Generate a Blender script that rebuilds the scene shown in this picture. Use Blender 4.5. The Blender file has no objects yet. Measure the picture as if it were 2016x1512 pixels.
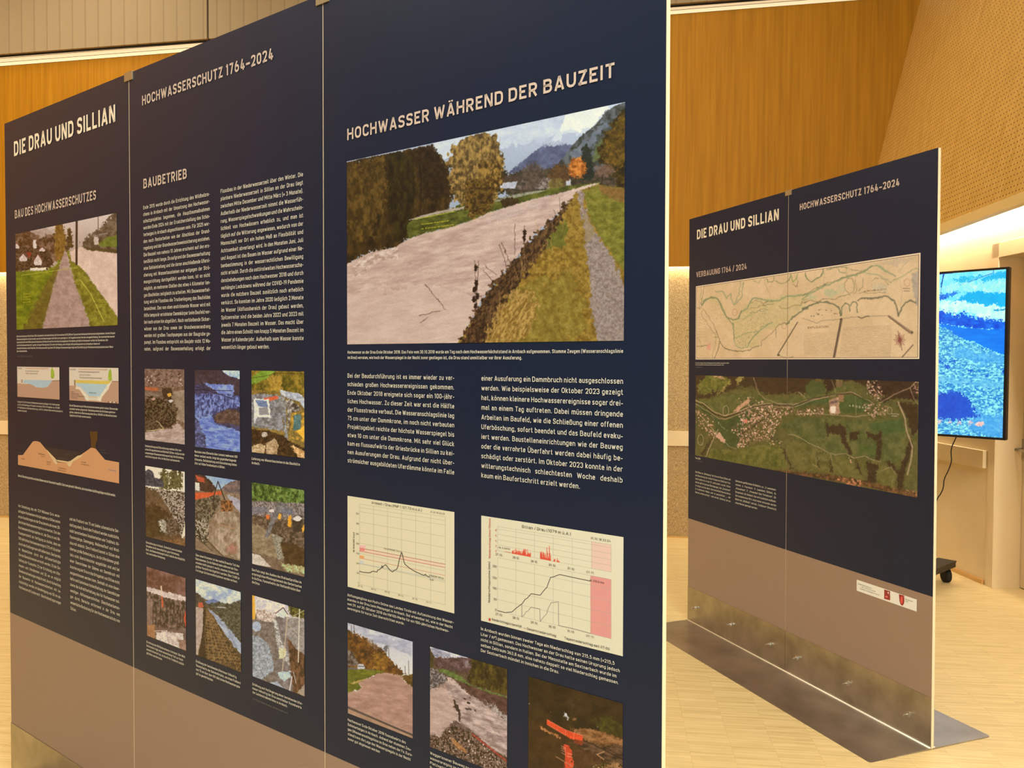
import bpy, bmesh, math, random
import numpy as np
from mathutils import Matrix, Vector
random.seed(7); rng = np.random.RandomState(11)
scene = bpy.context.scene
COL = scene.collection

# ------------------------------------------------------------------ camera
F, PITCH, ROLL = 1621.6, .02631, .00541        # focal length in pixels of the 2016x1512 frame
CAM = np.array([0., 0., 1.5])
cp, sp_, cr, sr = math.cos(PITCH), math.sin(PITCH), math.cos(ROLL), math.sin(ROLL)
fwd = np.array([0, cp, -sp_]); up0 = np.array([0, sp_, cp]); X0 = np.array([1., 0, 0])
right = cr * X0 + sr * up0
upv = -sr * X0 + cr * up0
cam_d = bpy.data.cameras.new('camera'); cam = bpy.data.objects.new('camera', cam_d); COL.objects.link(cam)
cam_d.sensor_width = 36; cam_d.lens = F / 2016 * 36; cam_d.clip_start = .05; cam_d.clip_end = 100
cam.matrix_world = Matrix([[right[i], upv[i], -fwd[i], CAM[i]] for i in range(3)] + [[0, 0, 0, 1]])
scene.camera = cam

# ------------------------------------------------------------------ world, lights, exposure
w = bpy.data.worlds.new('world'); scene.world = w; w.use_nodes = True
w.node_tree.nodes['Background'].inputs[0].default_value = (1, .8, .6, 1)
w.node_tree.nodes['Background'].inputs[1].default_value = .02
vs = scene.view_settings
vs.view_transform = 'Standard'; vs.look = 'None'; vs.gamma = 1; vs.exposure = EXPOSURE = .1
vs.use_curve_mapping = False
def area(name, loc, target, sx, sy, power, color, spread=180):
    l = bpy.data.lights.new(name, 'AREA'); l.shape = 'RECTANGLE'; l.size = sx; l.size_y = sy
    l.energy = power; l.color = color; l.spread = math.radians(spread)
    o = bpy.data.objects.new(name, l); COL.objects.link(o); o.location = loc
    d = Vector(target) - Vector(loc)
    o.rotation_euler = d.to_track_quat('-Z', 'Y').to_euler()
    return o
WARM = (1, .89, .68); NEUT = (.92, 1.0, .95); COOL = (.78, .90, 1.0)
area('ceiling_lamp', (-3.2, 2.2, 5.2), (-3.0, 2.6, 0), 3.0, 3.0, 120, WARM)
area('ceiling_lamp', (-4.0, 5.6, 5.2), (-3.8, 5.6, 0), 3.0, 2.0, 80, WARM)
area('ceiling_lamp', (.6, 5.2, 5.2), (.6, 5.2, 0), 2.6, 1.6, 42, WARM)
area('ceiling_lamp', (1.3, -1.8, 4.9), (-.2, 1.6, .6), 2.2, 2.0, 330, NEUT)
area('cool_fill', (2.6, -2.8, 2.3), (.3, 2.4, 1.6), 1.6, 2.2, 90, COOL)  # unseen fill light, added to cool the right-hand board
area('left_wall_fill', (-5.9, 4.2, 5.0), (-6.9, 4.4, 2.4), 3.4, .4, 75, WARM)  # added out of view; the lit wall gives the left boards warm glare

# ------------------------------------------------------------------ pixel <-> place helpers
def ray(x, y):
    dx, dy = x - 1008, y - 756
    u = dx * cr + dy * sr; v = -dx * sr + dy * cr
    return np.array([u / F, cp - v / F * sp_, -sp_ - v / F * cp])
def on_plane(x, y, P, n):
    P = np.array(P, float); n = np.array(n, float); d = ray(x, y)
    return CAM + d * ((P - CAM) @ n) / (d @ n)
def project(P):
    Q = P - CAM
    f_ = Q @ fwd; return 1008 + F * (Q @ right) / f_, 756 - F * (Q @ upv) / f_

# ------------------------------------------------------------------ object helpers
def tag(o, label=None, cat=None, group=None, kind=None):
    for k, v in (('label', label), ('category', cat), ('group', group), ('kind', kind)):
        if v: o[k] = v
    return o
def empty(name, loc=(0, 0, 0), label=None, cat=None, group=None):
    o = bpy.data.objects.new(name, None); COL.objects.link(o); o.location = loc
    return tag(o, label, cat, group)
def obj(name, verts, faces, mats, parent=None, mi=None, smooth=False, uv=None):
    me = bpy.data.meshes.new(name)
    me.from_pydata([tuple(map(float, v)) for v in verts], [], faces)
    for m in (mats if isinstance(mats, (list, tuple)) else [mats]): me.materials.append(m)
    if mi is not None: me.polygons.foreach_set('material_index', mi)
    if smooth: me.polygons.foreach_set('use_smooth', [True] * len(me.polygons))
    if uv is not None:
        l = me.uv_layers.new(name='UVMap'); l.data.foreach_set('uv', np.array(uv, float).ravel())
    me.update()
    o = bpy.data.objects.new(name, me); COL.objects.link(o)
    if parent is not None:
        o.parent = parent
        pw = world_loc(parent); o.location = (0, 0, 0)
        # children are written in world coordinates; shift their mesh to the parent's origin
        me.transform(Matrix.Translation(-Vector(pw)))
    return o
def world_loc(o):
    p = Vector((0, 0, 0))
    while o is not None: p += o.location; o = o.parent
    return p
class MB:
    def __init__(s): s.v = []; s.f = []; s.m = []
    def add(s, v, f, m=0):
        b = len(s.v); s.v += [tuple(map(float, q)) for q in v]; s.f += [[b + i for i in q] for q in f]; s.m += [m] * len(f); return s
    def hexa(s, c, m=0):     # 8 corners: bottom ring then top ring
        return s.add(c, [(3, 2, 1, 0), (4, 5, 6, 7), (0, 1, 5, 4), (1, 2, 6, 5), (2, 3, 7, 6), (3, 0, 4, 7)], m)
    def box(s, o, a, b, c, m=0):   # origin corner and three edge vectors
        o, a, b, c = map(lambda q: np.array(q, float), (o, a, b, c))
        return s.hexa([o, o + a, o + a + b, o + b, o + c, o + a + c, o + a + b + c, o + b + c], m)
    def cyl(s, p, q, r, r2=None, n=12, m=0):
        p = np.array(p, float); q = np.array(q, float); r2 = r if r2 is None else r2
        d = (q - p) / np.linalg.norm(q - p); a = np.cross(d, [0, 0, 1.] if abs(d[2]) < .9 else [1., 0, 0]); a /= np.linalg.norm(a); b = np.cross(d, a)
        v = []
        for c, rr in ((p, r), (q, r2)):
            v += [c + rr * (math.cos(t) * a + math.sin(t) * b) for t in np.arange(n) * 2 * math.pi / n]
        f = [(i, (i + 1) % n, n + (i + 1) % n, n + i) for i in range(n)] + [tuple(range(n))[::-1], tuple(range(n, 2 * n))]
        return s.add(v, f, m)
    def build(s, name, mats, parent=None, smooth=False, bevel=0):
        o = obj(name, s.v, s.f, mats, parent, s.m, smooth)
        bm = bmesh.new(); bm.from_mesh(o.data); bmesh.ops.recalc_face_normals(bm, faces=bm.faces)
        if bevel: bmesh.ops.bevel(bm, geom=bm.edges[:], offset=bevel, segments=2, affect='EDGES')
        bm.to_mesh(o.data); bm.free()
        return o

# ------------------------------------------------------------------ materials
def lin(c):
    if isinstance(c, str): c = [int(c[i:i + 2], 16) / 255 for i in (1, 3, 5)]
    return tuple((x / 12.92 if x <= .04045 else ((x + .055) / 1.055) ** 2.4) for x in c)
def mat(name, color, rough=.6, metal=0, spec=.5, emit=None, es=1):
    m = bpy.data.materials.new(name); m.use_nodes = True
    b = m.node_tree.nodes['Principled BSDF']
    b.inputs['Base Color'].default_value = (*lin(color), 1); b.inputs['Roughness'].default_value = rough
    b.inputs['Metallic'].default_value = metal; b.inputs['Specular IOR Level'].default_value = spec
    if emit: b.inputs['Emission Color'].default_value = (*lin(emit), 1); b.inputs['Emission Strength'].default_value = es
    return m
def N(m, t, **kw):
    n = m.node_tree.nodes.new(t)
    for k, v in kw.items():
        if k.startswith('i_'): n.inputs[k[2:].replace('_', ' ')].default_value = v
        else: setattr(n, k, v)
    return n
def L(m, a, b): m.node_tree.links.new(a, b)
def ramp(m, fac, stops):
    r = N(m, 'ShaderNodeValToRGB'); L(m, fac, r.inputs[0])
    while len(r.color_ramp.elements) < len(stops): r.color_ramp.elements.new(.5)
    for e, (p, c) in zip(r.color_ramp.elements, stops): e.position = p; e.color = (*lin(c), 1)
    return r.outputs[0]
def bsdf(m): return m.node_tree.nodes['Principled BSDF']
def noisy(name, stops, scale=(1, 1, 1), ns=5, detail=6, rough=.6, bump=0, spec=.5, metal=0, coord='Object', dist=0):
    m = mat(name, '#808080', rough, metal, spec)
    tc = N(m, 'ShaderNodeTexCoord'); mp = N(m, 'ShaderNodeMapping'); mp.inputs['Scale'].default_value = scale
    L(m, tc.outputs[coord], mp.inputs[0])
    n = N(m, 'ShaderNodeTexNoise'); n.inputs['Scale'].default_value = ns; n.inputs['Detail'].default_value = detail; n.inputs['Distortion'].default_value = dist
    L(m, mp.outputs[0], n.inputs['Vector'])
    L(m, ramp(m, n.outputs[0], stops), bsdf(m).inputs['Base Color'])
    if bump:
        b = N(m, 'ShaderNodeBump'); b.inputs['Strength'].default_value = bump; b.inputs['Distance'].default_value = .01
        L(m, n.outputs[0], b.inputs['Height']); L(m, b.outputs[0], bsdf(m).inputs['Normal'])
    return m

NAVY = noisy('navy_print', [(.3, (.088, .135, .235)), (.7, (.10, .15, .255))], ns=900, detail=2, rough=.38, spec=.3)
BAND = noisy('taupe_print', [(.3, (.60, .515, .455)), (.7, (.63, .54, .475))], ns=700, detail=2, rough=.45, spec=.3)
EDGE = mat('board_edge', (.90, .83, .70), .7)
CREAM = mat('cream_ink', (.90, .90, .865), .5)
WHITEI = mat('white_ink', (.97, .94, .87), .5)
PINK = mat('pale_rose_ink', (.82, .755, .72), .5)
DIM = mat('grey_ink', (.42, .42, .44), .5)
BLACK = mat('black_ink', (.10, .09, .09), .5)
RED = mat('red_ink', (.78, .22, .16), .5)
YEL = mat('yellow_ink', (.80, .80, .25), .5)
BLUEI = mat('blue_ink', (.45, .50, .75), .5)
# ------------------------------------------------------------------ lettering: glyph cache of the built-in font
XH, DE = .73, -.24          # x-height and descender; capitals are 1 high
def up_(x): return [(0, x)]
U_ = lambda w, y=1.0: [(0, [(0, y), (0, 0, .3), (w, 0, .3), (w, y)])]
bowl = lambda w: (1, [(0, 0, .1), (w, 0, .22), (w, XH, .22), (0, XH, .1)])
bowr = lambda w: (1, [(w, 0, .1), (0, 0, .22), (0, XH, .22), (w, XH, .1)])
dots = lambda c, y: [(0, [(c - .13, y), (c - .13, y + .12)]), (0, [(c + .13, y), (c + .13, y + .12)])]
GL = {   # a narrow grotesque drawn as centre lines: (width, [(closed, [(x, y, corner radius), ...])])
 'A': (.66, [(0, [(0, 0), (.33, 1), (.66, 0)]), (0, [(.1, .27), (.56, .27)])]),
 'B': (.6, [(1, [(0, 0), (.6, 0, .22), (.6, .53, .22), (0, .53)]), (1, [(0, .53), (.56, .53, .2), (.56, 1, .2), (0, 1)])]),
 'C': (.58, [(0, [(.58, .7), (.58, 1, .28), (0, 1, .28), (0, 0, .28), (.58, 0, .28), (.58, .3)])]),
 'D': (.62, [(1, [(0, 0), (.62, 0, .3), (.62, 1, .3), (0, 1)])]),
 'E': (.52, [(0, [(.52, 1), (0, 1), (0, 0), (.52, 0)]), (0, [(0, .52), (.47, .52)])]),
 'F': (.5, [(0, [(.5, 1), (0, 1), (0, 0)]), (0, [(0, .5), (.45, .5)])]),
 'G': (.6, [(0, [(.6, .72), (.6, 1, .28), (0, 1, .28), (0, 0, .28), (.6, 0, .28), (.6, .5), (.34, .5)])]),
 'H': (.62, [(0, [(0, 0), (0, 1)]), (0, [(.62, 0), (.62, 1)]), (0, [(0, .52), (.62, .52)])]),
 'I': (.16, [(0, [(.08, 0), (.08, 1)])]), 'J': (.46, [(0, [(.46, 1), (.46, 0, .24), (0, 0, .24), (0, .26)])]),
 'K': (.6, [(0, [(0, 0), (0, 1)]), (0, [(.58, 1), (.04, .42)]), (0, [(.2, .58), (.6, 0)])]),
 'L': (.5, [(0, [(0, 1), (0, 0), (.5, 0)])]), 'M': (.76, [(0, [(0, 0), (0, 1)]), (0, [(0, 1), (.38, .25), (.76, 1)]), (0, [(.76, 1), (.76, 0)])]),
 'N': (.62, [(0, [(0, 0), (0, 1)]), (0, [(.02, 1), (.6, 0)]), (0, [(.62, 0), (.62, 1)])]),
 'O': (.62, [(1, [(0, 0, .3), (.62, 0, .3), (.62, 1, .3), (0, 1, .3)])]), 'P': (.58, [(0, [(0, 0), (0, 1), (.58, 1, .25), (.58, .45, .25), (0, .45)])]),
 'Q': (.62, [(1, [(0, 0, .3), (.62, 0, .3), (.62, 1, .3), (0, 1, .3)]), (0, [(.34, .26), (.66, -.06)])]),
 'R': (.6, [(0, [(0, 0), (0, 1), (.58, 1, .25), (.58, .45, .25), (0, .45)]), (0, [(.3, .45), (.6, 0)])]),
 'S': (.56, [(0, [(.56, .74), (.56, 1, .24), (0, 1, .24), (0, .53, .2), (.56, .49, .2), (.56, 0, .24), (0, 0, .24), (0, .26)])]),
 'T': (.56, [(0, [(0, 1), (.56, 1)]), (0, [(.28, 0), (.28, 1)])]), 'U': (.62, U_(.62)), 'V': (.62, [(0, [(0, 1), (.31, 0), (.62, 1)])]),
 'W': (.92, [(0, [(0, 1), (.23, 0), (.46, .92), (.69, 0), (.92, 1)])]), 'X': (.6, [(0, [(0, 0), (.6, 1)]), (0, [(0, 1), (.6, 0)])]),
 'Y': (.6, [(0, [(0, 1), (.3, .44), (.6, 1)]), (0, [(.3, .48), (.3, 0)])]), 'Z': (.56, [(0, [(0, 1), (.56, 1), (0, 0), (.56, 0)])]),
 'a': (.47, [(0, [(.03, .58), (.03, XH, .15), (.47, XH, .2), (.47, 0)]), (1, [(.47, .43), (0, .43, .17), (0, 0, .17), (.47, 0, .12)])]),
 'b': (.5, [(0, [(0, 1), (0, 0)]), bowl(.5)]), 'c': (.44, [(0, [(.44, .52), (.44, XH, .2), (0, XH, .22), (0, 0, .22), (.44, 0, .2), (.44, .21)])]),
 'd': (.5, [(0, [(.5, 1), (.5, 0)]), bowr(.5)]), 'e': (.48, [(0, [(0, .37), (.48, .37), (.48, XH, .22), (0, XH, .22), (0, 0, .22), (.46, 0, .18), (.46, .17)])]),
 'f': (.32, [(0, [(.33, 1), (.1, 1, .14), (.1, 0)]), (0, [(0, XH), (.31, XH)])]),
 'g': (.5, [bowr(.5), (0, [(.5, XH), (.5, DE, .2), (.04, DE, .14), (.04, -.1)])]), 'h': (.5, [(0, [(0, 1), (0, 0)]), (0, [(0, XH), (.5, XH, .2), (.5, 0)])]),
 'i': (.16, [(0, [(.08, 0), (.08, XH)]), (0, [(.08, .88), (.08, 1)])]), 'j': (.2, [(0, [(.13, XH), (.13, DE, .12), (-.02, DE)]), (0, [(.13, .88), (.13, 1)])]),
 'k': (.48, [(0, [(0, 1), (0, 0)]), (0, [(.46, XH), (.03, .3)]), (0, [(.16, .44), (.48, 0)])]), 'l': (.22, [(0, [(.08, 1), (.08, 0, .1), (.23, 0)])]),
 'm': (.8, [(0, [(0, XH), (0, 0)]), (0, [(0, XH), (.4, XH, .18), (.4, 0)]), (0, [(.4, XH), (.8, XH, .18), (.8, 0)])]),
 'n': (.49, [(0, [(0, XH), (0, 0)]), (0, [(0, XH), (.49, XH, .2), (.49, 0)])]), 'o': (.5, [(1, [(0, 0, .23), (.5, 0, .23), (.5, XH, .23), (0, XH, .23)])]),
 'p': (.5, [(0, [(0, XH), (0, DE)]), bowl(.5)]), 'q': (.5, [(0, [(.5, XH), (.5, DE)]), bowr(.5)]), 'r': (.33, [(0, [(0, XH), (0, 0)]), (0, [(0, XH), (.34, XH)])]),
 's': (.43, [(0, [(.43, .57), (.43, XH, .16), (0, XH, .16), (0, .4, .13), (.43, .34, .13), (.43, 0, .16), (0, 0, .16), (0, .16)])]),
 't': (.33, [(0, [(.1, .94), (.1, 0, .14), (.34, 0)]), (0, [(0, XH), (.32, XH)])]), 'u': (.49, [(0, [(0, XH), (0, 0, .2), (.49, 0)]), (0, [(.49, XH), (.49, 0)])]),
 'v': (.46, [(0, [(0, XH), (.23, 0), (.46, XH)])]), 'w': (.72, [(0, [(0, XH), (.18, 0), (.36, .66), (.54, 0), (.72, XH)])]), 'x': (.46, [(0, [(0, 0), (.46, XH)]), (0, [(0, XH), (.46, 0)])]),
 'y': (.47, [(0, [(0, XH), (.25, .02)]), (0, [(.47, XH), (.16, DE)])]), 'z': (.42, [(0, [(0, XH), (.42, XH), (0, 0), (.42, 0)])]),
 'ß': (.52, [(0, [(0, 0), (0, 1, .22), (.46, 1, .2), (.46, .56, .14), (.2, .56)]), (0, [(.2, .56), (.52, .56, .18), (.52, 0, .2), (.16, 0)])]),
 '0': (.56, [(1, [(0, 0, .27), (.56, 0, .27), (.56, 1, .27), (0, 1, .27)])]), '1': (.34, [(0, [(0, .78), (.26, 1), (.26, 0)])]),
 '2': (.54, [(0, [(0, .72), (0, 1, .25), (.54, 1, .25), (.54, .58, .14), (0, 0), (.54, 0)])]),
 '3': (.54, [(0, [(0, .76), (0, 1, .22), (.52, 1, .22), (.52, .53, .18), (.2, .53)]), (0, [(.2, .53), (.54, .53, .2), (.54, 0, .24), (0, 0, .24), (0, .24)])]),
 '4': (.58, [(0, [(.42, 0), (.42, .6)]), (0, [(.28, 1), (.02, .24), (.58, .24)])]), '5': (.54, [(0, [(.5, 1), (.04, 1), (.03, .6), (.54, .62, .24), (.54, 0, .24), (0, 0, .22), (0, .2)])]),
 '6': (.56, [(1, [(0, 0, .25), (.56, 0, .25), (.56, .6, .25), (0, .6, .25)]), (0, [(0, .35), (.02, .62), (.32, 1)])]), '7': (.52, [(0, [(0, 1), (.52, 1), (.18, 0)])]),
 '8': (.56, [(1, [(0, 0, .24), (.56, 0, .24), (.56, .53, .22), (0, .53, .22)]), (1, [(.03, .53, .2), (.53, .53, .2), (.53, 1, .22), (.03, 1, .22)])]),
 '9': (.56, [(1, [(0, .4, .25), (.56, .4, .25), (.56, 1, .25), (0, 1, .25)]), (0, [(.56, .65), (.54, .38), (.24, 0)])]),
 '.': (.16, [(0, [(.08, 0), (.08, .15)])]), ',': (.16, [(0, [(.11, .15), (.04, -.13)])]), ':': (.16, [(0, [(.08, .08), (.08, .23)]), (0, [(.08, .5), (.08, .65)])]),
 ';': (.16, [(0, [(.11, .15), (.04, -.13)]), (0, [(.09, .5), (.09, .65)])]), '-': (.3, [(0, [(0, .38), (.3, .38)])]), '–': (.5, [(0, [(0, .4), (.5, .4)])]), '—': (.9, [(0, [(0, .36), (.9, .36)])]),
 '/': (.42, [(0, [(0, -.06), (.42, 1.04)])]), '(': (.22, [(0, [(.22, 1.08), (.03, .8), (.03, .12), (.22, -.16)])]), ')': (.22, [(0, [(0, 1.08), (.19, .8), (.19, .12), (0, -.16)])]),
 '=': (.5, [(0, [(0, .27), (.5, .27)]), (0, [(0, .52), (.5, .52)])]), '„': (.34, [(0, [(.13, .12), (.05, -.13)]), (0, [(.32, .12), (.24, -.13)])]),
 '“': (.34, [(0, [(.05, .75), (.13, 1)]), (0, [(.24, .75), (.32, 1)])]), '²': (.3, [(0, [(0, .9), (0, 1.0, .1), (.28, 1.0, .1), (.28, .82), (0, .58), (.3, .58)])]), '³': (.3, [(0, [(0, 1), (.28, 1), (.12, .84), (.28, .8), (.28, .58), (0, .58)])]),
}
for lo, c_ in (('ä', 'a'), ('ö', 'o'), ('ü', 'u')): GL[lo] = (GL[c_][0], GL[c_][1] + dots(GL[c_][0] / 2, .88))
for lo, c_ in (('Ä', 'A'), ('Ö', 'O'), ('Ü', 'U')): GL[lo] = (GL[c_][0], GL[c_][1] + dots(GL[c_][0] / 2, 1.1))
SB, SPACE, CAPH = .085, .27, 1.0
GC = {}
def glyph(ch, xs, t):
    """flat ribbon mesh of one letter at capital height 1, squeezed to xs, strokes t thick"""
    k = (ch, round(xs, 2), t)
    if k in GC: return GC[k]
    w, strokes = GL.get(ch, GL['-']); Wd = w * xs; V = []; Q = []
    fx = lambda x: t * .46 + (x / w) * (Wd - t * .92)
    def fy(y): return {0: t * .5, XH: XH - t * .5, 1: 1 - t * .5, DE: DE + t * .5}.get(y, y)
    todo = []
    for closed, pts in strokes:      # split at sharp corners, they get butted strokes instead of a mitre
        if closed: todo.append((closed, pts)); continue
        cur = [pts[0]]
        for i in range(1, len(pts)):
            cur.append(pts[i])
            if i < len(pts) - 1 and len(pts[i]) == 2:
                a_ = ((pts[i-1][0] - pts[i][0]) * xs, pts[i-1][1] - pts[i][1]); b_ = ((pts[i+1][0] - pts[i][0]) * xs, pts[i+1][1] - pts[i][1])
                if (a_[0] * b_[0] + a_[1] * b_[1]) / (math.hypot(*a_) * math.hypot(*b_)) > .35: todo.append((0, cur)); cur = [pts[i]]
        todo.append((0, cur))
    for closed, pts in todo:
        raw = [(p[0], p[1], p[2] if len(p) > 2 else 0) for p in pts]; n = len(raw); P = []
        for i, (x, y, r) in enumerate(raw):
            X, Y = fx(x), fy(y)
            if not closed and i in (0, n - 1):
                o = raw[1] if i == 0 else raw[-2]
                if abs(o[1] - y) < 1e-6: X = x * xs if x in (0, w) or x > w else X
                else: Y = y
            P.append((X, Y, r))
        out = []
        for i, (x, y, r) in enumerate(P):
            if r == 0: out.append((x, y)); continue
            a = P[i - 1]; b = P[(i + 1) % n]
            def off_(q):
                dx, dy = q[0] - x, q[1] - y; l_ = math.hypot(dx, dy); ux, uy = dx / l_, dy / l_
                d = min(r * (abs(ux) * xs + abs(uy)), l_ * .5); return x + ux * d, y + uy * d
            A_, B_ = off_(a), off_(b)
            for s_ in (0, .3, .7, 1):
                c0, c1 = .25, .75
                out.append((A_[0] * (1 - s_) ** 2 + 2 * s_ * (1 - s_) * x + B_[0] * s_ ** 2, A_[1] * (1 - s_) ** 2 + 2 * s_ * (1 - s_) * y + B_[1] * s_ ** 2))
        o2 = [out[0]]
        for p in out[1:]:
            if math.hypot(p[0] - o2[-1][0], p[1] - o2[-1][1]) > 1e-4: o2.append(p)
        if closed and math.hypot(o2[0][0] - o2[-1][0], o2[0][1] - o2[-1][1]) < 1e-4: o2.pop()
        m = len(o2); b0 = len(V)
        for i, (x, y) in enumerate(o2):
            pa = o2[i - 1] if (closed or i) else None; pb = o2[(i + 1) % m] if (closed or i < m - 1) else None
            ns = []
            for u_, v_ in ((pa, (x, y)), ((x, y), pb)):
                if u_ is None or v_ is None: continue
                dx, dy = v_[0] - u_[0], v_[1] - u_[1]; l_ = math.hypot(dx, dy); ns.append((-dy / l_, dx / l_))
            nx = sum(q[0] for q in ns) / len(ns); ny = sum(q[1] for q in ns) / len(ns); q2 = nx * nx + ny * ny
            sc = min(1 / max(q2, .12), 2.6); V += [(x + nx * sc * t / 2, y + ny * sc * t / 2), (x - nx * sc * t / 2, y - ny * sc * t / 2)]
        for i in range(m if closed else m - 1): j = (i + 1) % m; Q.append((b0 + 2 * i, b0 + 2 * i + 1, b0 + 2 * j + 1, b0 + 2 * j))
    GC[k] = (np.array(V), Q); return GC[k]
def adv(ch): return SPACE if ch == ' ' else GL.get(ch, GL['-'])[0] + 2 * SB
def natural(t, off): return sum(adv(c) for c in t) - 2 * SB

class Panel:
    """a display wall plane: s metres along, h metres up, d metres out of its front face"""
    def __init__(s, O, yaw, lean, shear):
        s.O = np.array([O[0], O[1], 0.]); s.d = np.array([math.cos(yaw), math.sin(yaw), 0])
        s.k = np.array([-lean * math.sin(yaw), lean * math.cos(yaw), 1.]) + shear * s.d
        n = np.cross(s.d, s.k); s.n = n / np.linalg.norm(n)
        if s.n @ (CAM - s.O) < 0: s.n = -s.n
    def P(s, a, h, d=0): return s.O + s.d * a + s.k * h + s.n * d
    def px(s, x, y):
        p = on_plane(x, y, s.O, s.n) - s.O
        A = np.array([[s.d @ s.d, s.d @ s.k], [s.d @ s.k, s.k @ s.k]])
        return np.linalg.solve(A, [p @ s.d, p @ s.k])
W_, H_, HN, HM = .85556, 2.32856, .59973, .20395
PA = Panel((-1.78354, 2.91158), -.65283, .00102, -.00465)
PB = Panel((1.03251, 4.769), -1.20827, -.00652, -.00215)

def typeset(name, pan, items, m, parent, off, d=.0013):
    """items: (string, s, h, size, x-scale, extra word space, rotated) -> one flat mesh"""
    V = []; Fc = []; b = 0; t = .115 + off * 2.0
    for it in items:
        tx, s0, h0, sz, xs, ws = it[:6]; rot = len(it) > 6 and it[6]
        x = -SB * xs
        for ch in tx:
            if ch != ' ':
                v, f = glyph(ch, xs, t)
                q = np.stack([(v[:, 0] + x + SB * xs) * sz, v[:, 1] * sz], 1)
                if rot: q = np.stack([-q[:, 1], q[:, 0]], 1)
                q += (s0, h0)
                V.append(pan.O + q[:, :1] * pan.d + q[:, 1:] * pan.k + pan.n * d)
                Fc += [tuple(i + b for i in p) for p in f]; b += len(v)
            x += adv(ch) * xs + (ws / sz if ch == ' ' else 0)
    if not V: return
    return tag(obj(name, np.concatenate(V), Fc, m, parent), kind='stuff' if len(items) > 1 or b > 400 else None)

def heading(pan, parent, text, bl, tp, br, m, off=.022, name='heading'):
    """bl: pixel of left baseline, tp: pixel of the cap top there, br: right baseline pixel"""
    s0, h0 = pan.px(*bl); _, h1 = pan.px(*tp); s1, h2 = pan.px(*br)
    sz = h1 - h0
    xs = (s1 - s0) / (natural(text, off) * sz)
    return typeset(name, pan, [(text, s0, (h0 + h2) / 2, sz, xs, 0)], m, parent, off)

def block(pan, parent, lines, tl, bl, rx, m, cap=.5, off=.008, ref=None, justify=False, name='paragraph', ragged=(), n=None):
    """tl / bl: pixels of the left end of the first and of the last baseline; rx: right pixel of the column or of line `ref`"""
    n = n or len(lines)
    s0, h0 = pan.px(*tl); s0b, h1 = pan.px(*bl); s0 = (s0 + s0b) / 2; s1, _ = pan.px(rx, tl[1])
    step = (h0 - h1) / max(1, n - 1) if n > 1 else None
    if step is None: step = (h0 - h1)
    sz = step * cap / CAPH; cw = s1 - s0
    items = []
    if justify:
        full = [natural(t, off) * sz for i, t in enumerate(lines) if i not in ragged]
        xs = cw / np.median(full) * .985
        for i, t in enumerate(lines):
            x_, ws = xs, 0
            if i not in ragged and t.count(' '):
                ws = (cw - natural(t, off) * sz * xs) / t.count(' ')
                if ws < -.09 * sz: x_ = cw / (natural(t, off) * sz); ws = 0
            elif i not in ragged: x_ = cw / (natural(t, off) * sz)
            items.append((t, s0, h0 - i * step, sz, x_, ws))
    else:
        xs = cw / (natural(lines[ref or 0], off) * sz)
        items = [(t, s0, h0 - i * step, sz, xs, 0) for i, t in enumerate(lines)]
    return typeset(name, pan, items, m, parent, off)
def words(pan, parent, entries, m, off=.008, name='lettering', d=.0013):
    """entries: (text, left baseline px, right px x, cap height px, rotated)"""
    items = []
    for e in entries:
        t, bl, rx, ch = e[:4]; rot = len(e) > 4
        s0, h0 = pan.px(*bl)
        if rot:     # runs upwards: rx is the y pixel of its end
            s1, h1 = pan.px(bl[0], rx); sx, _ = pan.px(bl[0] - ch, bl[1]); sz = (s0 - sx) / CAPH
            items.append((t, s0, h0, sz, (h1 - h0) / (natural(t, off) * sz), 0, True))
        else:
            s1, _ = pan.px(rx, bl[1]); _, h1 = pan.px(bl[0], bl[1] - ch); sz = (h1 - h0) / CAPH
            items.append((t, s0, h0, sz, (s1 - s0) / (natural(t, off) * sz), 0))
    return typeset(name, pan, items, m, parent, off, d)

# ------------------------------------------------------------------ printed pictures, painted procedurally
TAB = rng.rand(256, 256)
def vn(x, y, sd=0):
    xi = np.floor(x).astype(int); yi = np.floor(y).astype(int); fx = x - xi; fy = y - yi
    fx = fx * fx * (3 - 2 * fx); fy = fy * fy * (3 - 2 * fy)
    g = lambda a, b: TAB[(a + sd * 37) & 255, (b + sd * 91) & 255]
    return (g(xi, yi) * (1 - fx) + g(xi + 1, yi) * fx) * (1 - fy) + (g(xi, yi + 1) * (1 - fx) + g(xi + 1, yi + 1) * fx) * fy
def fbm(x, y, sd=0, o=4):
    a = .5; r = 0; t = 0
    for i in range(o): r = r + a * vn(x * 2 ** i, y * 2 ** i, sd + i); t += a; a *= .72
    return r / t
def cells(x, y, sd=0):
    xi = np.floor(x).astype(int); yi = np.floor(y).astype(int); best = np.full(x.shape, 9.); sec = best.copy(); val = np.zeros(x.shape)
    for i in (-1, 0, 1):
        for j in (-1, 0, 1):
            a = xi + i; b = yi + j
            px = a + TAB[(a + sd) & 255, b & 255]; py = b + TAB[(a + 17) & 255, (b + 5 + sd) & 255]
            dd = np.hypot(px - x, py - y); v = TAB[(a * 3 + sd) & 255, (b * 7) & 255]
            nb = dd < best; sec = np.where(nb, best, np.minimum(sec, dd)); val = np.where(nb, v, val); best = np.where(nb, dd, best)
    return val * .75 + .25 * np.clip((sec - best) * 3, 0, 1) - .25 * (sec - best < .12)
def hx(c): return np.array([int(c[i:i + 2], 16) / 255 for i in (1, 3, 5)])
def tolin(a): return np.where(a <= .04045, a / 12.92, ((a + .055) / 1.055) ** 2.4)
def tosrgb(a): a = np.clip(a, 0, 1); return np.where(a <= .0031308, a * 12.92, 1.055 * a ** (1 / 2.4) - .055)

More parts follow.
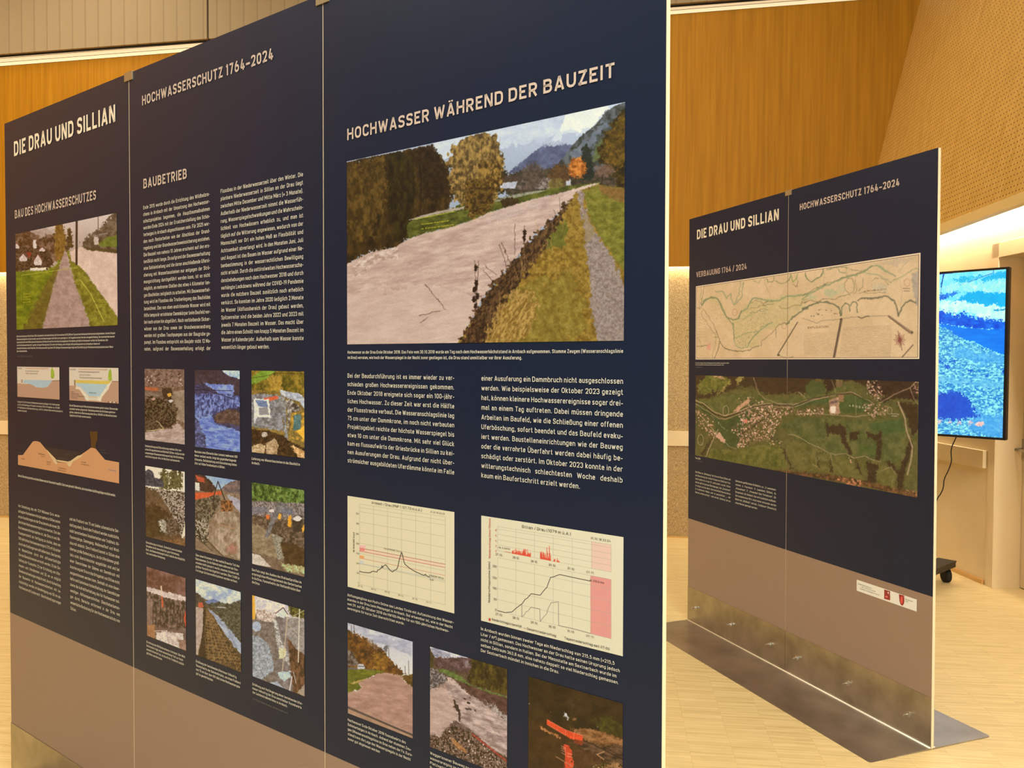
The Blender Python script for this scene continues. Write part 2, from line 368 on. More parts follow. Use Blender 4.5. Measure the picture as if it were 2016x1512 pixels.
class Pic:
    def __init__(s, pan, tl, tr, bl, res=1.4, base='#808080', light=(1, .85, .62), sd=0, hgt=None):
        s.pan = pan; s.s0, s.h1 = pan.px(*tl); s.s1, _ = pan.px(*tr)
        s.h0 = pan.px(*bl)[1] if hgt is None else s.h1 - hgt
        s.W = max(8, int((tr[0] - tl[0]) * res)); s.H = max(8, int(s.W * (s.h1 - s.h0) / (s.s1 - s.s0)))
        if s.H < (bl[1] - tl[1]) * res * .9: s.H = int((bl[1] - tl[1]) * res)
        e_ = 2.5 / (tr[0] - tl[0]) * (s.s1 - s.s0)
        a, b = np.meshgrid(np.linspace(s.s0 + e_, s.s1 - e_, s.W), np.linspace(s.h0 + e_, s.h1 - e_, s.H))
        i_, j_ = np.meshgrid(np.arange(s.W), np.arange(s.H)); s.edge = np.clip(np.minimum(np.minimum(i_, s.W - 1 - i_), np.minimum(j_, s.H - 1 - j_)) / (5 * res), 0, 1)
        P = pan.O + a[..., None] * pan.d + b[..., None] * pan.k
        s.U, s.V = project(P); s.T = (0, 0, 1); s.sd = sd; s.light = light
        s.img = np.ones(s.U.shape + (3,)) * hx(base)
    def t(s, ox, oy, sc): s.T = (ox, oy, sc); return s
    def pts(s, p): return [(x / s.T[2] + s.T[0], y / s.T[2] + s.T[1]) for x, y in p]
    def win(s, p, m):
        """array window that holds the points p (frame pixels) with margin m"""
        x = [q[0] for q in p]; y = [q[1] for q in p]
        c = np.where((s.U.max(0) >= min(x) - m) & (s.U.min(0) <= max(x) + m))[0]; r = np.where((s.V.max(1) >= min(y) - m) & (s.V.min(1) <= max(y) + m))[0]
        if not len(c) or not len(r): return None
        return slice(r[0], r[-1] + 1), slice(c[0], c[-1] + 1)
    def mask(s, p, rough=0, rs=4, w=None):
        s.sd += 1; w = w or (slice(None), slice(None)); U, V = U0, V0 = s.U[w], s.V[w]
        if rough:
            g_ = rough * 4 * s.edge[w]; U = U0 + g_ * (fbm(U0 / rs, V0 / rs, s.sd, 3) - .5); V = V0 + g_ * (fbm(U0 / rs, V0 / rs, s.sd + 9, 3) - .5)
        m = np.zeros(U.shape, bool)
        for (x0, y0), (x1, y1) in zip(p, p[1:] + p[:1]):
            if y0 == y1: continue
            m ^= ((V < y0) != (V < y1)) & (U < (x1 - x0) * (V - y0) / (y1 - y0) + x0)
        return m
    def tex(s, c1, c2, sc=6, ax=1, ay=1, k='f', con=1.8, ang=0, w=None):
        if c2 is None: return hx(c1)
        s.sd += 3; ca, sa = math.cos(ang), math.sin(ang); w = w or (slice(None), slice(None)); U0, V0 = s.U[w], s.V[w]
        U = (U0 * ca + V0 * sa) / (sc * ax); V = (-U0 * sa + V0 * ca) / (sc * ay)
        n = cells(U, V, s.sd) if k == 'c' else fbm(U, V, s.sd, 5)
        n = np.clip((n - .5) * con * 1.15 + .5, 0, 1)[..., None]
        return hx(c1) * (1 - n) + hx(c2) * n
    def p(s, pts, c1, c2=None, rough=1.0, rs=3.2, alpha=1, **kw):
        p = s.pts(pts); w = s.win(p, rough * 2 + 2)
        if w is None: return s
        m = s.mask(p, rough, rs, w)[..., None] * alpha
        s.img[w] = s.img[w] * (1 - m) + s.tex(c1, c2, w=w, **kw) * m; return s
    def fill(s, c1, c2=None, **kw): s.img = np.broadcast_to(s.tex(c1, c2, **kw), s.img.shape).copy(); return s
    def grad(s, c1, c2, a, b):      # along y between crop rows a and b
        t = np.clip((s.V - (a / s.T[2] + s.T[1])) / ((b - a) / s.T[2]), 0, 1)[..., None]; s.img = hx(c1) * (1 - t) + hx(c2) * t; return s
    def l(s, pts, wd, c, alpha=1, wob=0):
        p = s.pts(pts); w = s.win(p, wd + 3 + wob * 3)
        if w is None: return s
        U, V = U0, V0 = s.U[w], s.V[w]; d = np.full(U.shape, 1e9)
        if wob: s.sd += 1; U = U0 + wob * 4 * (fbm(U0 / 6, V0 / 6, s.sd, 2) - .5); V = V0 + wob * 4 * (fbm(V0 / 6, U0 / 6, s.sd + 3, 2) - .5)
        for (x0, y0), (x1, y1) in zip(p, p[1:]):
            dx, dy = x1 - x0, y1 - y0; q = dx * dx + dy * dy + 1e-9
            t = np.clip(((U - x0) * dx + (V - y0) * dy) / q, 0, 1); d = np.minimum(d, np.hypot(U - x0 - t * dx, V - y0 - t * dy))
        m = np.clip((wd / 2 - d) / .7 + .5, 0, 1)[..., None] * alpha
        s.img[w] = s.img[w] * (1 - m) + hx(c) * m; return s
    def e(s, cx, cy, rx, ry, c1, c2=None, **kw):
        return s.p([(cx + rx * math.cos(t), cy + ry * math.sin(t)) for t in np.arange(20) * math.pi / 10], c1, c2, **kw)
    def spots(s, poly, n, r, cols, asp=1):     # many small irregular dabs inside a polygon (houses, stones, leaves)
        P = s.pts(poly); m = s.mask(P, 2, 6); xs = [q[0] for q in P]; ys = [q[1] for q in P]
        Uc = s.U.mean(0)
        rr = np.random.RandomState(s.sd)
        for i in range(n):
            x = rr.uniform(min(xs), max(xs)); y = rr.uniform(min(ys), max(ys)); a = r * rr.uniform(.5, 1.3)
            c = np.where(np.abs(Uc - x) < a * asp)[0]; col = hx(cols[rr.randint(len(cols))])
            if not len(c): continue
            ro = np.where(np.abs(s.V[:, c[0]] - y) < a)[0]
            if not len(ro): continue
            w = slice(ro[0], ro[-1] + 1), slice(c[0], c[-1] + 1); k = m[w]; s.img[w][k] = col
        return s
    def soft(s, n=1):
        for _ in range(n):
            q = np.pad(s.img, ((1, 1), (1, 1), (0, 0)), 'edge'); q = (q[:-2] + 2 * q[1:-1] + q[2:]) / 4; s.img = (q[:, :-2] + 2 * q[:, 1:-1] + q[:, 2:]) / 4
        return s
    def grain(s, a=.05, sc=1.3):
        s.soft()
        s.sd += 1; s.img = s.img * (1 + a * 2 * (vn(s.U / sc * 1.7, s.V / sc * 1.7, s.sd)[..., None] - .5)); return s
    def material(s, name, emit=0):
        im = bpy.data.images.new(name, s.W, s.H); im.colorspace_settings.name = 'sRGB'
        a = np.clip(s.img, 0, 1)
        if not emit: a = tosrgb(np.minimum(tolin(a) / np.array(s.light), .9))
        buf = np.ones((s.H, s.W, 4), np.float32); buf[..., :3] = a; im.pixels.foreach_set(buf.ravel()); im.update(); im.pack()
        m = mat(name, '#808080', .45); t = N(m, 'ShaderNodeTexImage'); t.image = im; t.extension = 'EXTEND'
        if emit:
            L(m, t.outputs[0], bsdf(m).inputs['Emission Color']); bsdf(m).inputs['Emission Strength'].default_value = emit
            bsdf(m).inputs['Base Color'].default_value = (.01, .01, .01, 1); bsdf(m).inputs['Roughness'].default_value = .25
        else: L(m, t.outputs[0], bsdf(m).inputs['Base Color'])
        return m
    def place(s, name, parent, label=None, clips=None, m=None, d=.0007):
        m = m or s.material(name)
        for par, a, b in (clips or [(parent, s.s0, s.s1)]):
            u0, u1 = (a - s.s0) / (s.s1 - s.s0), (b - s.s0) / (s.s1 - s.s0)
            v = [s.pan.P(a, s.h0, d), s.pan.P(b, s.h0, d), s.pan.P(b, s.h1, d), s.pan.P(a, s.h1, d)]
            o = obj(name, v, [(0, 1, 2, 3)], m, par, uv=[(u0, 0), (u1, 0), (u1, 1), (u0, 1)])
            if label: o['label'] = label
# ------------------------------------------------------------------ the room
A0 = on_plane(8, 1018, (0, 0, 0), (0, 0, 1)); B0 = on_plane(1330, 1058, (0, 0, 0), (0, 0, 1))
eb = (B0 - A0) / np.linalg.norm(B0 - A0); nb = np.array([eb[1], -eb[0], 0])            # back wall: along, towards the room
R1 = on_plane(1876, 1123, (0, 0, 0), (0, 0, 1)); R2 = on_plane(1940, 1151, (0, 0, 0), (0, 0, 1))
er = (R2 - R1) / np.linalg.norm(R2 - R1); nr = np.array([er[1], -er[0], 0]); nr = nr if nr[0] < 0 else -nr   # right wall: towards camera, into the room
Z3 = np.array([0, 0, 1.])
def isect(p, u, q, v):
    A = np.array([[u[0], -v[0]], [u[1], -v[1]]]); t = np.linalg.solve(A, (q - p)[:2]); return p + t[0] * u
KBR = isect(A0, eb, R1, er)                                                          # corner back / right
KBL = A0 - eb * 2.6                                                                  # corner back / left
LFT = -6.9; REAR = -4.5; CEIL = 5.4
def wallbox(mb, p, q, z0, z1, nout, t=.1, m=0):
    return mb.hexa([p + Z3 * z0, q + Z3 * z0, q + Z3 * z0 + nout * t, p + Z3 * z0 + nout * t, p + Z3 * z1, q + Z3 * z1, q + Z3 * z1 + nout * t, p + Z3 * z1 + nout * t], m)

# parquet of narrow strips standing on edge, laid in rows
FLOOR = mat('parquet', '#d8a95c', .42, spec=.45)
tc = N(FLOOR, 'ShaderNodeTexCoord'); mp = N(FLOOR, 'ShaderNodeMapping'); mp.inputs['Rotation'].default_value = (0, 0, .115)
L(FLOOR, tc.outputs['Object'], mp.inputs[0])
br = N(FLOOR, 'ShaderNodeTexBrick'); br.offset = 0; br.inputs['Scale'].default_value = 1
br.inputs['Brick Width'].default_value = .165; br.inputs['Row Height'].default_value = .0085; br.inputs['Mortar Size'].default_value = .00045
br.inputs['Color1'].default_value = (0, 0, 0, 1); br.inputs['Color2'].default_value = (1, 1, 1, 1); br.inputs['Mortar'].default_value = (.0, .0, .0, 1)
br.inputs['Bias'].default_value = 0
L(FLOOR, mp.outputs[0], br.inputs['Vector'])
nz = N(FLOOR, 'ShaderNodeTexNoise'); nz.inputs['Scale'].default_value = 6; nz.inputs['Detail'].default_value = 5
mp2 = N(FLOOR, 'ShaderNodeMapping'); mp2.inputs['Scale'].default_value = (1.2, 9, 1); L(FLOOR, mp.outputs[0], mp2.inputs[0]); L(FLOOR, mp2.outputs[0], nz.inputs['Vector'])
mx = N(FLOOR, 'ShaderNodeMix', data_type='FLOAT'); mx.inputs[0].default_value = .62
L(FLOOR, br.outputs['Color'], mx.inputs[2]); L(FLOOR, nz.outputs[0], mx.inputs[3])
colr = ramp(FLOOR, mx.outputs[0], [(.12, (.76, .655, .44)), (.4, (.83, .735, .52)), (.62, (.865, .77, .56)), (.88, (.90, .82, .61))])
br2 = N(FLOOR, 'ShaderNodeTexBrick'); br2.offset = 0; br2.inputs['Scale'].default_value = 1
br2.inputs['Brick Width'].default_value = .165; br2.inputs['Row Height'].default_value = 400; br2.inputs['Mortar Size'].default_value = .0007; br2.inputs['Mortar Smooth'].default_value = .6
br2.inputs['Color1'].default_value = (1, 1, 1, 1); br2.inputs['Color2'].default_value = (1, 1, 1, 1); br2.inputs['Mortar'].default_value = (.86, .79, .68, 1)
L(FLOOR, mp.outputs[0], br2.inputs['Vector'])
mm = N(FLOOR, 'ShaderNodeMix', data_type='RGBA', blend_type='MULTIPLY'); mm.inputs[0].default_value = 1
L(FLOOR, colr, mm.inputs[6]); L(FLOOR, br2.outputs['Color'], mm.inputs[7]); L(FLOOR, mm.outputs[2], bsdf(FLOOR).inputs['Base Color'])
mb = MB(); c = [KBL - eb * 3, KBR + eb * 3, np.array([5.5, REAR, 0]), np.array([LFT - 1, REAR, 0])]
mb.hexa([p - Z3 * .1 for p in c] + c); tag(mb.build('floor', FLOOR), kind='structure')

WOOD = noisy('amber_veneer', [(.25, (.60, .41, .06)), (.5, (.66, .455, .08)), (.75, (.71, .50, .10))], scale=(1, 1, .035), ns=42, detail=5, rough=.55, dist=.3, spec=.15)
FELT = noisy('mineral_felt', [(.3, (.56, .47, .32)), (.5, (.70, .60, .43)), (.72, (.80, .70, .52))], ns=110, detail=4, rough=.95, bump=.25)
PAINT = noisy('cream_paint', [(.4, (.86, .78, .62)), (.6, (.88, .80, .64))], ns=30, rough=.6)
PAINTW = noisy('ivory_lacquer', [(.4, (.90, .82, .66)), (.6, (.92, .84, .68))], ns=3, rough=.55)
CEILM = mat('ceiling_paint', (.72, .64, .52), .8)
DARK = mat('dark_gap', (.06, .045, .03), .8)
# perforated veneer: round holes on a square grid
def perforated(name, base, ns, hole, pitch, rad, u, v, org):
    m = noisy(name, base, scale=(1, 1, .04), ns=ns, detail=4, rough=.5, dist=.3)
    col = bsdf(m).inputs['Base Color'].links[0].from_socket
    g = N(m, 'ShaderNodeNewGeometry')
    sub = N(m, 'ShaderNodeVectorMath', operation='SUBTRACT'); sub.inputs[1].default_value = tuple(org); L(m, g.outputs['Position'], sub.inputs[0])
    ds = []
    for ax in (u, v):
        d = N(m, 'ShaderNodeVectorMath', operation='DOT_PRODUCT'); d.inputs[1].default_value = tuple(ax); L(m, sub.outputs[0], d.inputs[0])
        q = N(m, 'ShaderNodeMath', operation='MODULO'); a = N(m, 'ShaderNodeMath', operation='ADD'); a.inputs[1].default_value = 100 * pitch
        L(m, d.outputs['Value'], a.inputs[0]); L(m, a.outputs[0], q.inputs[0]); q.inputs[1].default_value = pitch
        s = N(m, 'ShaderNodeMath', operation='SUBTRACT'); s.inputs[1].default_value = pitch / 2; L(m, q.outputs[0], s.inputs[0])
        p = N(m, 'ShaderNodeMath', operation='POWER'); ab = N(m, 'ShaderNodeMath', operation='ABSOLUTE'); L(m, s.outputs[0], ab.inputs[0]); L(m, ab.outputs[0], p.inputs[0]); p.inputs[1].default_value = 2; ds.append(p)
    sm = N(m, 'ShaderNodeMath', operation='ADD'); L(m, ds[0].outputs[0], sm.inputs[0]); L(m, ds[1].outputs[0], sm.inputs[1])
    lt = N(m, 'ShaderNodeMath', operation='LESS_THAN'); lt.inputs[1].default_value = rad * rad; L(m, sm.outputs[0], lt.inputs[0])
    mx = N(m, 'ShaderNodeMix', data_type='RGBA'); L(m, lt.outputs[0], mx.inputs[0]); L(m, col, mx.inputs[6]); mx.inputs[7].default_value = (*lin(hole), 1)
    L(m, mx.outputs[2], bsdf(m).inputs['Base Color']); return m

# back wall: felt below, rail, overhanging veneer above, light cove and acoustic bulkhead on top
mb = MB(); wallbox(mb, KBL, KBR, 0, 2.6, -nb); tag(mb.build('wall_back', FELT), kind='structure')
OFF = .07
pF = lambda x, y: on_plane(x, y, A0 + nb * OFF, nb)
fl, fr = pF(0, 131), pF(1650, 4); slope = (fr[2] - fl[2]) / ((fr - fl) @ eb)
ztop = lambda p: fl[2] + slope * ((p - fl) @ eb)
zb = (pF(8, 539)[2] + pF(1330, 521)[2]) / 2
# right upper wall plan line (bottom edge) and its lean
q1 = on_plane(1849, 459, R1, nr); q2 = on_plane(2016, 398, R1, nr)
def shrink(p, z=2.35): k = (z - 1.5) / (p[2] - 1.5); r = CAM + (p - CAM) * k; return r
U1, U2 = shrink(q1, zb), shrink(q2, zb); eu = (U2 - U1) * [1, 1, 0]; eu /= np.linalg.norm(eu)
nu = np.array([eu[1], -eu[0], 0]); nu = nu if nu[0] < 0 else -nu
backF = A0 + nb * OFF
KU = isect(U1 * [1, 1, 0], eu, backF * [1, 1, 0], eb) * [1, 1, 0]
ctop = pF(1812, 0); LEAN = ((ctop * [1, 1, 0] - KU) @ eb) / (ctop[2] - zb)         # the corner leans outwards going up
leanv = Z3 + eb * LEAN
ZT = zb + .055
end = KU + eu * 12
cz = lambda base, z: base + leanv * (z - zb) + Z3 * zb
hi = 4.7
a, b = (KBL + nb * OFF) * [1, 1, 0], KU
mb = MB()
bt = KU + eb * LEAN * (hi - zb)
mb.hexa([a + Z3 * zb, b + Z3 * zb, b + Z3 * zb - nb * .018, a + Z3 * zb - nb * .018,
         a + Z3 * ztop(a), b + eb * LEAN * (ztop(bt) - zb) + Z3 * ztop(bt), b + eb * LEAN * (ztop(bt) - zb) + Z3 * ztop(bt) - nb * .018, a + Z3 * ztop(a) - nb * .018])
tag(mb.build('wall_back_upper', WOOD), kind='structure')
COVEL = mat('cove_glow', (.93, .86, .74), .6, emit=(.98, .90, .74), es=.55)  # strip looks lit through weak emission; no lamp stands behind it
COVE = noisy('cove_plaster', [(.4, (.93, .86, .74)), (.6, (.95, .88, .76))], ns=8, rough=.7)
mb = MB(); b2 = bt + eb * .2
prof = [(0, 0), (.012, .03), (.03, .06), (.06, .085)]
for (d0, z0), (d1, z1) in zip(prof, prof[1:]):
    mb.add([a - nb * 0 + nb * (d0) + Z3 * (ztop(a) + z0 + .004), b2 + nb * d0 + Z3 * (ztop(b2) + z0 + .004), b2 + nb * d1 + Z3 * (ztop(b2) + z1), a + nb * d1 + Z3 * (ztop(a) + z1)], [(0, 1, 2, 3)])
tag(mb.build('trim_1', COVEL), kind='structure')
# acoustic bulkhead panels above the cove
STRIPE = mat('acoustic_panel', '#c9b48f', .8)
tcx = N(STRIPE, 'ShaderNodeNewGeometry'); dd = N(STRIPE, 'ShaderNodeVectorMath', operation='DOT_PRODUCT'); dd.inputs[1].default_value = tuple(eb); L(STRIPE, tcx.outputs['Position'], dd.inputs[0])
md = N(STRIPE, 'ShaderNodeMath', operation='MODULO'); ad = N(STRIPE, 'ShaderNodeMath', operation='ADD'); ad.inputs[1].default_value = 50; L(STRIPE, dd.outputs['Value'], ad.inputs[0]); L(STRIPE, ad.outputs[0], md.inputs[0]); md.inputs[1].default_value = .125
ml = N(STRIPE, 'ShaderNodeMath', operation='MULTIPLY'); ml.inputs[1].default_value = 8; L(STRIPE, md.outputs[0], ml.inputs[0])
L(STRIPE, ramp(STRIPE, ml.outputs[0], [(0, (.54, .47, .36)), (.08, (.54, .47, .36)), (.14, (.60, .53, .41)), (.94, (.59, .52, .40))]), bsdf(STRIPE).inputs['Base Color'])
pB = lambda x, y: on_plane(x, y, A0 + nb * (OFF + .07), nb)
gz = pB(0, 112); gz2 = pB(1500, 0); sl2 = (gz2[2] - gz[2]) / ((gz2 - gz) @ eb); zg = lambda p: gz[2] + sl2 * ((p - gz) @ eb)
seam = pB(412, 40) * [1, 1, 0]
base = (KBL + nb * (OFF + .07)) * [1, 1, 0]; far = base + eb * 12
def onl(t): return base + eb * t
ts = (seam - base) @ eb
root = empty('ceiling_bulkhead', tuple(base + Z3 * 4.3)); root['kind'] = 'structure'
cuts = [0, ts - 3.9, ts, ts + 3.9, 12]
for t0, t1 in zip(cuts, cuts[1:]):
    p, q = onl(t0 + .009), onl(t1 - .009)
    mb = MB().hexa([p + Z3 * (zg(p) + .012), q + Z3 * (zg(q) + .012), q + Z3 * (zg(q) + .012) + nb * .03, p + Z3 * (zg(p) + .012) + nb * .03, p + Z3 * CEIL, q + Z3 * CEIL, q + Z3 * CEIL + nb * .03, p + Z3 * CEIL + nb * .03])
    mb.build('bulkhead_panel', STRIPE, root)
p, q = onl(0), onl(12)
MB().hexa([p + Z3 * zg(p) - nb * .015, q + Z3 * zg(q) - nb * .015, q + Z3 * zg(q) + nb * .0, p + Z3 * zg(p) + nb * .0, p + Z3 * CEIL - nb * .015, q + Z3 * CEIL - nb * .015, q + Z3 * CEIL, p + Z3 * CEIL]).build('backing', DARK, root)
# rail on the felt wall
mb = MB(); wallbox(mb, KBL, KBR, .792, .918, nb, .022); tag(mb.build('trim_2', PAINTW), kind='structure')
mb = MB(); wallbox(mb, KBL, KBR, 0, .012, nb, .02); tag(mb.build('baseboard_back', mat('oak_base', (.83, .66, .38), .5)), kind='structure')

# right wall, lower part with door opening
jn = on_plane(1960, 1158, (0, 0, 0), (0, 0, 1)); JT = (jn - R1) @ er                      # opening starts here
DT = .20; ZD = 2.216; DW = 1.05
RW = MB(); k0 = KBR
pj = R1 + er * JT; pk = R1 + er * (JT + DW); pe = R1 + er * 13
wallbox(RW, k0, pj, 0, 2.62, -nr, DT + .04); wallbox(RW, pj, pk, ZD, 2.62, -nr, DT + .04); wallbox(RW, pk, pe, 0, 2.62, -nr, DT + .04)
tag(RW.build('wall_right', PAINTW), kind='structure')
root = empty('door_1', tuple(pj - nr * DT)); root['kind'] = 'structure'
DOORM = noisy('door_lacquer', [(.4, (.86, .78, .64)), (.6, (.88, .80, .66))], ns=2, rough=.5)
mb = MB(); wallbox(mb, pj + er * .004, pk - er * .004, .006, ZD - .004, -nr, .04); mb.v = [np.array(v) - nr * (DT - .02) for v in mb.v]; mb.build('door_leaf', DOORM, root)
STEEL = mat('brushed_steel', (.74, .72, .69), .28, 1)
hb = on_plane(2014, 885, pj - nr * (DT - .02), nr)
mb = MB(); mb.cyl(hb, hb + nr * .05, .009); mb.cyl(hb + nr * .05, hb + nr * .05 + er * .12, .009); mb.build('door_handle', STEEL, root, smooth=True)
mb = MB(); mb.box(hb - er * .02 - Z3 * .07, er * .04, Z3 * .14, nr * .006); mb.build('handle_plate', STEEL, root)
# opening frame: side face seen edge-on and head groove
mb = MB(); g0 = on_plane(1943, 1151, R1, nr) * [1, 1, 0]; wallbox(mb, g0, pj, .0, 2.31, nr, .012); mb.build('frame_strip', PAINTW, root)
mb = MB(); wallbox(mb, g0, pk, ZD, 2.31, nr, .012); mb.build('frame_head', PAINTW, root)
mb = MB(); wallbox(mb, k0, g0 - er * .02, .796, .915, nr, .035); tag(mb.build('trim_3', PAINTW), kind='structure')
mb = MB(); wallbox(mb, k0, g0 - er * .03, 0, .03, nr, .018); tag(mb.build('baseboard_right', mat('oak_base_right', (.86, .68, .42), .5)), kind='structure')
# right upper wall: trim board and perforated veneer leaning outwards
mb = MB(); s_ = KU; wallbox(mb, s_, end, zb, ZT, -nu, .05); tag(mb.build('trim_4', mat('pale_maple_trim', (.95, .84, .58), .45)), kind='structure')
up = leanv / np.linalg.norm(leanv)
PERF = perforated('perforated_veneer', [(.25, (.80, .635, .31)), (.5, (.85, .685, .36)), (.75, (.89, .73, .41))], 30, (.42, .24, .08),   .0325, .0046, eu, up, KU + Z3 * ZT)
mb = MB(); s0, s1 = cz(KU, ZT), cz(KU, 5.6); mb.add([s0, s0 + eu * 12, s1 + eu * 12, s1, s0 - nu * .04, s0 + eu * 12 - nu * .04, s1 + eu * 12 - nu * .04, s1 - nu * .04],
    [(0, 1, 2, 3), (4, 7, 6, 5), (0, 4, 5, 1), (2, 6, 7, 3), (1, 5, 6, 2), (0, 3, 7, 4)]); tag(mb.build('wall_right_upper', PERF), kind='structure')
# soffit closing the recess above the right wall (lights sit under it)
SU = eb * .1; mb = MB(); mb.hexa([KU + SU - nb * .3 + Z3 * 2.57, end + SU + Z3 * 2.57, end + eb * 1.6 + Z3 * 2.57, KU + eb * 1.2 - nb * .3 + Z3 * 2.57, KU + SU - nb * .3 + Z3 * 2.61, end + SU + Z3 * 2.61, end + eb * 1.6 + Z3 * 2.61, KU + eb * 1.2 - nb * .3 + Z3 * 2.61])
tag(mb.build('soffit_right', COVE), kind='structure')
# the walls outside the frame close the room
ABSORB = mat('charcoal_absorber', (.16, .15, .15), .9)  # dark stretch of unseen wall, added to dull the right board's reflections
mb = MB(); p, q = np.array([LFT, 1.9, 0]), np.array([LFT, 9.5, 0]); wallbox(mb, p, q, 0, CEIL, np.array([-1, 0, 0.])); tag(mb.build('wall_left', WOOD), kind='structure')
mb = MB(); wallbox(mb, np.array([LFT, REAR, 0]), p, 0, CEIL, np.array([-1, 0, 0.])); tag(mb.build('wall_left_front', ABSORB), kind='structure')
mb = MB(); p, q = np.array([LFT, REAR, 0]), np.array([4.4, REAR, 0]); wallbox(mb, p, q, 0, CEIL, np.array([0, -1, 0.])); tag(mb.build('wall_rear', PAINT), kind='structure')
mb = MB(); mb.hexa([np.array(v, float) for v in [(LFT - .2, REAR, CEIL), (5.2, REAR, CEIL), (5.2, 9.6, CEIL), (LFT - .2, 9.6, CEIL), (LFT - .2, REAR, CEIL + .1), (5.2, REAR, CEIL + .1), (5.2, 9.6, CEIL + .1), (LFT - .2, 9.6, CEIL + .1)]]); tag(mb.build('ceiling', CEILM), kind='structure')

# lamps of the room: LED lines in the recesses (real strips above the walls they wash)
def strip(name, p, q, z, target_off, width, power, color, spread=180):
    c = (p + q) / 2; l = bpy.data.lights.new(name, 'AREA'); l.shape = 'RECTANGLE'; l.size = float(np.linalg.norm(q - p)); l.size_y = width; l.energy = power; l.color = color; l.spread = math.radians(spread)
    o = bpy.data.objects.new(name, l); COL.objects.link(o)
    x = (q - p) / np.linalg.norm(q - p); zdir = -np.array(target_off, float); zdir /= np.linalg.norm(zdir); y = np.cross(zdir, x)
    loc = c + Z3 * z; o.matrix_world = Matrix([[x[i], y[i], zdir[i], loc[i]] for i in range(3)] + [[0, 0, 0, 1]])
strip('led_strip', KBL + nb * .026, KBR + nb * .026, zb + .035, (0, 0, -1), .022, 60, (1, .86, .58))
strip('led_strip', KBR + er * .1 + nr * .05, KBR + er * 6 + nr * .05, 2.56, (0, 0, -1), .03, 64, (1, .92, .78))
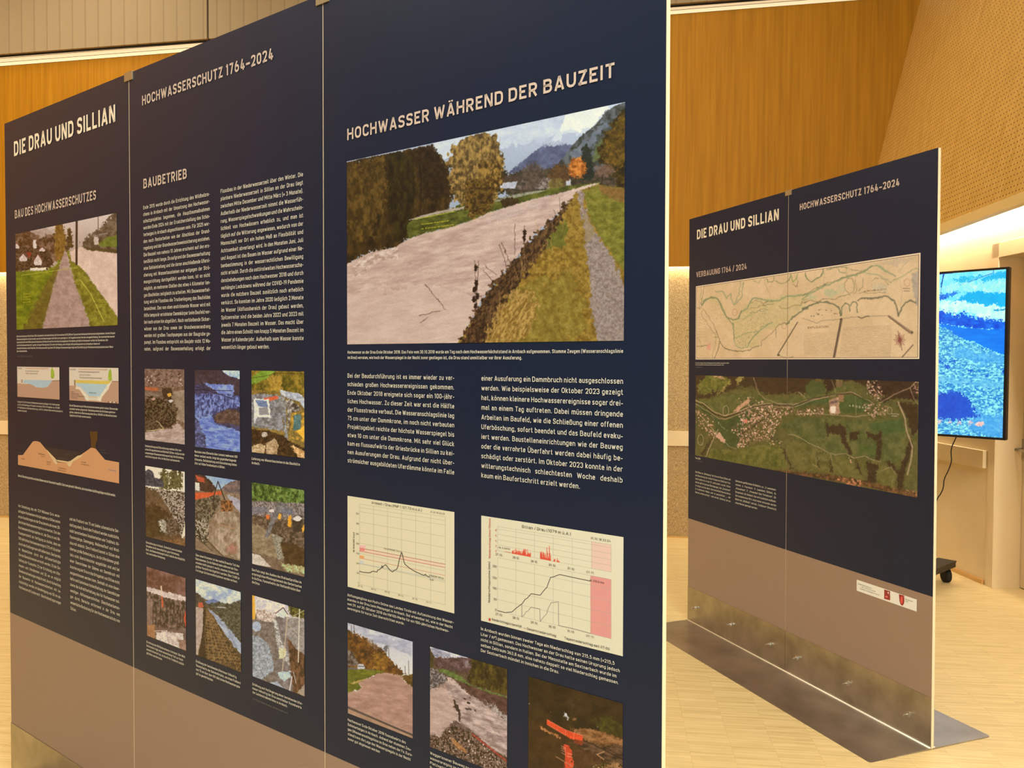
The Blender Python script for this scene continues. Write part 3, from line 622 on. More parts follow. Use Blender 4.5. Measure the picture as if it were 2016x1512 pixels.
# ------------------------------------------------------------------ the display walls
GALV = noisy('galvanised_steel', [(.3, (.60, .58, .53)), (.5, (.68, .66, .61)), (.7, (.74, .72, .67))], ns=9, detail=8, rough=.33, metal=1)
GALV2 = noisy('galvanised_floor_plate', [(.3, (.62, .60, .58)), (.5, (.70, .68, .66)), (.7, (.76, .74, .72))], ns=5, detail=8, rough=.42, metal=1)
FOLD = mat('fold_highlight', (.97, .94, .86), .45, .35)  # pale colour carries the highlight along the whole fold
ZINC = mat('zinc_bolt', (.82, .80, .76), .25, 1)
CLIP = mat('clip_steel', (.68, .62, .50), .4, .6)
TH = .0135
def display_wall(pan, n, label, bolts):
    root = empty('exhibition_stand', tuple(pan.P(n * W_ / 2, 0)), label, 'exhibition stand')
    boards = []
    for i in range(n):
        a, b = i * W_ + .0012, (i + 1) * W_ - .0012
        if i == n - 1: b += .0012
        mb = MB()
        q = lambda s, h, d: pan.P(s, h, d)
        V = [q(a, .004, 0), q(b, .004, 0), q(b, HN, 0), q(a, HN, 0), q(b, H_, 0), q(a, H_, 0), q(a, .004, -TH), q(b, .004, -TH), q(b, HN, -TH), q(a, HN, -TH), q(b, H_, -TH), q(a, H_, -TH)]
        mb.add(V, [(0, 1, 2, 3)], 1); bse = mb.v[:]
        mb.f += [[3, 2, 4, 5], [6, 9, 8, 7], [9, 11, 10, 8], [0, 6, 7, 1], [1, 7, 8, 2], [2, 8, 10, 4], [5, 4, 10, 11], [0, 3, 9, 6], [3, 5, 11, 9]]
        mb.m += [0, 1, 0, 2, 2, 2, 2, 2, 2]
        o = obj('board', mb.v, mb.f, [NAVY, BAND, EDGE], root, mb.m)
        boards.append(o)
    # angle plates of galvanised sheet, front and rear, bolted through the boards
    for sgn, d0 in ((1, 0), (-1, -TH)):
        for i in range(n):
            a, b = i * W_ + .0008, (i + 1) * W_ - .0008
            MB().hexa([pan.P(a, .003, d0), pan.P(b, .003, d0), pan.P(b, .003, d0 + sgn * .002), pan.P(a, .003, d0 + sgn * .002), pan.P(a, HM, d0), pan.P(b, HM, d0), pan.P(b, HM, d0 + sgn * .002), pan.P(a, HM, d0 + sgn * .002)]).build('upright_plate', GALV, root)
        # foot with rounded outer corners
        Lw = .305; r = .012; out = []; e = n * W_
        for cs, cd, t0 in ((0, 0, None), (e, 0, None), (e - r, Lw - r, 0), (r, Lw - r, 90)):
            if t0 is None: out.append((cs, cd))
            else: out += [(cs + r * math.cos(math.radians(t0 + k)), cd + r * math.sin(math.radians(t0 + k))) for k in (0, 22, 45, 68, 90)]
        zf = lambda cd: .0025 + (.0035 if cd < .001 else 0)
        top = [pan.O + pan.d * s + pan.n * (d0 + sgn * (dd + .0)) + Z3 * zf(dd) for s, dd in out]
        bot = [p * [1, 1, 0] + Z3 * .0002 for p in top]; k = len(out)
        MB().add(top + bot, [tuple(range(k)), tuple(range(k, 2 * k))[::-1]] + [(i, k + i, k + (i + 1) % k, (i + 1) % k) for i in range(k)]).build('foot_plate', GALV2, root)
        # bright fold line
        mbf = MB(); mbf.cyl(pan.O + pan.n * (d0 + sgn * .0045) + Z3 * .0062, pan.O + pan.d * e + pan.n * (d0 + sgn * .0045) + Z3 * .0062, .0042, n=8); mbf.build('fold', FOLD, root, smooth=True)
    for s, h in bolts:
        mb = MB(); mb.cyl(pan.P(s, h, .002), pan.P(s, h, .0045), .011, n=14); mb.cyl(pan.P(s, h, .0045), pan.P(s, h, .012), .0075, n=6); mb.cyl(pan.P(s, h, .012), pan.P(s, h, .030), .0035, n=8)
        mb.cyl(pan.P(s, h, -TH - .008), pan.P(s, h, -TH), .0075, n=6); mb.build('bolt', ZINC, root, smooth=False)
    for i in range(1, n):
        s = i * W_; mb = MB()
        for d0, d1 in ((.0, .0025), (-TH - .0025, -TH)):
            mb.hexa([pan.P(s - .022, H_ - .022, d0), pan.P(s + .022, H_ - .022, d0), pan.P(s + .022, H_ - .022, d1), pan.P(s - .022, H_ - .022, d1), pan.P(s - .022, H_ + .003, d0), pan.P(s + .022, H_ + .003, d0), pan.P(s + .022, H_ + .003, d1), pan.P(s - .022, H_ + .003, d1)])
        mb.hexa([pan.P(s - .022, H_ + .0005, -TH), pan.P(s + .022, H_ + .0005, -TH), pan.P(s + .022, H_ + .0005, 0), pan.P(s - .022, H_ + .0005, 0), pan.P(s - .022, H_ + .003, -TH), pan.P(s + .022, H_ + .003, -TH), pan.P(s + .022, H_ + .003, 0), pan.P(s - .022, H_ + .003, 0)])
        mb.build('joint_clip', CLIP, root)
    return root, boards
bB = [tuple(PB.px(*p)) for p in [(1371, 1196), (1440, 1229), (1517, 1268), (1571, 1295), (1670, 1345), (1790, 1406)]]
bA = [(s + .36, h) for s, h in bB] + [(W_ * 2 + .45, .12), (W_ * 2 + .75, .12)]
rootB, BB = display_wall(PB, 2, 'two-board navy exhibition panel with an old river map, standing on galvanised floor plates', bB)
rootA, BA = display_wall(PA, 3, 'large three-board navy exhibition panel with flood photographs, nearest the viewer', bA)

# ================================================================== lettering, wall in front
b1, b2_, b3 = BA
heading(PA, b3, 'HOCHWASSER WÄHREND DER BAUZEIT', (684.6, 275.4), (684.6, 252.8), (1210.4, 153.6), PINK, .034)
heading(PA, b2_, 'HOCHWASSERSCHUTZ 1764–2024', (280.8, 206.2), (280.8, 187), (538.6, 118.9), PINK, .034)
heading(PA, b2_, 'BAUBETRIEB', (283.3, 371), (283.3, 352), (368.5, 352), PINK, .034)
heading(PA, b1, 'DIE DRAU UND SILLIAN', (28.6, 307.9), (28.6, 279), (227.6, 239.4), WHITEI, .036)
heading(PA, b1, 'BAU DES HOCHWASSERSCHUTZES', (30.2, 430.8), (30.2, 414.3), (189.8, 392.7), PINK, .03)
block(PA, b3, ['Hochwasser an der Drau Ende Oktober 2018. Das Foto vom 30.10.2018 wurde am Tag nach dem Hochwasserhöchststand in Arnbach aufgenommen. Stumme Zeugen (Wasseranschlagslinie',
 'im Gras) verraten, wie hoch der Wasserspiegel in der Nacht zuvor gestiegen ist, die Drau stand unmittelbar vor ihrer Ausuferung.'], (685.2, 696.3), (685.2, 706.7), 1227.3, CREAM, .56, .012, name='caption')
block(PA, b3, ['Bei der Baudurchführung ist es immer wieder zu ver-', 'schieden großen Hochwasserereignissen gekommen.', 'Ende Oktober 2018 ereignete sich sogar ein 100-jähr-',
 'liches Hochwasser. Zu dieser Zeit war erst die Hälfte', 'der Flussstrecke verbaut. Die Wasseranschlagslinie lag', '75 cm unter der Dammkrone, im noch nicht verbauten',
 'Projektsgebiet reichte der höchste Wasserspiegel bis', 'etwa 10 cm unter die Dammkrone. Mit sehr viel Glück', 'kam es flussaufwärts der Griesbrücke in Sillian zu kei-',
 'nen Ausuferungen der Drau. Aufgrund der nicht über-', 'strömsicher ausgebildeten Uferdämme könnte im Falle'], (685.3, 743.5), (685.3, 910), 895, CREAM, .5, .008, justify=True)
block(PA, b3, ['einer Ausuferung ein Dammbruch nicht ausgeschlossen', 'werden. Wie beispielsweise der Oktober 2023 gezeigt', 'hat, können kleinere Hochwasserereignisse sogar drei-',
 'mal an einem Tag auftreten. Dabei müssen dringende', 'Arbeiten im Baufeld, wie die Schließung einer offenen', 'Uferböschung, sofort beendet und das Baufeld evaku-',
 'iert werden. Baustelleneinrichtungen wie der Bauweg', 'oder die verrohrte Überfahrt werden dabei häufig be-', 'schädigt oder zerstört. Im Oktober 2023 konnte in der',
 'witterungstechnisch schlechtesten Woche deshalb', 'kaum ein Baufortschritt erzielt werden.'], (948.7, 749.2), (948.7, 939.8), 1227.2, CREAM, .5, .008, justify=True, ragged=(10,))
block(PA, b3, ['Abflussganglinie aus Hydro Online des Landes Tirols mit Aufzeichnung des Wasser-', 'standes in der Drau beim Messpegel in Arnbach. Gut erkennbar ist, wie in der Nacht',
 'vom 29. auf 30. Oktober 2018 die HW100-Marke für ein 100-jährliches Hochwas-', 'serereignis für kurze Zeit überschritten wurde.'], (684.8, 1173), (684.8, 1199), 892.1, CREAM, .56, .012, ref=1, name='caption')
block(PA, b3, ['In Arnbach wurden binnen zweier Tage ein Niederschlag von 215,5 mm (=215,5', 'Liter / m²) gemessen. Das Hochwasser an der Drau hatte seinen Ursprung jedoch',
 'nicht in Sillian, sondern in Italien. Bei der Messstelle am Sextnerbach wurde im', 'selben Zeitraum 363,8 mm, also nahezu doppelt so viel Niederschlag gemessen.', 'Der Sextnerbach mündet in Innichen in die Drau.'],
 (947.6, 1240), (947.6, 1282.5), 1211, CREAM, .56, .012, ref=0, name='caption')
block(PA, b3, ['Hochwasser Ende Oktober 2018 flussabwärts des', 'Schinterbeiges in Arnbach. Anhand der stummen Zeu-', 'gen (Wasseranschlagslinie im Gras neben der Fa. Euro-', 'clima) kann die Lage des Wasserspiegels in der Nacht', 'zuvor gut abgelesen werden'],
 (685.5, 1418.6), (685.8, 1455.8), 810.3, CREAM, .56, .012, ref=1, name='caption')
block(PA, b3, ['Weggerissener Bauweg nach dem Hoch-', 'wasserereignis im Oktober 2018. Die engen', 'Platzverhältnisse machten den Bau des', 'Bauweges im Fluss notwendig.'], (847.6, 1484.2), (847.6, 1513), 966, CREAM, .56, .012, ref=0, name='caption')
block(PA, b2_, ['Ende 2015 wurde durch die Errichtung des Wildholzre-', 'chens in Arnbach mit der Umsetzung des Hochwasser-', 'schutzprojektes begonnen, die Hauptbaumaßnahmen', 'werden Ende 2024 mit der Ersatzherstellung des Schin-',
 'terbeiges in Arnbach abgeschlossen sein. Für 2025 wer-', 'den noch Restarbeiten wie der Abschluss der Grund-', 'regelung und der Grundwasserbeweissicherung anstehen.', 'Die Bauzeit von nahezu 10 Jahren erscheint auf den ers-',
 'ten Blick recht lange. Da aufgrund der Bauwasserhaltung', 'eine Sohleintiefung und die daran anschließende Ufersi-', 'cherung mit Wasserbausteinen nur entgegen der Strö-', 'mungsrichtung durchgeführt werden kann, ist es nicht',
 'möglich, an mehreren Stellen des etwa 4 Kilometer lan-', 'gen Baufeldes zeitgleich zu arbeiten. Mit Bauwasserhal-', 'tung wird im Flussbau die Trockenlegung des Baufeldes', 'bezeichnet. Das von oben anströmende Wasser wird mit',
 'Hilfe temporär errichteter Dammkörper beim Baufeld vor-', 'bei nach unten hin abgeführt. Noch verbleibende Sicker-', 'wässer aus der Drau sowie der Grundwasserandrang', 'werden mit großen Tauchpumpen aus der Baugrube ge-',
 'pumpt. Im Flussbau entspricht ein Baujahr nicht 12 Mo-', 'naten, aufgrund der Bauwasserhaltung erfolgt der'], (283.2, 412.4), (285, 690.2), 413.7, CREAM, .52, .008, justify=True)
block(PA, b2_, ['Flussbau in der Niederwasserzeit über den Winter. Die', 'planbare Niederwasserzeit in Sillian an der Drau liegt', 'zwischen Mitte Dezember und Mitte März (= 3 Monate).', 'Außerhalb der Niederwasserzeit nimmt die Wasserfüh-',
 'rung, Wasserspiegelschwankungen und die Wahrschein-', 'lichkeit von Hochwässern erheblich zu, und man ist', 'täglich auf die Witterung angewiesen, wodurch von der', 'Mannschaft vor Ort ein hohes Maß an Flexibilität und',
 'Achtsamkeit abverlangt wird. In den Monaten Juni, Juli', 'und August ist das Bauen im Wasser aufgrund einer Ne-', 'benbestimmung in der wasserrechtlichen Bewilligung', 'nicht erlaubt. Durch die osttirolweiten Hochwasserscha-',
 'densbehebungen nach dem Hochwasser 2018 und durch', 'verhängte Lockdowns während der COVID-19 Pandemie', 'wurde die nutzbare Bauzeit zusätzlich noch erheblich', 'verkürzt. So konnten im Jahre 2020 lediglich 2 Monate',
 'im Wasser (Abflussbereich der Drau) gebaut werden,', 'Spitzenreiter sind die beiden Jahre 2022 und 2023 mit', 'jeweils 7 Monaten Bauzeit im Wasser. Das macht über', 'die Jahre einen Schnitt von knapp 5 Monaten Bauzeit im',
 'Wasser je Kalenderjahr. Außerhalb vom Wasser konnte', 'wesentlich länger gebaut werden.'], (435.4, 380.6), (437, 687.1), 597.4, CREAM, .52, .008, justify=True, ragged=(21,))
cap = lambda pan, bd, ln, tl, bl, rx, ref: block(pan, bd, ln, tl, bl, rx, CREAM, .6, .015, ref=ref, name='caption')
cap(PA, b2_, ['Sohleintiefung und Ufersicherung rechtes Ufer zwi-', 'schen Drauparkstand und Bahnhof Sillian. Aufgrund der', 'notwendigen Bauwasserhaltung erfolgt die Eintiefung', 'und Sicherung der Ufer im Wechsel nacheinander.'], (286.7, 879.6), (286.7, 900), 364.3, 1)
cap(PA, b2_, ['Nachdem eine Uferseite über zumeist mehreren 100', 'Meter verbaut wurde, folgt die gegenüberliegende', 'Uferseite. Sohleintiefung und Ufersicherung linkes', 'Ufer auf Höhe Forellenbach in Sillian.'], (384.2, 891), (384.2, 913.9), 468, 0)
cap(PA, b2_, ['Lieferung von Wasserbausteinen in das Baufeld in', 'Arnbach.'], (496.3, 904.9), (496.3, 913.2), 591.1, 0)
cap(PA, b2_, ['Ufersicherung in Arnbach. Ästhetisch und ortsnahes', 'Vorgehen durch eine möglichst gute Vernetzung', 'Rest, die Seebesiedelunge fordert jedoch eine möglichst', 'fest-verbundene Verbauung.'], (288.4, 1069.4), (288.4, 1090.5), 364.8, 2)
cap(PA, b2_, ['Über einen Kilometer ist das rechte Drauufer Teil des', 'Bahndammes. Da die Bahnstrecke während der Bau-', 'arbeiten nicht gesperrt wurde, mussten Arbeiten mit', 'größter Vorsicht durchgeführt werden. Über 3.600 je', '4 m lange Lärchenrundholzpiloten wurden verbaut.'], (386, 1094.3), (386.2, 1124.2), 472, 0)
cap(PA, b2_, ['Das Foto zeigt den Ausbau des Stahlwellprofiles im', 'ursprünglichen Mündungsbereich des Gerberbaches', 'in die Drau, flussaufwärts der Raitlandbrücke über', 'die Drau.'], (497, 1123.4), (497, 1147.6), 594.7, 1)
cap(PA, b2_, ['Errichtung des Wildholzrechens in Arnbach. Der Wild-', 'holzrechen trägt einen wesentlichen Teil zur Hoch-', 'wassersicherheit bei, da durch ihn Treibholz zurück-', 'gehalten werden kann.'], (289.3, 1265), (289.3, 1286.8), 365.7, 0)
cap(PA, b2_, ['Erhöhung der bestehenden Ufermauer linksufrig', 'flussaufwärts der Bahnhofbrücke, um einen Freibord', 'von 75 cm über dem 100-jährlichen Hochwasserspie-', 'gel zu gewährleisten.'], (386.8, 1303.4), (386.8, 1327.2), 473.8, 2)
cap(PA, b2_, ['Erhöhung und Verlängerung einer bestehenden Ufer-', 'mauer linksufrig der Drau unmittelbar flussabwärts', 'der Landesstraßenbrücke in Arnbach.'], (498.1, 1348.4), (498.1, 1364.2), 596.5, 0)
words(PA, b2_, [('Alle Fotos: Robert Brunner, Baubezirksamt Lienz', (498.7, 1376.8), 567.7, 4)], DIM, .01, 'credit_line')
cap(PA, b1, ['Blick vom Hochwasser Ende Oktober 2018, flussabwärts in Arnbachrichtung. Das Foto wurde am 30.10.2018 am Tag nach dem Hochwasserhöchststand aufgenommen, stumme Zeugen', '(Wasseranschlagslinie im Gras) verraten, wie hoch der Wasserspiegel in der Nacht zuvor gestiegen ist. Im Fotogebiet wurden links der verlegende Radweg. Das maximale Hochwasser',
 'lag messtechnisch nach Höhen unter der Dammkrone. Die Drau trat am Foto nicht über die ausgebauten Uferdämme und fließt im Hochwasser vorüber der Dammkrone. Wie', 'auch die Hochwassermarke mit 1, lag der vor langem Planung etwa 1,5 m unter dem Radweg, nach erfolgter Abflusstiefung kommt es im Gewölbe in diesen auf',
 'sonstige Hochwasser an den Uferseiten. Die Hochwassermarke lag damals 100-jähriges Hochwasserereignis liegt nach Durchführung der Hochwasserschutzprojektes etwa 1 Meter', 'über zwischenzeitlich.'], (33.8, 663.9), (33.9, 693), 227.3, 0)
words(PA, b1, [('Foto: Baubezirksamt Lienz', (34.8, 703), 65.3, 3.5)], DIM, .01, 'credit_line')
cap(PA, b1, ['Querprofil Sohlniveau im Bestandszustand zu Beginn für Hochwasser', 'zu 35 cm Eintiefung im Freischl wurde auf 100 m Projekte: ca. 29.000', 'm³ Sedimente im Dimensionierung, rund für weitere Naturschutzbauten in', 'diesem Zustand.'], (35.4, 792.3), (35.6, 809.4), 118.2, 1)
cap(PA, b1, ['Bis der Übersteuerung mit Wasserbausteinen konnten gezielt verbaut. Diese wurden', 'entwickelt werden, aufgrund der Tiefstellung werden die Uferflanken gleich ver-', 'glichen, sodass bis ins Übermessung jedoch die ca. 100.000 t an Wasserbausteinen', 'logistisch ans Projekt werden mussten.'], (137.9, 799.9), (137.9, 819.4), 232.5, 0)
words(PA, b1, [('Nach der Übermessung entsteht an einzelnen Dämmen auch der Wassereintritt angeführt. Durch zwei getrennte Teilbereiche, unter beschrieben Ausführungsfolgen verrichtet wurden.', (36.4, 938.2), 227.8, 4.6)], CREAM, .015, 'caption')
block(PA, b1, ['Vor Umsetzung des mit 12,9 Millionen Euro veran-', 'schlagten Hochwasserschutzprojektes in Sillian waren', 'erste Ausuferungen an der Drau bereits ab einem 20-', 'jährlichen Hochwasserereignis zu erwarten. Ziel des',
 'Hochwasserschutzprojektes ist, der Drau in und Ab-', 'flussquerschnitt zur Verfügung zu stellen, dass ein', '100-jährliches Hochwasserereignis (175 m³/s) sicher', 'durch das Siedlungsraum abfließen kann. Das bereits',
 'im Wesentlichen durch drei abflussertüchtigte', 'Gerade Bausteilmassen erreicht werden, (1) der Ein-', 'tiefung der Flusssohle, (2) der Errichtung von Ufer-', 'mauern und Uferdämmen und (3) wo es möglich',
 'Gewässeraufweitungen möglich sind, durch Aufweitung', 'der Bauwerke ist Hochwassersicherheit mit be-', 'rücksichtigt werden im Genehmigung von 50 cm ab-', 'Hochwasserabflussbereich Geschiebeablagerungen'], (37.2, 997.8), (38, 1157.3), 118.8, CREAM, .5, .008, justify=True)
block(PA, b1, ['und ein Freibord von 75 cm (siehe schematische Dar-', 'stellung oben). Durch den Freibord werden zusätzliche,', 'nicht berechenbare Unsicherheiten wie Treibholz Ab-', 'flussvorgänge, Dammgang, Wellenauflauf und Wind-',
 'stau mit abdeckt. Dem Freibord kommt in Sillian eine', 'überaus große Bedeutung zu, da die Uferdämme groß-', 'teils nicht überströmsicher ausgebildet sind und bei', 'einer Überströmen der Dämme ein Dammbruch mit',
 'Ausuferung der Drau in das Ortsgebiet von Sillian nicht', 'ausgeschlossen werden kann. Deshalb ist eine dauer-', 'hafte und lückenlose Instandhaltung der Dammkörper', 'sowie die Aufrechterhaltung des für Hochwasser not-',
 'wendigen Abflussquerschnittes (Geschieberäumun-', 'gen durch, Bereiche entfernend in der Drau von', 'wesentliche Bedeutung für den Hochwasserschutz von', 'Sillian.'], (138.7, 1024), (138.9, 1199.4), 235.2, CREAM, .5, .008, justify=True, ragged=(15,))

# ================================================================== lettering, wall behind
c1, c2 = BB
heading(PB, c1, 'DIE DRAU UND SILLIAN', (1372.6, 471.4), (1372.6, 452.6), (1533.5, 432.8), WHITEI, .036)
heading(PB, c2, 'HOCHWASSERSCHUTZ 1764–2024', (1575.1, 413.8), (1575.1, 401.2), (1771.2, 365.8), PINK, .03)
heading(PB, c1, 'VERBAUUNG 1764 / 2024', (1371.4, 546.2), (1371.4, 535.6), (1470.3, 529.8), PINK, .022)
cap(PB, c1, ['Franz Anton Rangger: Plan zur Regulierung der Drau im Bereich von Arnbach-Sillian', 'bis zur Grenzmauer mit Erzählung und Plan unterhalb Panzendorf, 1764'], (1369.5, 715.6), (1369.5, 719.2), 1435.6, 0)
words(PB, c1, [('Landesmuseum Tirol', (1370, 724), 1383, 2.4), ('Land Tirol, 2024', (1370, 907.8), 1384, 2.4)], DIM, .01, 'credit_line')
words(PB, c1, [('Tirol, 2024', (1369.2, 903), 1379.4, 3.4)], CREAM, .01, 'caption')
block(PB, c1, ['Die Pläne zur „Bändigung“ der Drau im Raum Sillian sah', 'die Übersetzung der wilden Flüssen im Südtiroler Pus-', 'tertal gehen bis in das 18. Jahrhundert zurück. Schon', 'damals gibt es genaue Überlegungen, den „Sonnbrand“', 'in ruhiges und die davor links durchfließ Mannschaften',
 'in fruchtbarem Maßen, weil im wesentlichen „... der', 'Natural, wollen und Agr“ – nach wie der „Senburg“ der am'], (1369.4, 930.4), (1369.4, 970.2), 1438.8, CREAM, .5, .008, justify=True)
block(PB, c1, ['Sohlwerke gefährlichen Wildbäche, u.a. „2. Lawenbach-', 'lenbach, 6. Fiecorbach, 11. Lawenbach (Sillian), 16.', '„Klausenbach“, 17. „Panzendorf über Tiefenbrunn“, 28.', 'Burgerbach, 30. Gailbach. Das wird zusätzlich wildbach-', 'des Laudanbaches 150 J. einst immer und wieder werden',
 'Bäche die „Wildbach“ und den „Treibbaum“ (Brennholz)', 'einen Wasser gestoppt werden.'], (1448.2, 948.2), (1448.4, 991.2), 1528.8, CREAM, .5, .008, justify=True, ragged=(6,))
# ================================================================== pictures on the wall in front
LR = (1.0, .90, .70); LM = (.95, .80, .55); LL = (.95, .76, .48); LB = (.80, .62, .40)
# --- large river photograph
P = Pic(PA, (683.3, 318), (1231, 207), (685, 678), 1.45, light=(1.12, 1.0, .8), sd=3); P.t(660, 100, 2.52)
P.grad('#c2cddd', '#9fabbd', 280, 640)
P.p([(480, 470), (640, 430), (830, 380), (1100, 340), (1340, 290), (1340, 330), (1230, 410), (1100, 440), (900, 470), (700, 520), (520, 540)], '#b6c2d2', '#dfe6ee', sc=22, ax=2, rough=8, rs=14, alpha=.8)
P.p([(1130, 330), (1345, 280), (1345, 320), (1230, 400), (1120, 400)], '#e6ebf0', '#f4f5f6', sc=20, rough=6, rs=12, alpha=.8)
P.p([(855, 610), (900, 575), (950, 535), (1000, 495), (1040, 472), (1090, 462), (1140, 468), (1190, 480), (1190, 620)], '#474d68', '#6c7390', sc=14, rough=1.5)
P.p([(1020, 480), (1080, 460), (1150, 462), (1160, 472), (1080, 480)], '#9aa2b8', '#b9c0ce', sc=9, rough=3)
P.p([(1060, 625), (1120, 545), (1170, 478), (1215, 430), (1260, 395), (1300, 360), (1335, 310), (1400, 275), (1450, 262), (1450, 660), (1060, 660)], '#33352f', '#626a6c', sc=9, con=2.6, rough=2)
P.p([(1150, 520), (1260, 430), (1330, 350), (1345, 380), (1270, 470), (1190, 560)], '#5a6474', '#8a93a2', sc=9, rough=6, rs=10, alpha=.75)
P.p([(1290, 470), (1340, 430), (1350, 540), (1270, 560)], '#4a5230', '#6b7448', sc=6, rough=4)
P.p([(850, 620), (930, 600), (1060, 590), (1160, 600), (1300, 600), (1445, 640), (1445, 720), (850, 720)], '#2c2a20', '#5c4c3c', sc=6, con=2.4, rough=4)
P.p([(55, 562), (140, 540), (240, 522), (300, 508), (380, 492), (450, 478), (485, 470), (500, 505), (520, 520), (535, 555), (565, 570), (575, 640), (585, 720), (560, 790), (430, 850), (370, 935), (300, 980), (180, 1000), (55, 1062)], '#1d1509', '#4c3816', sc=9, ay=2.2, con=2.4, rough=5)
P.p([(62, 600), (110, 560), (150, 560), (250, 540), (260, 640), (240, 760), (210, 900), (120, 960), (62, 900)], '#33260e', '#6a5020', sc=7, ay=1.6, con=2.6, rough=9, rs=12)
P.p([(262, 520), (330, 505), (378, 520), (400, 640), (392, 800), (360, 930), (300, 950), (270, 800)], '#120e07', '#38300f', sc=6, ay=2, con=2.2, rough=5)
P.p([(400, 500), (470, 478), (540, 560), (566, 640), (560, 720), (480, 750), (420, 700)], '#140e08', '#3c2a14', sc=6, con=2, rough=4)
for x in (415, 398, 432, 236, 226): P.l([(x, 560), (x + 4, 700), (x - 2, 900)], .9, '#5f4c2c', .55, 1)
P.p([(700, 560), (760, 545), (820, 560), (850, 610), (850, 700), (740, 720)], '#1e1a10', '#45371e', sc=5, con=2.2, rough=5)
P.p([(815, 655), (905, 645), (892, 688), (818, 686)], '#9fa4b4', '#d3d2d6', sc=6, rough=.6)
P.p([(812, 648), (838, 628), (900, 624), (930, 642), (905, 652), (822, 660)], '#3c3026', '#57473a', sc=5, rough=.6)
P.p([(898, 672), (930, 640), (980, 640), (1010, 665), (985, 695), (905, 692)], '#302a24', '#7a6c62', sc=4, con=3, rough=1)
P.p([(985, 640), (1060, 632), (1080, 660), (1060, 690), (990, 690)], '#4a3c34', '#a89c94', sc=4, con=3, rough=1.5)
P.p([(1140, 645), (1165, 640), (1166, 672), (1142, 672)], '#a9a8ae', '#d0cfd4', sc=4, rough=.5)
P.p([(925, 610), (960, 565), (1000, 560), (1030, 600), (1025, 650), (985, 700), (975, 730), (950, 730), (945, 680)], '#3c322a', '#6b5a4c', sc=4, con=2, rough=5, alpha=.85)
P.p([(1050, 610), (1090, 570), (1140, 570), (1160, 610), (1160, 650), (1100, 660), (1060, 650)], '#3a2c1e', '#6d4c2c', sc=5, con=2, rough=4)
P.p([(1220, 490), (1245, 460), (1262, 500), (1270, 560), (1280, 640), (1215, 650)], '#171a16', '#2f3a30', sc=4, rough=3)
P.e(1196, 586, 45, 50, '#7c3c10', '#d98a3c', sc=5, con=2.6, rough=4)
P.l([(1190, 630), (1186, 690)], 1.6, '#3c2a1c')
P.e(1095, 665, 38, 30, '#5a4c2c', '#8c7a3c', sc=4, con=2, rough=3)
P.p([(1330, 420), (1400, 330), (1445, 280), (1447, 720), (1400, 680), (1390, 640), (1330, 600), (1300, 520)], '#1d180c', '#5f4a18', sc=6, con=2.4, rough=6, rs=8)
P.p([(1350, 440), (1400, 360), (1442, 330), (1445, 520), (1400, 600), (1340, 560)], '#3c2e10', '#8c6a22', sc=6, con=2.2, rough=8, rs=8, alpha=.8)
P.e(1330, 600, 48, 34, '#5c4434', '#8a6c5c', sc=4, con=1.8, rough=5, alpha=.8)
P.l([(1322, 620), (1316, 690)], 2, '#3a2a20')
P.p([(560, 790), (640, 760), (740, 755), (900, 715), (1050, 690), (1200, 670), (1310, 655), (1300, 668), (1150, 695), (1000, 735), (880, 770), (760, 808), (690, 838), (560, 882), (440, 908), (368, 935), (360, 880), (380, 840)], '#363c12', '#6e702c', sc=6, ax=2.4, con=2, rough=2)
P.p([(740, 757), (860, 725), (950, 705), (1060, 692), (1010, 706), (880, 735), (745, 765)], '#7c7e68', '#a9a690', sc=8, rough=.8)
P.p([(365, 842), (430, 820), (520, 796), (600, 782), (665, 770), (665, 778), (600, 796), (500, 815), (410, 838)], '#9d8f7f', '#b8aa98', sc=7, rough=.8)
P.l([(398, 838), (480, 822), (596, 799)], 1.1, '#c8c832')
P.p([(560, 600), (572, 500), (600, 455), (640, 440), (690, 425), (740, 412), (790, 430), (818, 500), (832, 590), (826, 680), (810, 740), (770, 770), (730, 815), (690, 838), (660, 820), (620, 760), (575, 720)], '#3f2c10', '#b08a40', sc=5, ay=1.5, con=3, rough=8, rs=9, alpha=.92)
P.p([(640, 650), (740, 640), (800, 700), (770, 790), (690, 828), (650, 780)], '#2c1e0c', '#7a5c22', sc=4, con=2.8, rough=6)
for a in range(9): P.l([(690 + a * 3, 790), (670 + a * 14, 620), (640 + a * 22, 480 - (a % 3) * 20)], .7, '#5b4527', .5, 1)
P.p([(820, 745), (870, 730), (910, 745), (905, 765), (830, 780)], '#241a0e', '#4c3a1c', sc=4, rough=3)
RIV = [(55, 1060), (180, 1000), (300, 975), (365, 935), (440, 908), (560, 882), (690, 838), (760, 806), (880, 770), (1000, 735), (1120, 708), (1250, 668), (1312, 657), (1285, 672), (1235, 690), (1165, 740), (1110, 800), (1060, 850), (990, 905), (935, 980), (880, 1045), (840, 1090), (780, 1160), (720, 1240), (690, 1310), (640, 1390), (600, 1460), (55, 1462)]
P.p(RIV, '#b4968a', '#d6bcab', sc=9, ax=3.4, ay=.8, con=2.0, ang=-.18, rough=1)
P.p([(60, 1200), (500, 1150), (690, 1240), (640, 1400), (600, 1460), (60, 1462)], '#ccb0a0', '#dfc8b8', sc=16, ax=3, con=1.6, rough=10, rs=20, alpha=.6)
P.p([(70, 1090), (130, 1030), (240, 985), (320, 985), (330, 1010), (200, 1060), (110, 1120)], '#a88878', '#e6d4c6', sc=4, ax=2.2, con=3, rough=5, alpha=.8, ang=-.3)
P.p([(740, 820), (900, 780), (1050, 740), (1050, 760), (900, 820), (760, 860)], '#a98f86', '#d3bfb6', sc=4, ax=3, con=2.6, rough=5, alpha=.6, ang=-.2)
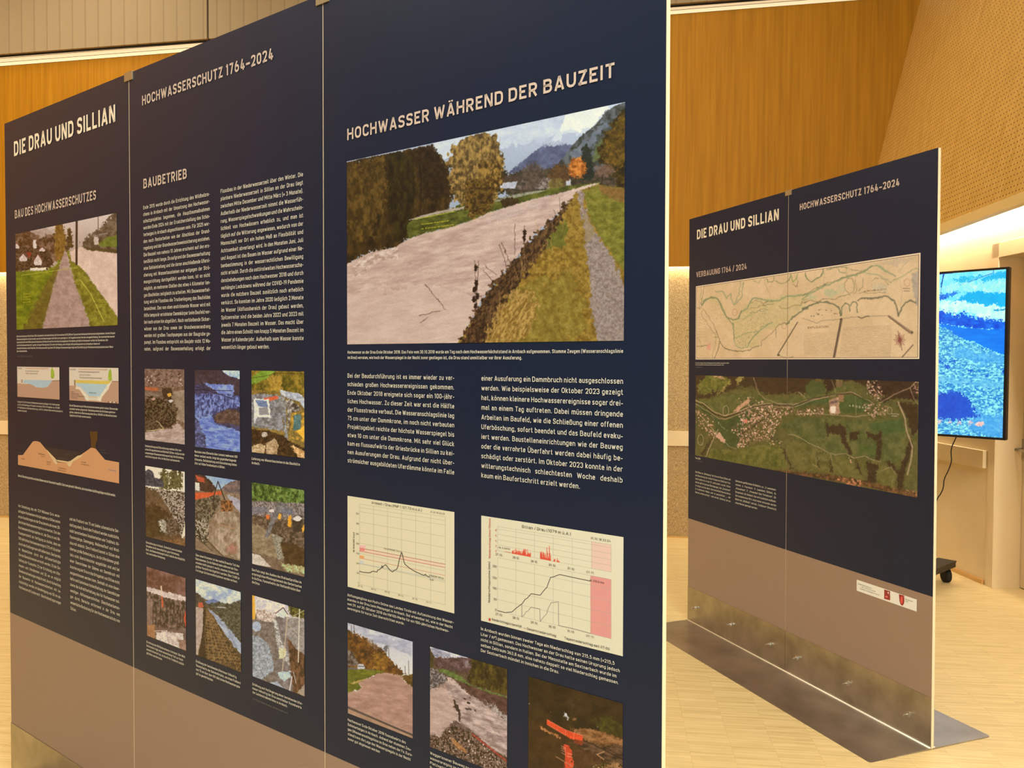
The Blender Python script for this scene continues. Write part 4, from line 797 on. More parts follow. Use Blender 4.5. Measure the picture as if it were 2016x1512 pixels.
for i in range(26):
    x = 90 + 37 * ((i * 7) % 17); y = 1120 + 13 * ((i * 11) % 26); P.l([(x, y), (x + 40 + i % 5 * 9, y - 6 - i % 3 * 3)], .8, '#a58674' if i % 3 else '#e4d2c4', .5, 1)
P.p([(1190, 705), (1240, 685), (1300, 668), (1447, 690), (1435, 1120), (1425, 1450), (600, 1455), (650, 1380), (700, 1300), (770, 1190), (860, 1080), (960, 970), (1060, 880), (1120, 790), (1165, 745)], '#6f541a', '#a8883a', sc=6, con=2.4, rough=2)
P.p([(1230, 700), (1300, 670), (1445, 690), (1440, 850), (1438, 1100), (1400, 1060), (1330, 950), (1260, 840)], '#5c5a1c', '#8c8636', sc=6, ax=1.5, con=2.2, rough=3)
P.p([(1290, 670), (1445, 690), (1443, 760), (1330, 720)], '#6a4424', '#99683c', sc=5, rough=4, alpha=.7)
P.p([(1030, 900), (1120, 840), (1150, 900), (1120, 980), (1050, 980)], '#3f4a1a', '#6f7a30', sc=5, rough=8, rs=8, alpha=.7)
P.p([(840, 1200), (1000, 1130), (1180, 1120), (1240, 1250), (1200, 1440), (760, 1450)], '#6a5a1c', '#9a9040', sc=7, con=2.4, rough=12, rs=16, alpha=.55)
P.p([(1196, 708), (1226, 700), (1232, 770), (1262, 860), (1330, 960), (1400, 1080), (1432, 1180), (1430, 1445), (1300, 1445), (1270, 1300), (1262, 1150), (1240, 980), (1222, 840), (1205, 760)], '#7b695e', '#ab9a90', sc=3, con=2.4, rough=4, rs=7)
P.p([(1228, 800), (1290, 900), (1240, 960), (1230, 860)], '#8c7850', '#a08c5c', sc=4, rough=4, alpha=.6)
P.p([(1160, 740), (1110, 795), (1060, 850), (1000, 900), (940, 960), (880, 1045), (835, 1095), (790, 1150), (740, 1215), (700, 1290), (660, 1360), (615, 1450), (740, 1450), (780, 1360), (850, 1270), (890, 1180), (960, 1080), (1010, 1010), (1060, 930), (1110, 850), (1150, 790)], '#2a1a10', '#6f5030', sc=4, ay=1.8, con=3, ang=.6, rough=7, rs=7)
P.p([(740, 1420), (800, 1280), (880, 1200), (960, 1180), (1000, 1260), (960, 1400), (860, 1450), (740, 1450)], '#7a5a24', '#d0a860', sc=3, ay=2.4, con=3, ang=.5, rough=10, rs=10, alpha=.8)
rr = random.Random(5)
for i in range(60):     # dry stalks on the bank
    t = rr.random(); x = 1130 - 420 * t + rr.uniform(-20, 60); y = 800 + 560 * t + rr.uniform(-30, 60); l_ = rr.uniform(30, 90)
    P.l([(x, y), (x + rr.uniform(-25, 10), y - l_)], .75, rr.choice(['#2f2014', '#4a3622', '#9a7a44', '#c9a466']), .7)
for x0, y0, x1, y1 in ((890, 1010, 890, 860), (870, 1060, 825, 950), (850, 1070, 815, 960), (935, 1000, 940, 870), (800, 1110, 740, 1060), (700, 1270, 695, 1040), (700, 1270, 712, 1040), (550, 1280, 450, 1155), (420, 1310, 520, 1285), (425, 1345, 465, 1315), (1131, 810, 1131, 755), (780, 1140, 735, 1085)): P.l([(x0, y0), (x1, y1)], .9, '#3c2a1e', .85, 1)
for x, y in ((693, 1180), (700, 1150), (690, 1230), (706, 1215), (698, 1262), (700, 1075), (938, 905), (936, 930)): P.e(x, y, 9, 16, '#2c1a12', rough=1.5)
P.grain(.05); P.place('photograph', b3, 'large photograph of a brown river in flood beside an autumn bank path')
words(PA, b3, [('Hochwasser-Anschlagslinie', (830.5, 443.3), 884, 3.1), ('ca. 10 cm unter der Dammkrone', (830.5, 452.2), 894, 3.1)], YEL, .01)

# --- gauge chart
P = Pic(PA, (684.6, 975.9), (895, 1006.4), (684.4, 1154.7), 3.0, '#ded4ae', light=LR, sd=20); P.t(660, 960, 5.04)
gr = '#a9a488'
xs = [252, 388, 524, 660, 798, 942, 1083]; topy = lambda x: 177 + (x - 252) * .151; boty = lambda x: 947 + (x - 252) * .237
for x in xs: P.l([(x, topy(x)), (x, boty(x))], .55, gr)
for k in (0, .043, .095, .225, .352, .487, .615, .742, .87, 1):
    P.l([(252, 177 + k * 770), (1083, topy(1083) + k * (boty(1083) - topy(1083)))], .5, gr)
yl = lambda y, s=.192: [(252, y), (1083, y + 831 * s)]
P.p([(252, 598), (1083, 757), (1083, 790), (252, 628)], '#e8bfa8', alpha=.5, rough=0)
P.l(yl(598), .9, '#a85a50'); P.l(yl(628), .9, '#bd5a50'); P.l([(252, 695), (1083, 864)], .8, '#c98062'); P.l([(252, 745), (1083, 912)], .9, '#a9b0ae')
P.p([(252, 570), (312, 575), (312, 598), (252, 596)], '#eab8ac', rough=0); P.p([(252, 596), (302, 600), (302, 628), (252, 624)], '#e2827c', rough=0)
P.p([(252, 668), (296, 674), (296, 700), (252, 695)], '#e8a468', rough=0); P.p([(252, 718), (292, 724), (292, 745), (252, 742)], '#c5cac6', rough=0)
P.l([(252, 823), (290, 832), (330, 836), (360, 835), (368, 825), (385, 822), (422, 829), (426, 812), (452, 802), (466, 786), (470, 768), (474, 788), (488, 770), (505, 759), (525, 785), (550, 815), (572, 829), (592, 812), (610, 806), (622, 785), (636, 720), (655, 655), (660, 640), (668, 662), (680, 720), (692, 755), (738, 793), (790, 825), (850, 852), (882, 863), (890, 851), (898, 864), (932, 880)], 1.25, '#2a241e')
P.place('gauge_chart', b3, 'cream chart of the river level with a black curve and red lines')
q = lambda x, y: (660 + x / 5.04, 960 + y / 5.04)
en = [('Arnbach / Drau (PNP 1.107,73 m ü.A.)', q(365, 158), q(862, 0)[0], 4.6)]
en += [(t, q(x, y), q(x2, 0)[0], 3) for t, x, y, x2 in (('350', 210, 262, 240), ('300', 212, 360, 240), ('250', 210, 463, 240), ('200', 212, 559, 240), ('150', 212, 657, 240), ('100', 212, 755, 240), ('50', 218, 852, 240), ('0', 230, 952, 238), ('27.10.', 230, 978, 282), ('28.10.', 358, 1008, 412), ('29.10.', 494, 1036, 548), ('30.10.', 628, 1070, 682), ('31.10.', 770, 1105, 824), ('01.11.', 908, 1140, 966))]
words(PA, b3, en, BLACK, .008)
words(PA, b3, [('31.10.18 22:35', q(948, 246), q(1092, 0)[0], 3), ('max W.RADAR: 153 cm', q(487, 608), q(660, 0)[0], 2.8), ('W.RADAR: 509 cm', q(936, 876), q(1080, 0)[0], 3.2), ('32,90', q(940, 916), q(980, 0)[0], 3), ('W.RADAR (cm)', q(196, 640), q(0, 445)[1], 3, 1)], BLACK, .01)
# --- precipitation chart
P = Pic(PA, (947.9, 1014.8), (1227.9, 1058.6), (946.9, 1221.4), 3.0, '#ddd5b2', light=LR, sd=30); P.t(920, 1000, 4.2)
P.p([(1020, 284), (1182, 314), (1182, 532), (1020, 500)], '#e2bfa6', rough=0); P.p([(1013, 560), (1182, 592), (1182, 1070), (1013, 1028)], '#dd9486', rough=0)
tx = [260, 408, 560, 711, 866, 1024, 1182]
t1 = lambda x: 164 + (x - 260) * .163; bo1 = lambda x: 358 + (x - 260) * .19; t2 = lambda x: 414 + (x - 260) * .193; bo2 = lambda x: 842 + (x - 260) * .247
for x in tx: P.l([(x, t1(x)), (x, bo1(x))], .5, gr); P.l([(x, t2(x)), (x, bo2(x))], .5, gr)
for k in (0, .1, .32, .54, .76, 1): P.l([(260, 164 + 194 * k), (1182, t1(1182) + k * (bo1(1182) - t1(1182)))], .5, gr)
for k in (0, .165, .37, .58, .79, 1): P.l([(260, 414 + 428 * k), (1182, t2(1182) + k * (bo2(1182) - t2(1182)))], .5, gr)
rr = random.Random(3)
def spikes(x0, x1, hmax):
    x = x0
    while x < x1:
        h = hmax * rr.uniform(.25, 1) ** 1.6; P.l([(x, bo1(x)), (x, bo1(x) - h)], .8, '#d83c28'); x += 3.2
spikes(376, 470, 42); spikes(470, 530, 58); spikes(606, 650, 60); spikes(650, 694, 70); spikes(714, 728, 22); spikes(742, 762, 30)
P.l([(661, bo1(661)), (660, 335)], 1, '#d83c28'); P.l([(680, bo1(680)), (679, 325)], 1.2, '#d83c28'); P.l([(475, bo1(475)), (475, 345)], 1, '#d83c28')
P.l([(318, bo1(318) - 2), (366, bo1(366) - 3)], 1, '#c06048')
P.l([(260, 842), (320, 858), (375, 853), (410, 822), (460, 785), (482, 752), (500, 742), (532, 706), (560, 710), (606, 718), (636, 680), (660, 655), (676, 610), (690, 575), (715, 570), (735, 562), (765, 552), (870, 575), (960, 594), (1014, 605)], 1.2, '#2a2420')
P.l([(456, 795), (456, 893), (475, 878), (490, 852), (505, 846), (532, 815), (602, 828), (606, 930), (636, 890), (658, 868), (672, 820), (695, 778), (715, 778), (753, 770), (756, 962), (850, 982), (914, 998), (1014, 1026)], .85, '#6b665c')
P.place('rainfall_chart', b3, 'cream chart of rainfall with red bars and a pink block')
q = lambda x, y: (920 + x / 4.2, 1000 + y / 4.2)
en = [('Sillian / Drau (1079 m ü.A.)', q(455, 163), q(860, 0)[0], 5.4), ('31.10.18 22:24', q(1024, 256), q(1188, 0)[0], 4), ('ca. 4 mm/h', q(262, 330), q(357, 0)[0], 3.6), ('N. 215,5 mm', q(1018, 604), q(1135, 0)[0], 3.8)]
en += [(t, q(x, y), q(x2, 0)[0], 4.2) for t, x, y, x2 in (('27.10.', 238, 390, 296), ('28.10.', 378, 415, 435), ('29.10.', 528, 446, 586), ('30.10.', 677, 476, 737), ('31.10.', 832, 505, 893), ('01.11.', 988, 535, 1056), ('200', 213, 487, 246), ('150', 213, 582, 246), ('100', 213, 668, 245), ('50', 222, 760, 246), ('0', 234, 848, 246), ('27.10.', 238, 882, 296), ('28.10.', 378, 912, 436), ('29.10.', 528, 950, 588), ('30.10.', 677, 984, 738), ('31.10.', 832, 1022, 892), ('01.11.', 988, 1062, 1056))]
en += [('Niederschlagsintensität', q(207, 928), q(454, 0)[0], 4.6), ('— Gesamtniederschlag', q(468, 998), q(737, 0)[0], 4.6), ('Tagesniederschlag seit 07:00', q(806, 1082), q(1180, 0)[0], 4.8), ('Niederschlagsumme (mm)', q(192, 782), q(0, 445)[1], 3.8, 1)]
words(PA, b3, en, BLACK, .01)
words(PA, b3, [('8', q(236, 190), q(246, 0)[0], 4), ('6', q(236, 234), q(246, 0)[0], 4), ('4', q(236, 277), q(246, 0)[0], 4), ('2', q(236, 320), q(246, 0)[0], 4), ('0', q(236, 362), q(246, 0)[0], 4), ('Niederschlag (mm/15min)', q(196, 415), q(0, 88)[1], 3.8, 1)], RED, .008)
P = Pic(PA, q(180, 909), q(196, 912), q(180, 929), 3, '#c03a2c', light=LR); P.place('legend_mark', b3, d=.0012)

# --- three photographs at the foot of the third board
P = Pic(PA, (685, 1226), (812.8, 1262.3), (685.6, 1403.8), 1.9, light=LR, sd=40); P.t(660, 1210, 5.006)
P.grad('#b9bac9', '#d8d9dc', 80, 560); P.p([(120, 90), (765, 260), (765, 420), (500, 330), (300, 230), (125, 160)], '#8f93a8', '#d9dce2', sc=12, ax=2, con=2.4, rough=5, rs=12, alpha=.7)
P.p([(125, 160), (220, 205), (300, 240), (360, 285), (440, 335), (500, 390), (560, 470), (620, 530), (690, 585), (640, 605), (125, 600)], '#3c2410', '#87591f', sc=6, con=2.6, rough=3)
P.p([(125, 350), (180, 380), (240, 480), (230, 520), (125, 500)], '#33261c', '#8a8076', sc=5, con=2.6, rough=3)
P.p([(380, 400), (460, 380), (520, 440), (510, 560), (380, 560)], '#5c3c10', '#a3752c', sc=5, con=2, rough=5)
P.p([(310, 250), (400, 300), (440, 350), (380, 340), (320, 300)], '#8d7668', '#a89486', sc=6, rough=4, alpha=.5)
for x, y0, y1 in ((455, 330, 440), (500, 320, 420), (525, 340, 430), (680, 510, 580), (714, 460, 590), (170, 120, 210), (195, 110, 230), (372, 260, 330)): P.l([(x, y0), (x + 3, y1)], 1, '#3a332c', .8)
P.e(500, 350, 22, 30, '#3c3a3a', '#77757a', sc=3, rough=4, alpha=.8)
P.p([(125, 520), (220, 525), (300, 540), (400, 545), (400, 555), (125, 548)], '#57504a', '#7c7670', sc=6, rough=.6)
P.p([(228, 500), (245, 488), (280, 492), (298, 515), (296, 538), (232, 540)], '#a9acb4', '#d6d9de', sc=4, rough=.6); P.l([(236, 512), (290, 516)], 1.4, '#4c4c50')
P.p([(125, 548), (300, 545), (440, 552), (500, 570), (420, 585), (330, 625), (240, 668), (270, 712), (230, 740), (130, 765)], '#4c5210', '#7d8026', sc=6, ax=2, con=2, rough=2)
P.p([(160, 672), (230, 648), (325, 632), (320, 642), (250, 660), (170, 684)], '#a98c50', '#c6ac6c', sc=5, rough=1)
P.p([(128, 768), (230, 740), (272, 712), (240, 668), (330, 625), (430, 580), (520, 578), (640, 598), (655, 628), (720, 690), (768, 725), (768, 1215), (128, 975)], '#9b7768', '#c09a88', sc=7, ax=3, con=2, ang=.12, rough=1.5)
P.p([(640, 605), (690, 590), (768, 585), (768, 722), (715, 685), (655, 625)], '#44300f', '#7b5c24', sc=5, con=2, rough=2)
P.p([(128, 905), (770, 1165), (770, 1212), (128, 968)], '#9c7a62', '#b9967c', sc=9, ax=3, rough=.5, ang=.35); P.l([(128, 895), (300, 968), (520, 1065), (768, 1168)], 2.2, '#4a4240'); P.l([(140, 912), (400, 1022), (760, 1175)], 1, '#2c2826')
P.grain(.06); P.place('photograph', b3, 'photograph of a flooded brown river with a white car behind')
P = Pic(PA, (847.2, 1272.9), (999, 1313.9), (847.2, 1469.7), 1.9, light=LR, sd=60); P.t(660, 1210, 5.006)
P.fill('#3e2f20', '#6a5040', sc=6)
P.p([(937, 310), (1100, 360), (1370, 435), (1240, 445), (1010, 440), (960, 400)], '#7c7c8e', '#dfdfe4', sc=9, ax=2, con=2.6, ang=.3, rough=2)
P.p([(1000, 440), (1230, 440), (1380, 440), (1400, 480), (1400, 600), (1180, 560), (1000, 530)], '#3c2a28', '#75595a', sc=7, con=2.2, rough=3)
P.p([(1260, 480), (1310, 475), (1330, 520), (1270, 530)], '#8c7f84', '#a89ca0', sc=6, rough=4, alpha=.7)
P.p([(1340, 450), (1450, 470), (1700, 530), (1700, 800), (1480, 740), (1300, 680), (1330, 560)], '#241a08', '#5f5018', sc=7, ay=1.6, con=2.4, rough=4)
P.p([(937, 320), (985, 440), (985, 530), (937, 540)], '#2c2414', '#554624', sc=5, rough=2)
P.p([(1000, 535), (1120, 560), (1260, 620), (1300, 680), (1480, 745), (1700, 812), (1700, 828), (1460, 760), (1240, 680), (1100, 600), (1000, 560)], '#4a5a24', '#78884a', sc=6, rough=2)
P.p([(1170, 640), (1300, 690), (1500, 770), (1700, 830), (1700, 1010), (1560, 930), (1420, 840), (1260, 730)], '#3c241c', '#6b4a40', sc=5, ax=2, con=2, rough=2, ang=.4)
P.p([(937, 530), (1020, 560), (1105, 615), (1110, 650), (1060, 690), (990, 720), (937, 745)], '#3c3434', '#a29896', sc=3, con=3, rough=3)
P.p([(1100, 612), (1160, 640), (1230, 700), (1330, 790), (1440, 860), (1560, 950), (1700, 1060), (1700, 1400), (1560, 1330), (1420, 1200), (1260, 1090), (1170, 1060), (1120, 1100), (1080, 1140), (1050, 1200), (937, 1180), (937, 750), (1050, 700), (1110, 655)], '#86706a', '#cdb7ac', sc=6, ax=3, con=2.4, ang=.35, rough=2)
P.p([(937, 760), (1080, 720), (1180, 850), (1190, 1000), (1060, 1150), (937, 1170)], '#b3968a', '#cfb3a2', sc=6, ax=3, con=1.8, rough=5, alpha=.7)
P.p([(1440, 840), (1560, 900), (1700, 1000), (1700, 1060), (1560, 960)], '#8c807c', '#d8d0cc', sc=3, con=3, rough=5, alpha=.8)
P.spots([(1160, 640), (1240, 700), (1330, 790), (1400, 980), (1300, 960), (1220, 760)], 26, 2.0, ['#2c2220', '#4a3c38'], 1.6)
P.p([(1165, 835), (1185, 835), (1190, 880), (1215, 890), (1235, 960), (1240, 1050), (1228, 1050), (1212, 960), (1195, 920), (1165, 915), (1180, 895)], '#2a1814', '#43302a', sc=3, rough=1.5)
P.p([(1160, 1050), (1180, 1035), (1330, 1120), (1345, 1160), (1270, 1130), (1165, 1090)], '#4a3a34', '#8a7066', sc=4, rough=1)
P.p([(1085, 1150), (1120, 1105), (1170, 1090), (1280, 1130), (1350, 1160), (1440, 1260), (1600, 1390), (1700, 1440), (1700, 1600), (1200, 1400), (937, 1300), (937, 1190), (1000, 1185), (1060, 1215)], '#2f2016', '#8f7463', sc=3.2, con=3.2, k='c', rough=2)
P.spots([(1120, 1130), (1360, 1170), (1700, 1450), (1700, 1600), (1250, 1430), (1000, 1290)], 260, 1.3, ['#b09a8a', '#d6c4b6', '#1e140e', '#6b5448'])
P.p([(1140, 1200), (1170, 1210), (1300, 1330), (1290, 1360), (1200, 1300)], '#8c5c34', '#c0905c', sc=4, rough=1)
for i in range(22): x = 1350 + i * 16; y = 1165 + i * 12.5; P.l([(x, y), (x + 9, y + 16)], 2.2, '#c0483a' if i % 2 else '#8c2c24')
P.grain(.08); P.place('photograph', b3, 'photograph of a river bank with rubble and a row of red barriers')
P = Pic(PA, (1041, 1331), (1226.8, 1383), (1041, 1530), 1.6, light=LR, sd=80, hgt=P.h1 - P.h0); P.t(980, 1300, 6.3)
P.fill('#33200a', '#4a3010', sc=14)
P.p([(385, 200), (900, 330), (1555, 520), (1555, 950), (1300, 880), (900, 880), (620, 780), (385, 760)], '#241806', '#3d2a0e', sc=20, con=2, rough=4)
P.p([(1100, 700), (1400, 720), (1555, 850), (1555, 960), (1300, 880)], '#2c2408', '#4e4a12', sc=6, con=2, rough=9, rs=12)
P.p([(900, 840), (1100, 850), (1330, 900), (1555, 990), (1555, 1060), (1330, 1060), (1080, 1010)], '#5c3818', '#a8764a', sc=5, ax=2, con=2, rough=3)
P.p([(1080, 1000), (1300, 1060), (1555, 1060), (1555, 1300), (1330, 1250), (1100, 1100), (860, 1010)], '#2c1c10', '#6f5038', sc=4, ax=3, con=2.6, rough=4, ang=.3)
P.p([(620, 735), (650, 755), (850, 870), (1055, 940), (1055, 1000), (900, 975), (840, 930), (620, 800)], '#c8401c', '#e8542c', sc=6, rough=.5)
for a, b in (((622, 742), (850, 868)), ((850, 868), (1055, 935)), ((845, 870), (845, 935)), ((945, 905), (945, 985)), ((620, 800), (840, 930))): P.l([a, b], .9, '#f08a68')
P.p([(540, 820), (640, 880), (800, 960), (790, 975), (640, 905), (560, 870)], '#9a6436', '#c98c58', sc=4, rough=2)
P.p([(950, 985), (1060, 1010), (1050, 1060), (930, 1020)], '#6c2c12', '#93401e', sc=4, rough=2)
P.p([(825, 1040), (880, 1050), (925, 1130), (945, 1300), (900, 1345), (830, 1345), (838, 1180)], '#b8381a', '#e05430', sc=4, rough=1.5)
for y in (1060, 1085, 1110, 1140): P.l([(795, y), (850, y + 30)], .9, '#e89a84')
P.l([(870, 1150), (925, 1165)], 1, '#f0a890'); P.l([(870, 1185), (930, 1200)], 1, '#f0a890'); P.l([(730, 1190), (850, 1260), (960, 1330)], 1.2, '#c08c6c')
P.p([(920, 1080), (1180, 1150), (1290, 1240), (1300, 1345), (950, 1345)], '#3c2410', '#5a3a1e', sc=9, rough=4)
P.l([(1225, 1165), (1315, 1130)], 1.6, '#c99c6c'); P.l([(1225, 1165), (1310, 1225)], 1.6, '#b8845c'); P.l([(1070, 1000), (1200, 1050), (1330, 1120), (1555, 1230)], 1.5, '#1a100a')
P.p([(1340, 1290), (1420, 1240), (1480, 1260), (1550, 1345), (1300, 1345)], '#6a4a2c', '#b98a5c', sc=4, con=2.4, rough=5); P.spots([(1130, 1290), (1330, 1270), (1340, 1345), (1130, 1345)], 40, 1, ['#7c8a3c', '#3c3410', '#a9a86c'])
P.p([(835, 650), (855, 655), (860, 690), (888, 700), (888, 750), (870, 745), (868, 715), (825, 705)], '#a09c9c', '#d6d2d2', sc=3, rough=2); P.e(955, 735, 30, 18, '#5c3a1c', '#a87a4c', sc=3, rough=2)
P.e(930, 560, 22, 90, '#3c2c18', '#5c4c3a', sc=8, rough=8, alpha=.6); P.e(400, 548, 14, 6, '#9a968e'); P.e(670, 648, 8, 6, '#a09080'); P.e(1234, 828, 6, 6, '#c8b8a0')
P.grain(.1); P.place('photograph', b3, 'night photograph of an orange steel barrier by dark water')

# --- nine site photographs on the second board
Q1 = (260, 700, 3.779); Q2 = (260, 1060, 3.345)
hh = None
def small(tl, tr, bl, sd, light=LM):
    return Pic(PA, tl, tr, bl, 2.2, light=light, sd=sd)
P = small((285.1, 725.9), (363.2, 727.3), (286.5, 865.9), 100); P.t(*Q1)
P.fill('#57402c', '#8c6c54', sc=5); P.p([(95, 98), (390, 103), (390, 240), (95, 240)], '#5a4234', '#957663', sc=4, con=2.6, rough=1)
P.spots([(95, 140), (390, 150), (390, 250), (95, 250)], 60, 1.1, ['#c9b8a0', '#3c2c20', '#8c7460']); P.p([(97, 240), (200, 250), (198, 272), (97, 262)], '#a45430', '#bf6c44', sc=4, rough=.8)
P.p([(97, 270), (240, 290), (390, 260), (390, 480), (340, 470), (97, 500)], '#554030', '#a08a72', sc=5, ax=2, con=2, rough=2)
P.p([(300, 270), (390, 262), (390, 500), (330, 470)], '#7c6850', '#a99278', sc=6, rough=2)
P.p([(97, 330), (150, 300), (230, 330), (300, 350), (335, 400), (325, 470), (290, 530), (220, 530), (140, 560), (97, 560)], '#241a10', '#6f5c40', sc=2.6, con=3, rough=2.4, k='c')
P.p([(100, 560), (180, 545), (290, 530), (330, 490), (390, 550), (388, 655), (97, 625)], '#9c8472', '#cbb3a0', sc=5, ax=2, con=2, rough=2)
P.l([(118, 550), (235, 535), (205, 490), (185, 480)], 1.4, '#c4ae78'); P.p([(225, 250), (290, 250), (300, 330), (230, 330)], '#241a12', '#4c3a28', sc=3, rough=2); P.e(277, 298, 13, 13, '#d6a03c'); P.e(240, 262, 9, 16, '#3a2a1e'); P.e(285, 340, 16, 9, '#cfc4b4'); P.e(165, 325, 14, 10, '#b08a74')
P.grain(.1); P.place('photograph', b2_, 'photograph of diggers cutting the river bank')
P = small((383.6, 728.3), (472.2, 729.6), (384.1, 879.4), 120); P.t(*Q1)
P.fill('#2c2838', '#4c4a6c', sc=6); P.p([(465, 105), (660, 108), (700, 160), (800, 190), (800, 300), (640, 290), (540, 220), (465, 230)], '#2e2226', '#4c3c44', sc=6, con=2, rough=1.5)
P.p([(655, 108), (802, 112), (802, 190), (720, 165), (680, 140)], '#7e9cd0', '#d3dcea', sc=7, con=2.4, rough=1)
P.p([(540, 215), (640, 225), (750, 228), (752, 300), (650, 290)], '#5868a8', '#97a8d6', sc=4, con=2.4, rough=1.5)
P.p([(467, 290), (640, 290), (800, 310), (800, 380), (700, 400), (640, 420), (540, 470), (467, 430)], '#2c3058', '#8494c8', sc=2.6, ay=2, con=3, rough=1)
P.p([(620, 440), (700, 400), (770, 400), (800, 430), (800, 520), (700, 500), (640, 500), (610, 480)], '#3a2c24', '#75594a', sc=4, con=2, rough=2)
P.p([(467, 430), (520, 460), (600, 440), (620, 500), (760, 540), (800, 560), (803, 702), (560, 680), (540, 600), (500, 520)], '#4a60a4', '#93a8d8', sc=4, ax=2.4, con=2.4, ang=.1, rough=2)
P.p([(467, 440), (500, 480), (550, 600), (560, 690), (467, 676)], '#2c2c44', '#6c74a0', sc=4, con=2.4, rough=2)
for a in ((467, 262, 740, 270), (480, 240, 760, 330), (520, 200, 560, 300)): P.l([a[:2], a[2:]], 1.2, '#1c1828')
P.grain(.1); P.place('photograph', b2_, 'bluish photograph of a winter stream by snowy banks')
P = small((495.5, 729.6), (599.3, 731), (496, 890), 140); P.t(*Q1)
P.fill('#5c4c20', '#a8843c', sc=5); P.p([(892, 112), (1282, 117), (1282, 300), (892, 260)], '#4c4410', '#a3822c', sc=6, ay=1.6, con=2.4, rough=1)
P.p([(892, 180), (980, 118), (1080, 118), (1020, 180), (900, 225)], '#5a7a1c', '#90aa3c', sc=5, rough=2); P.l([(892, 180), (1000, 165), (1080, 145), (1282, 150)], .8, '#3c2c10')
P.p([(1020, 160), (1110, 170), (1120, 280), (1030, 270)], '#8c6c24', '#c0983c', sc=4, con=2, rough=4)
P.p([(892, 300), (990, 290), (1110, 300), (1120, 420), (1130, 560), (892, 520)], '#55504a', '#a3a09a', sc=5, con=2, rough=2)
P.p([(985, 320), (1080, 305), (1090, 325), (1000, 345)], '#c8502c', '#e0683c', sc=3, rough=1)
P.p([(915, 325), (1020, 330), (1035, 460), (945, 455), (915, 500)], '#cac6c0', '#e8e4dc', sc=5, rough=1); P.p([(925, 335), (1005, 340), (1015, 385), (945, 380)], '#56627c', '#8694ac', sc=5, rough=.6); P.p([(950, 390), (1015, 385), (1022, 440), (955, 440)], '#8c8680', rough=.6)
P.p([(1100, 262), (1240, 290), (1282, 330), (1282, 410), (1240, 350), (1150, 320), (1110, 300)], '#8c8c90', '#d8d8d8', sc=4, rough=1)
P.p([(1108, 290), (1140, 330), (1150, 540), (1160, 620), (1135, 610), (1130, 520)], '#5c5850', '#b6b2aa', sc=3, rough=1); P.p([(1135, 340), (1180, 330), (1260, 400), (1180, 430), (1160, 590), (1150, 400)], '#3a3024', '#c4b8a4', sc=4, con=3, rough=1)
P.p([(1185, 430), (1282, 415), (1285, 640), (1170, 600)], '#6c5a2c', '#e0a838', sc=5, con=2.4, rough=1); P.p([(1200, 440), (1250, 435), (1250, 550), (1195, 550)], '#3c5a50', '#6c8c80', sc=4, rough=.6); P.p([(1220, 560), (1280, 510), (1285, 630)], '#e8a830', '#f4bc48', sc=5, rough=.6)
P.p([(892, 540), (1000, 550), (1130, 590), (1160, 620), (1285, 680), (1285, 755), (892, 715)], '#20140a', '#5c4020', sc=4, con=2.4, rough=1.5)
P.p([(900, 665), (950, 640), (1000, 660), (985, 720), (900, 712)], '#9a7c50', '#e0c494', sc=3, con=2, rough=1.4); P.p([(1000, 640), (1060, 610), (1095, 650), (1080, 720), (1005, 722)], '#8c6c44', '#d4b488', sc=3, con=2, rough=1.4); P.p([(1170, 650), (1285, 700), (1285, 750), (1230, 740)], '#a8743c', '#f0c888', sc=3, con=2.6, rough=2); P.e(990, 580, 22, 20, '#8c7c64', '#d6c6aa', sc=3)
P.grain(.1); P.place('photograph', b2_, 'photograph of a white lorry tipping boulders beside a yellow digger')
P = small((286.5, 917), (364, 925.7), (288, 1055.9), 160); P.t(*Q1)
P.fill('#4c3420', '#6c5034', sc=5); P.p([(97, 818), (395, 850), (395, 1030), (100, 990)], '#e0d6b8', '#efe6ca', sc=9, rough=1)
for cx_, w_ in ((240, 34), (310, 38), (350, 20)): P.p([(cx_ - w_, 1000), (cx_ - w_ * .9, 900), (cx_, 845), (cx_ + w_ * .9, 900), (cx_ + w_, 1010)], '#3c3418', '#7c7444', sc=3, con=2.4, rough=4)
P.p([(100, 880), (130, 862), (165, 880), (175, 920), (230, 935), (240, 990), (100, 975)], '#23222a', '#5c5c60', sc=3, con=2.4, rough=1)
P.p([(100, 980), (200, 1000), (390, 1020), (396, 1400), (370, 1350), (300, 1200), (230, 1080), (200, 1030), (102, 1010)], '#3f3428', '#c8b49c', sc=2.4, con=3, k='c', rough=1)
P.p([(102, 985), (195, 1020), (240, 1090), (300, 1190), (250, 1200), (200, 1220), (104, 1345)], '#4c3822', '#7c6244', sc=5, rough=1.5); P.p([(104, 1130), (170, 1100), (300, 1190), (200, 1210), (260, 1320), (104, 1345)], '#2e200f', '#5c4424', sc=5, rough=3)
P.p([(200, 1230), (240, 1210), (265, 1250), (260, 1330), (215, 1290)], '#6a6450', '#d6ccb0', sc=2.4, con=3, rough=3); P.p([(250, 1205), (300, 1200), (350, 1250), (350, 1310), (260, 1330)], '#2c1e10', '#84705a', sc=3, con=2.6, rough=2)
P.p([(395, 1210), (396, 1320), (360, 1345), (378, 1270)], '#e6d6b4', rough=1); P.p([(104, 1345), (260, 1360), (396, 1340), (396, 1420), (104, 1380)], '#5c3c1c', '#98704a', sc=3, con=2, rough=2)
P.grain(.1); P.place('photograph', b2_, 'photograph of a stone-lined bank under pale sky')
P = small((384.4, 932.9), (472.8, 946.1), (385.7, 1082), 180); P.t(*Q1)
P.fill('#6c563c', '#9c8468', sc=5); P.p([(470, 880), (805, 928), (805, 990), (700, 1010), (600, 1000), (540, 920)], '#7c98c4', '#a9bcd8', sc=9, rough=1)
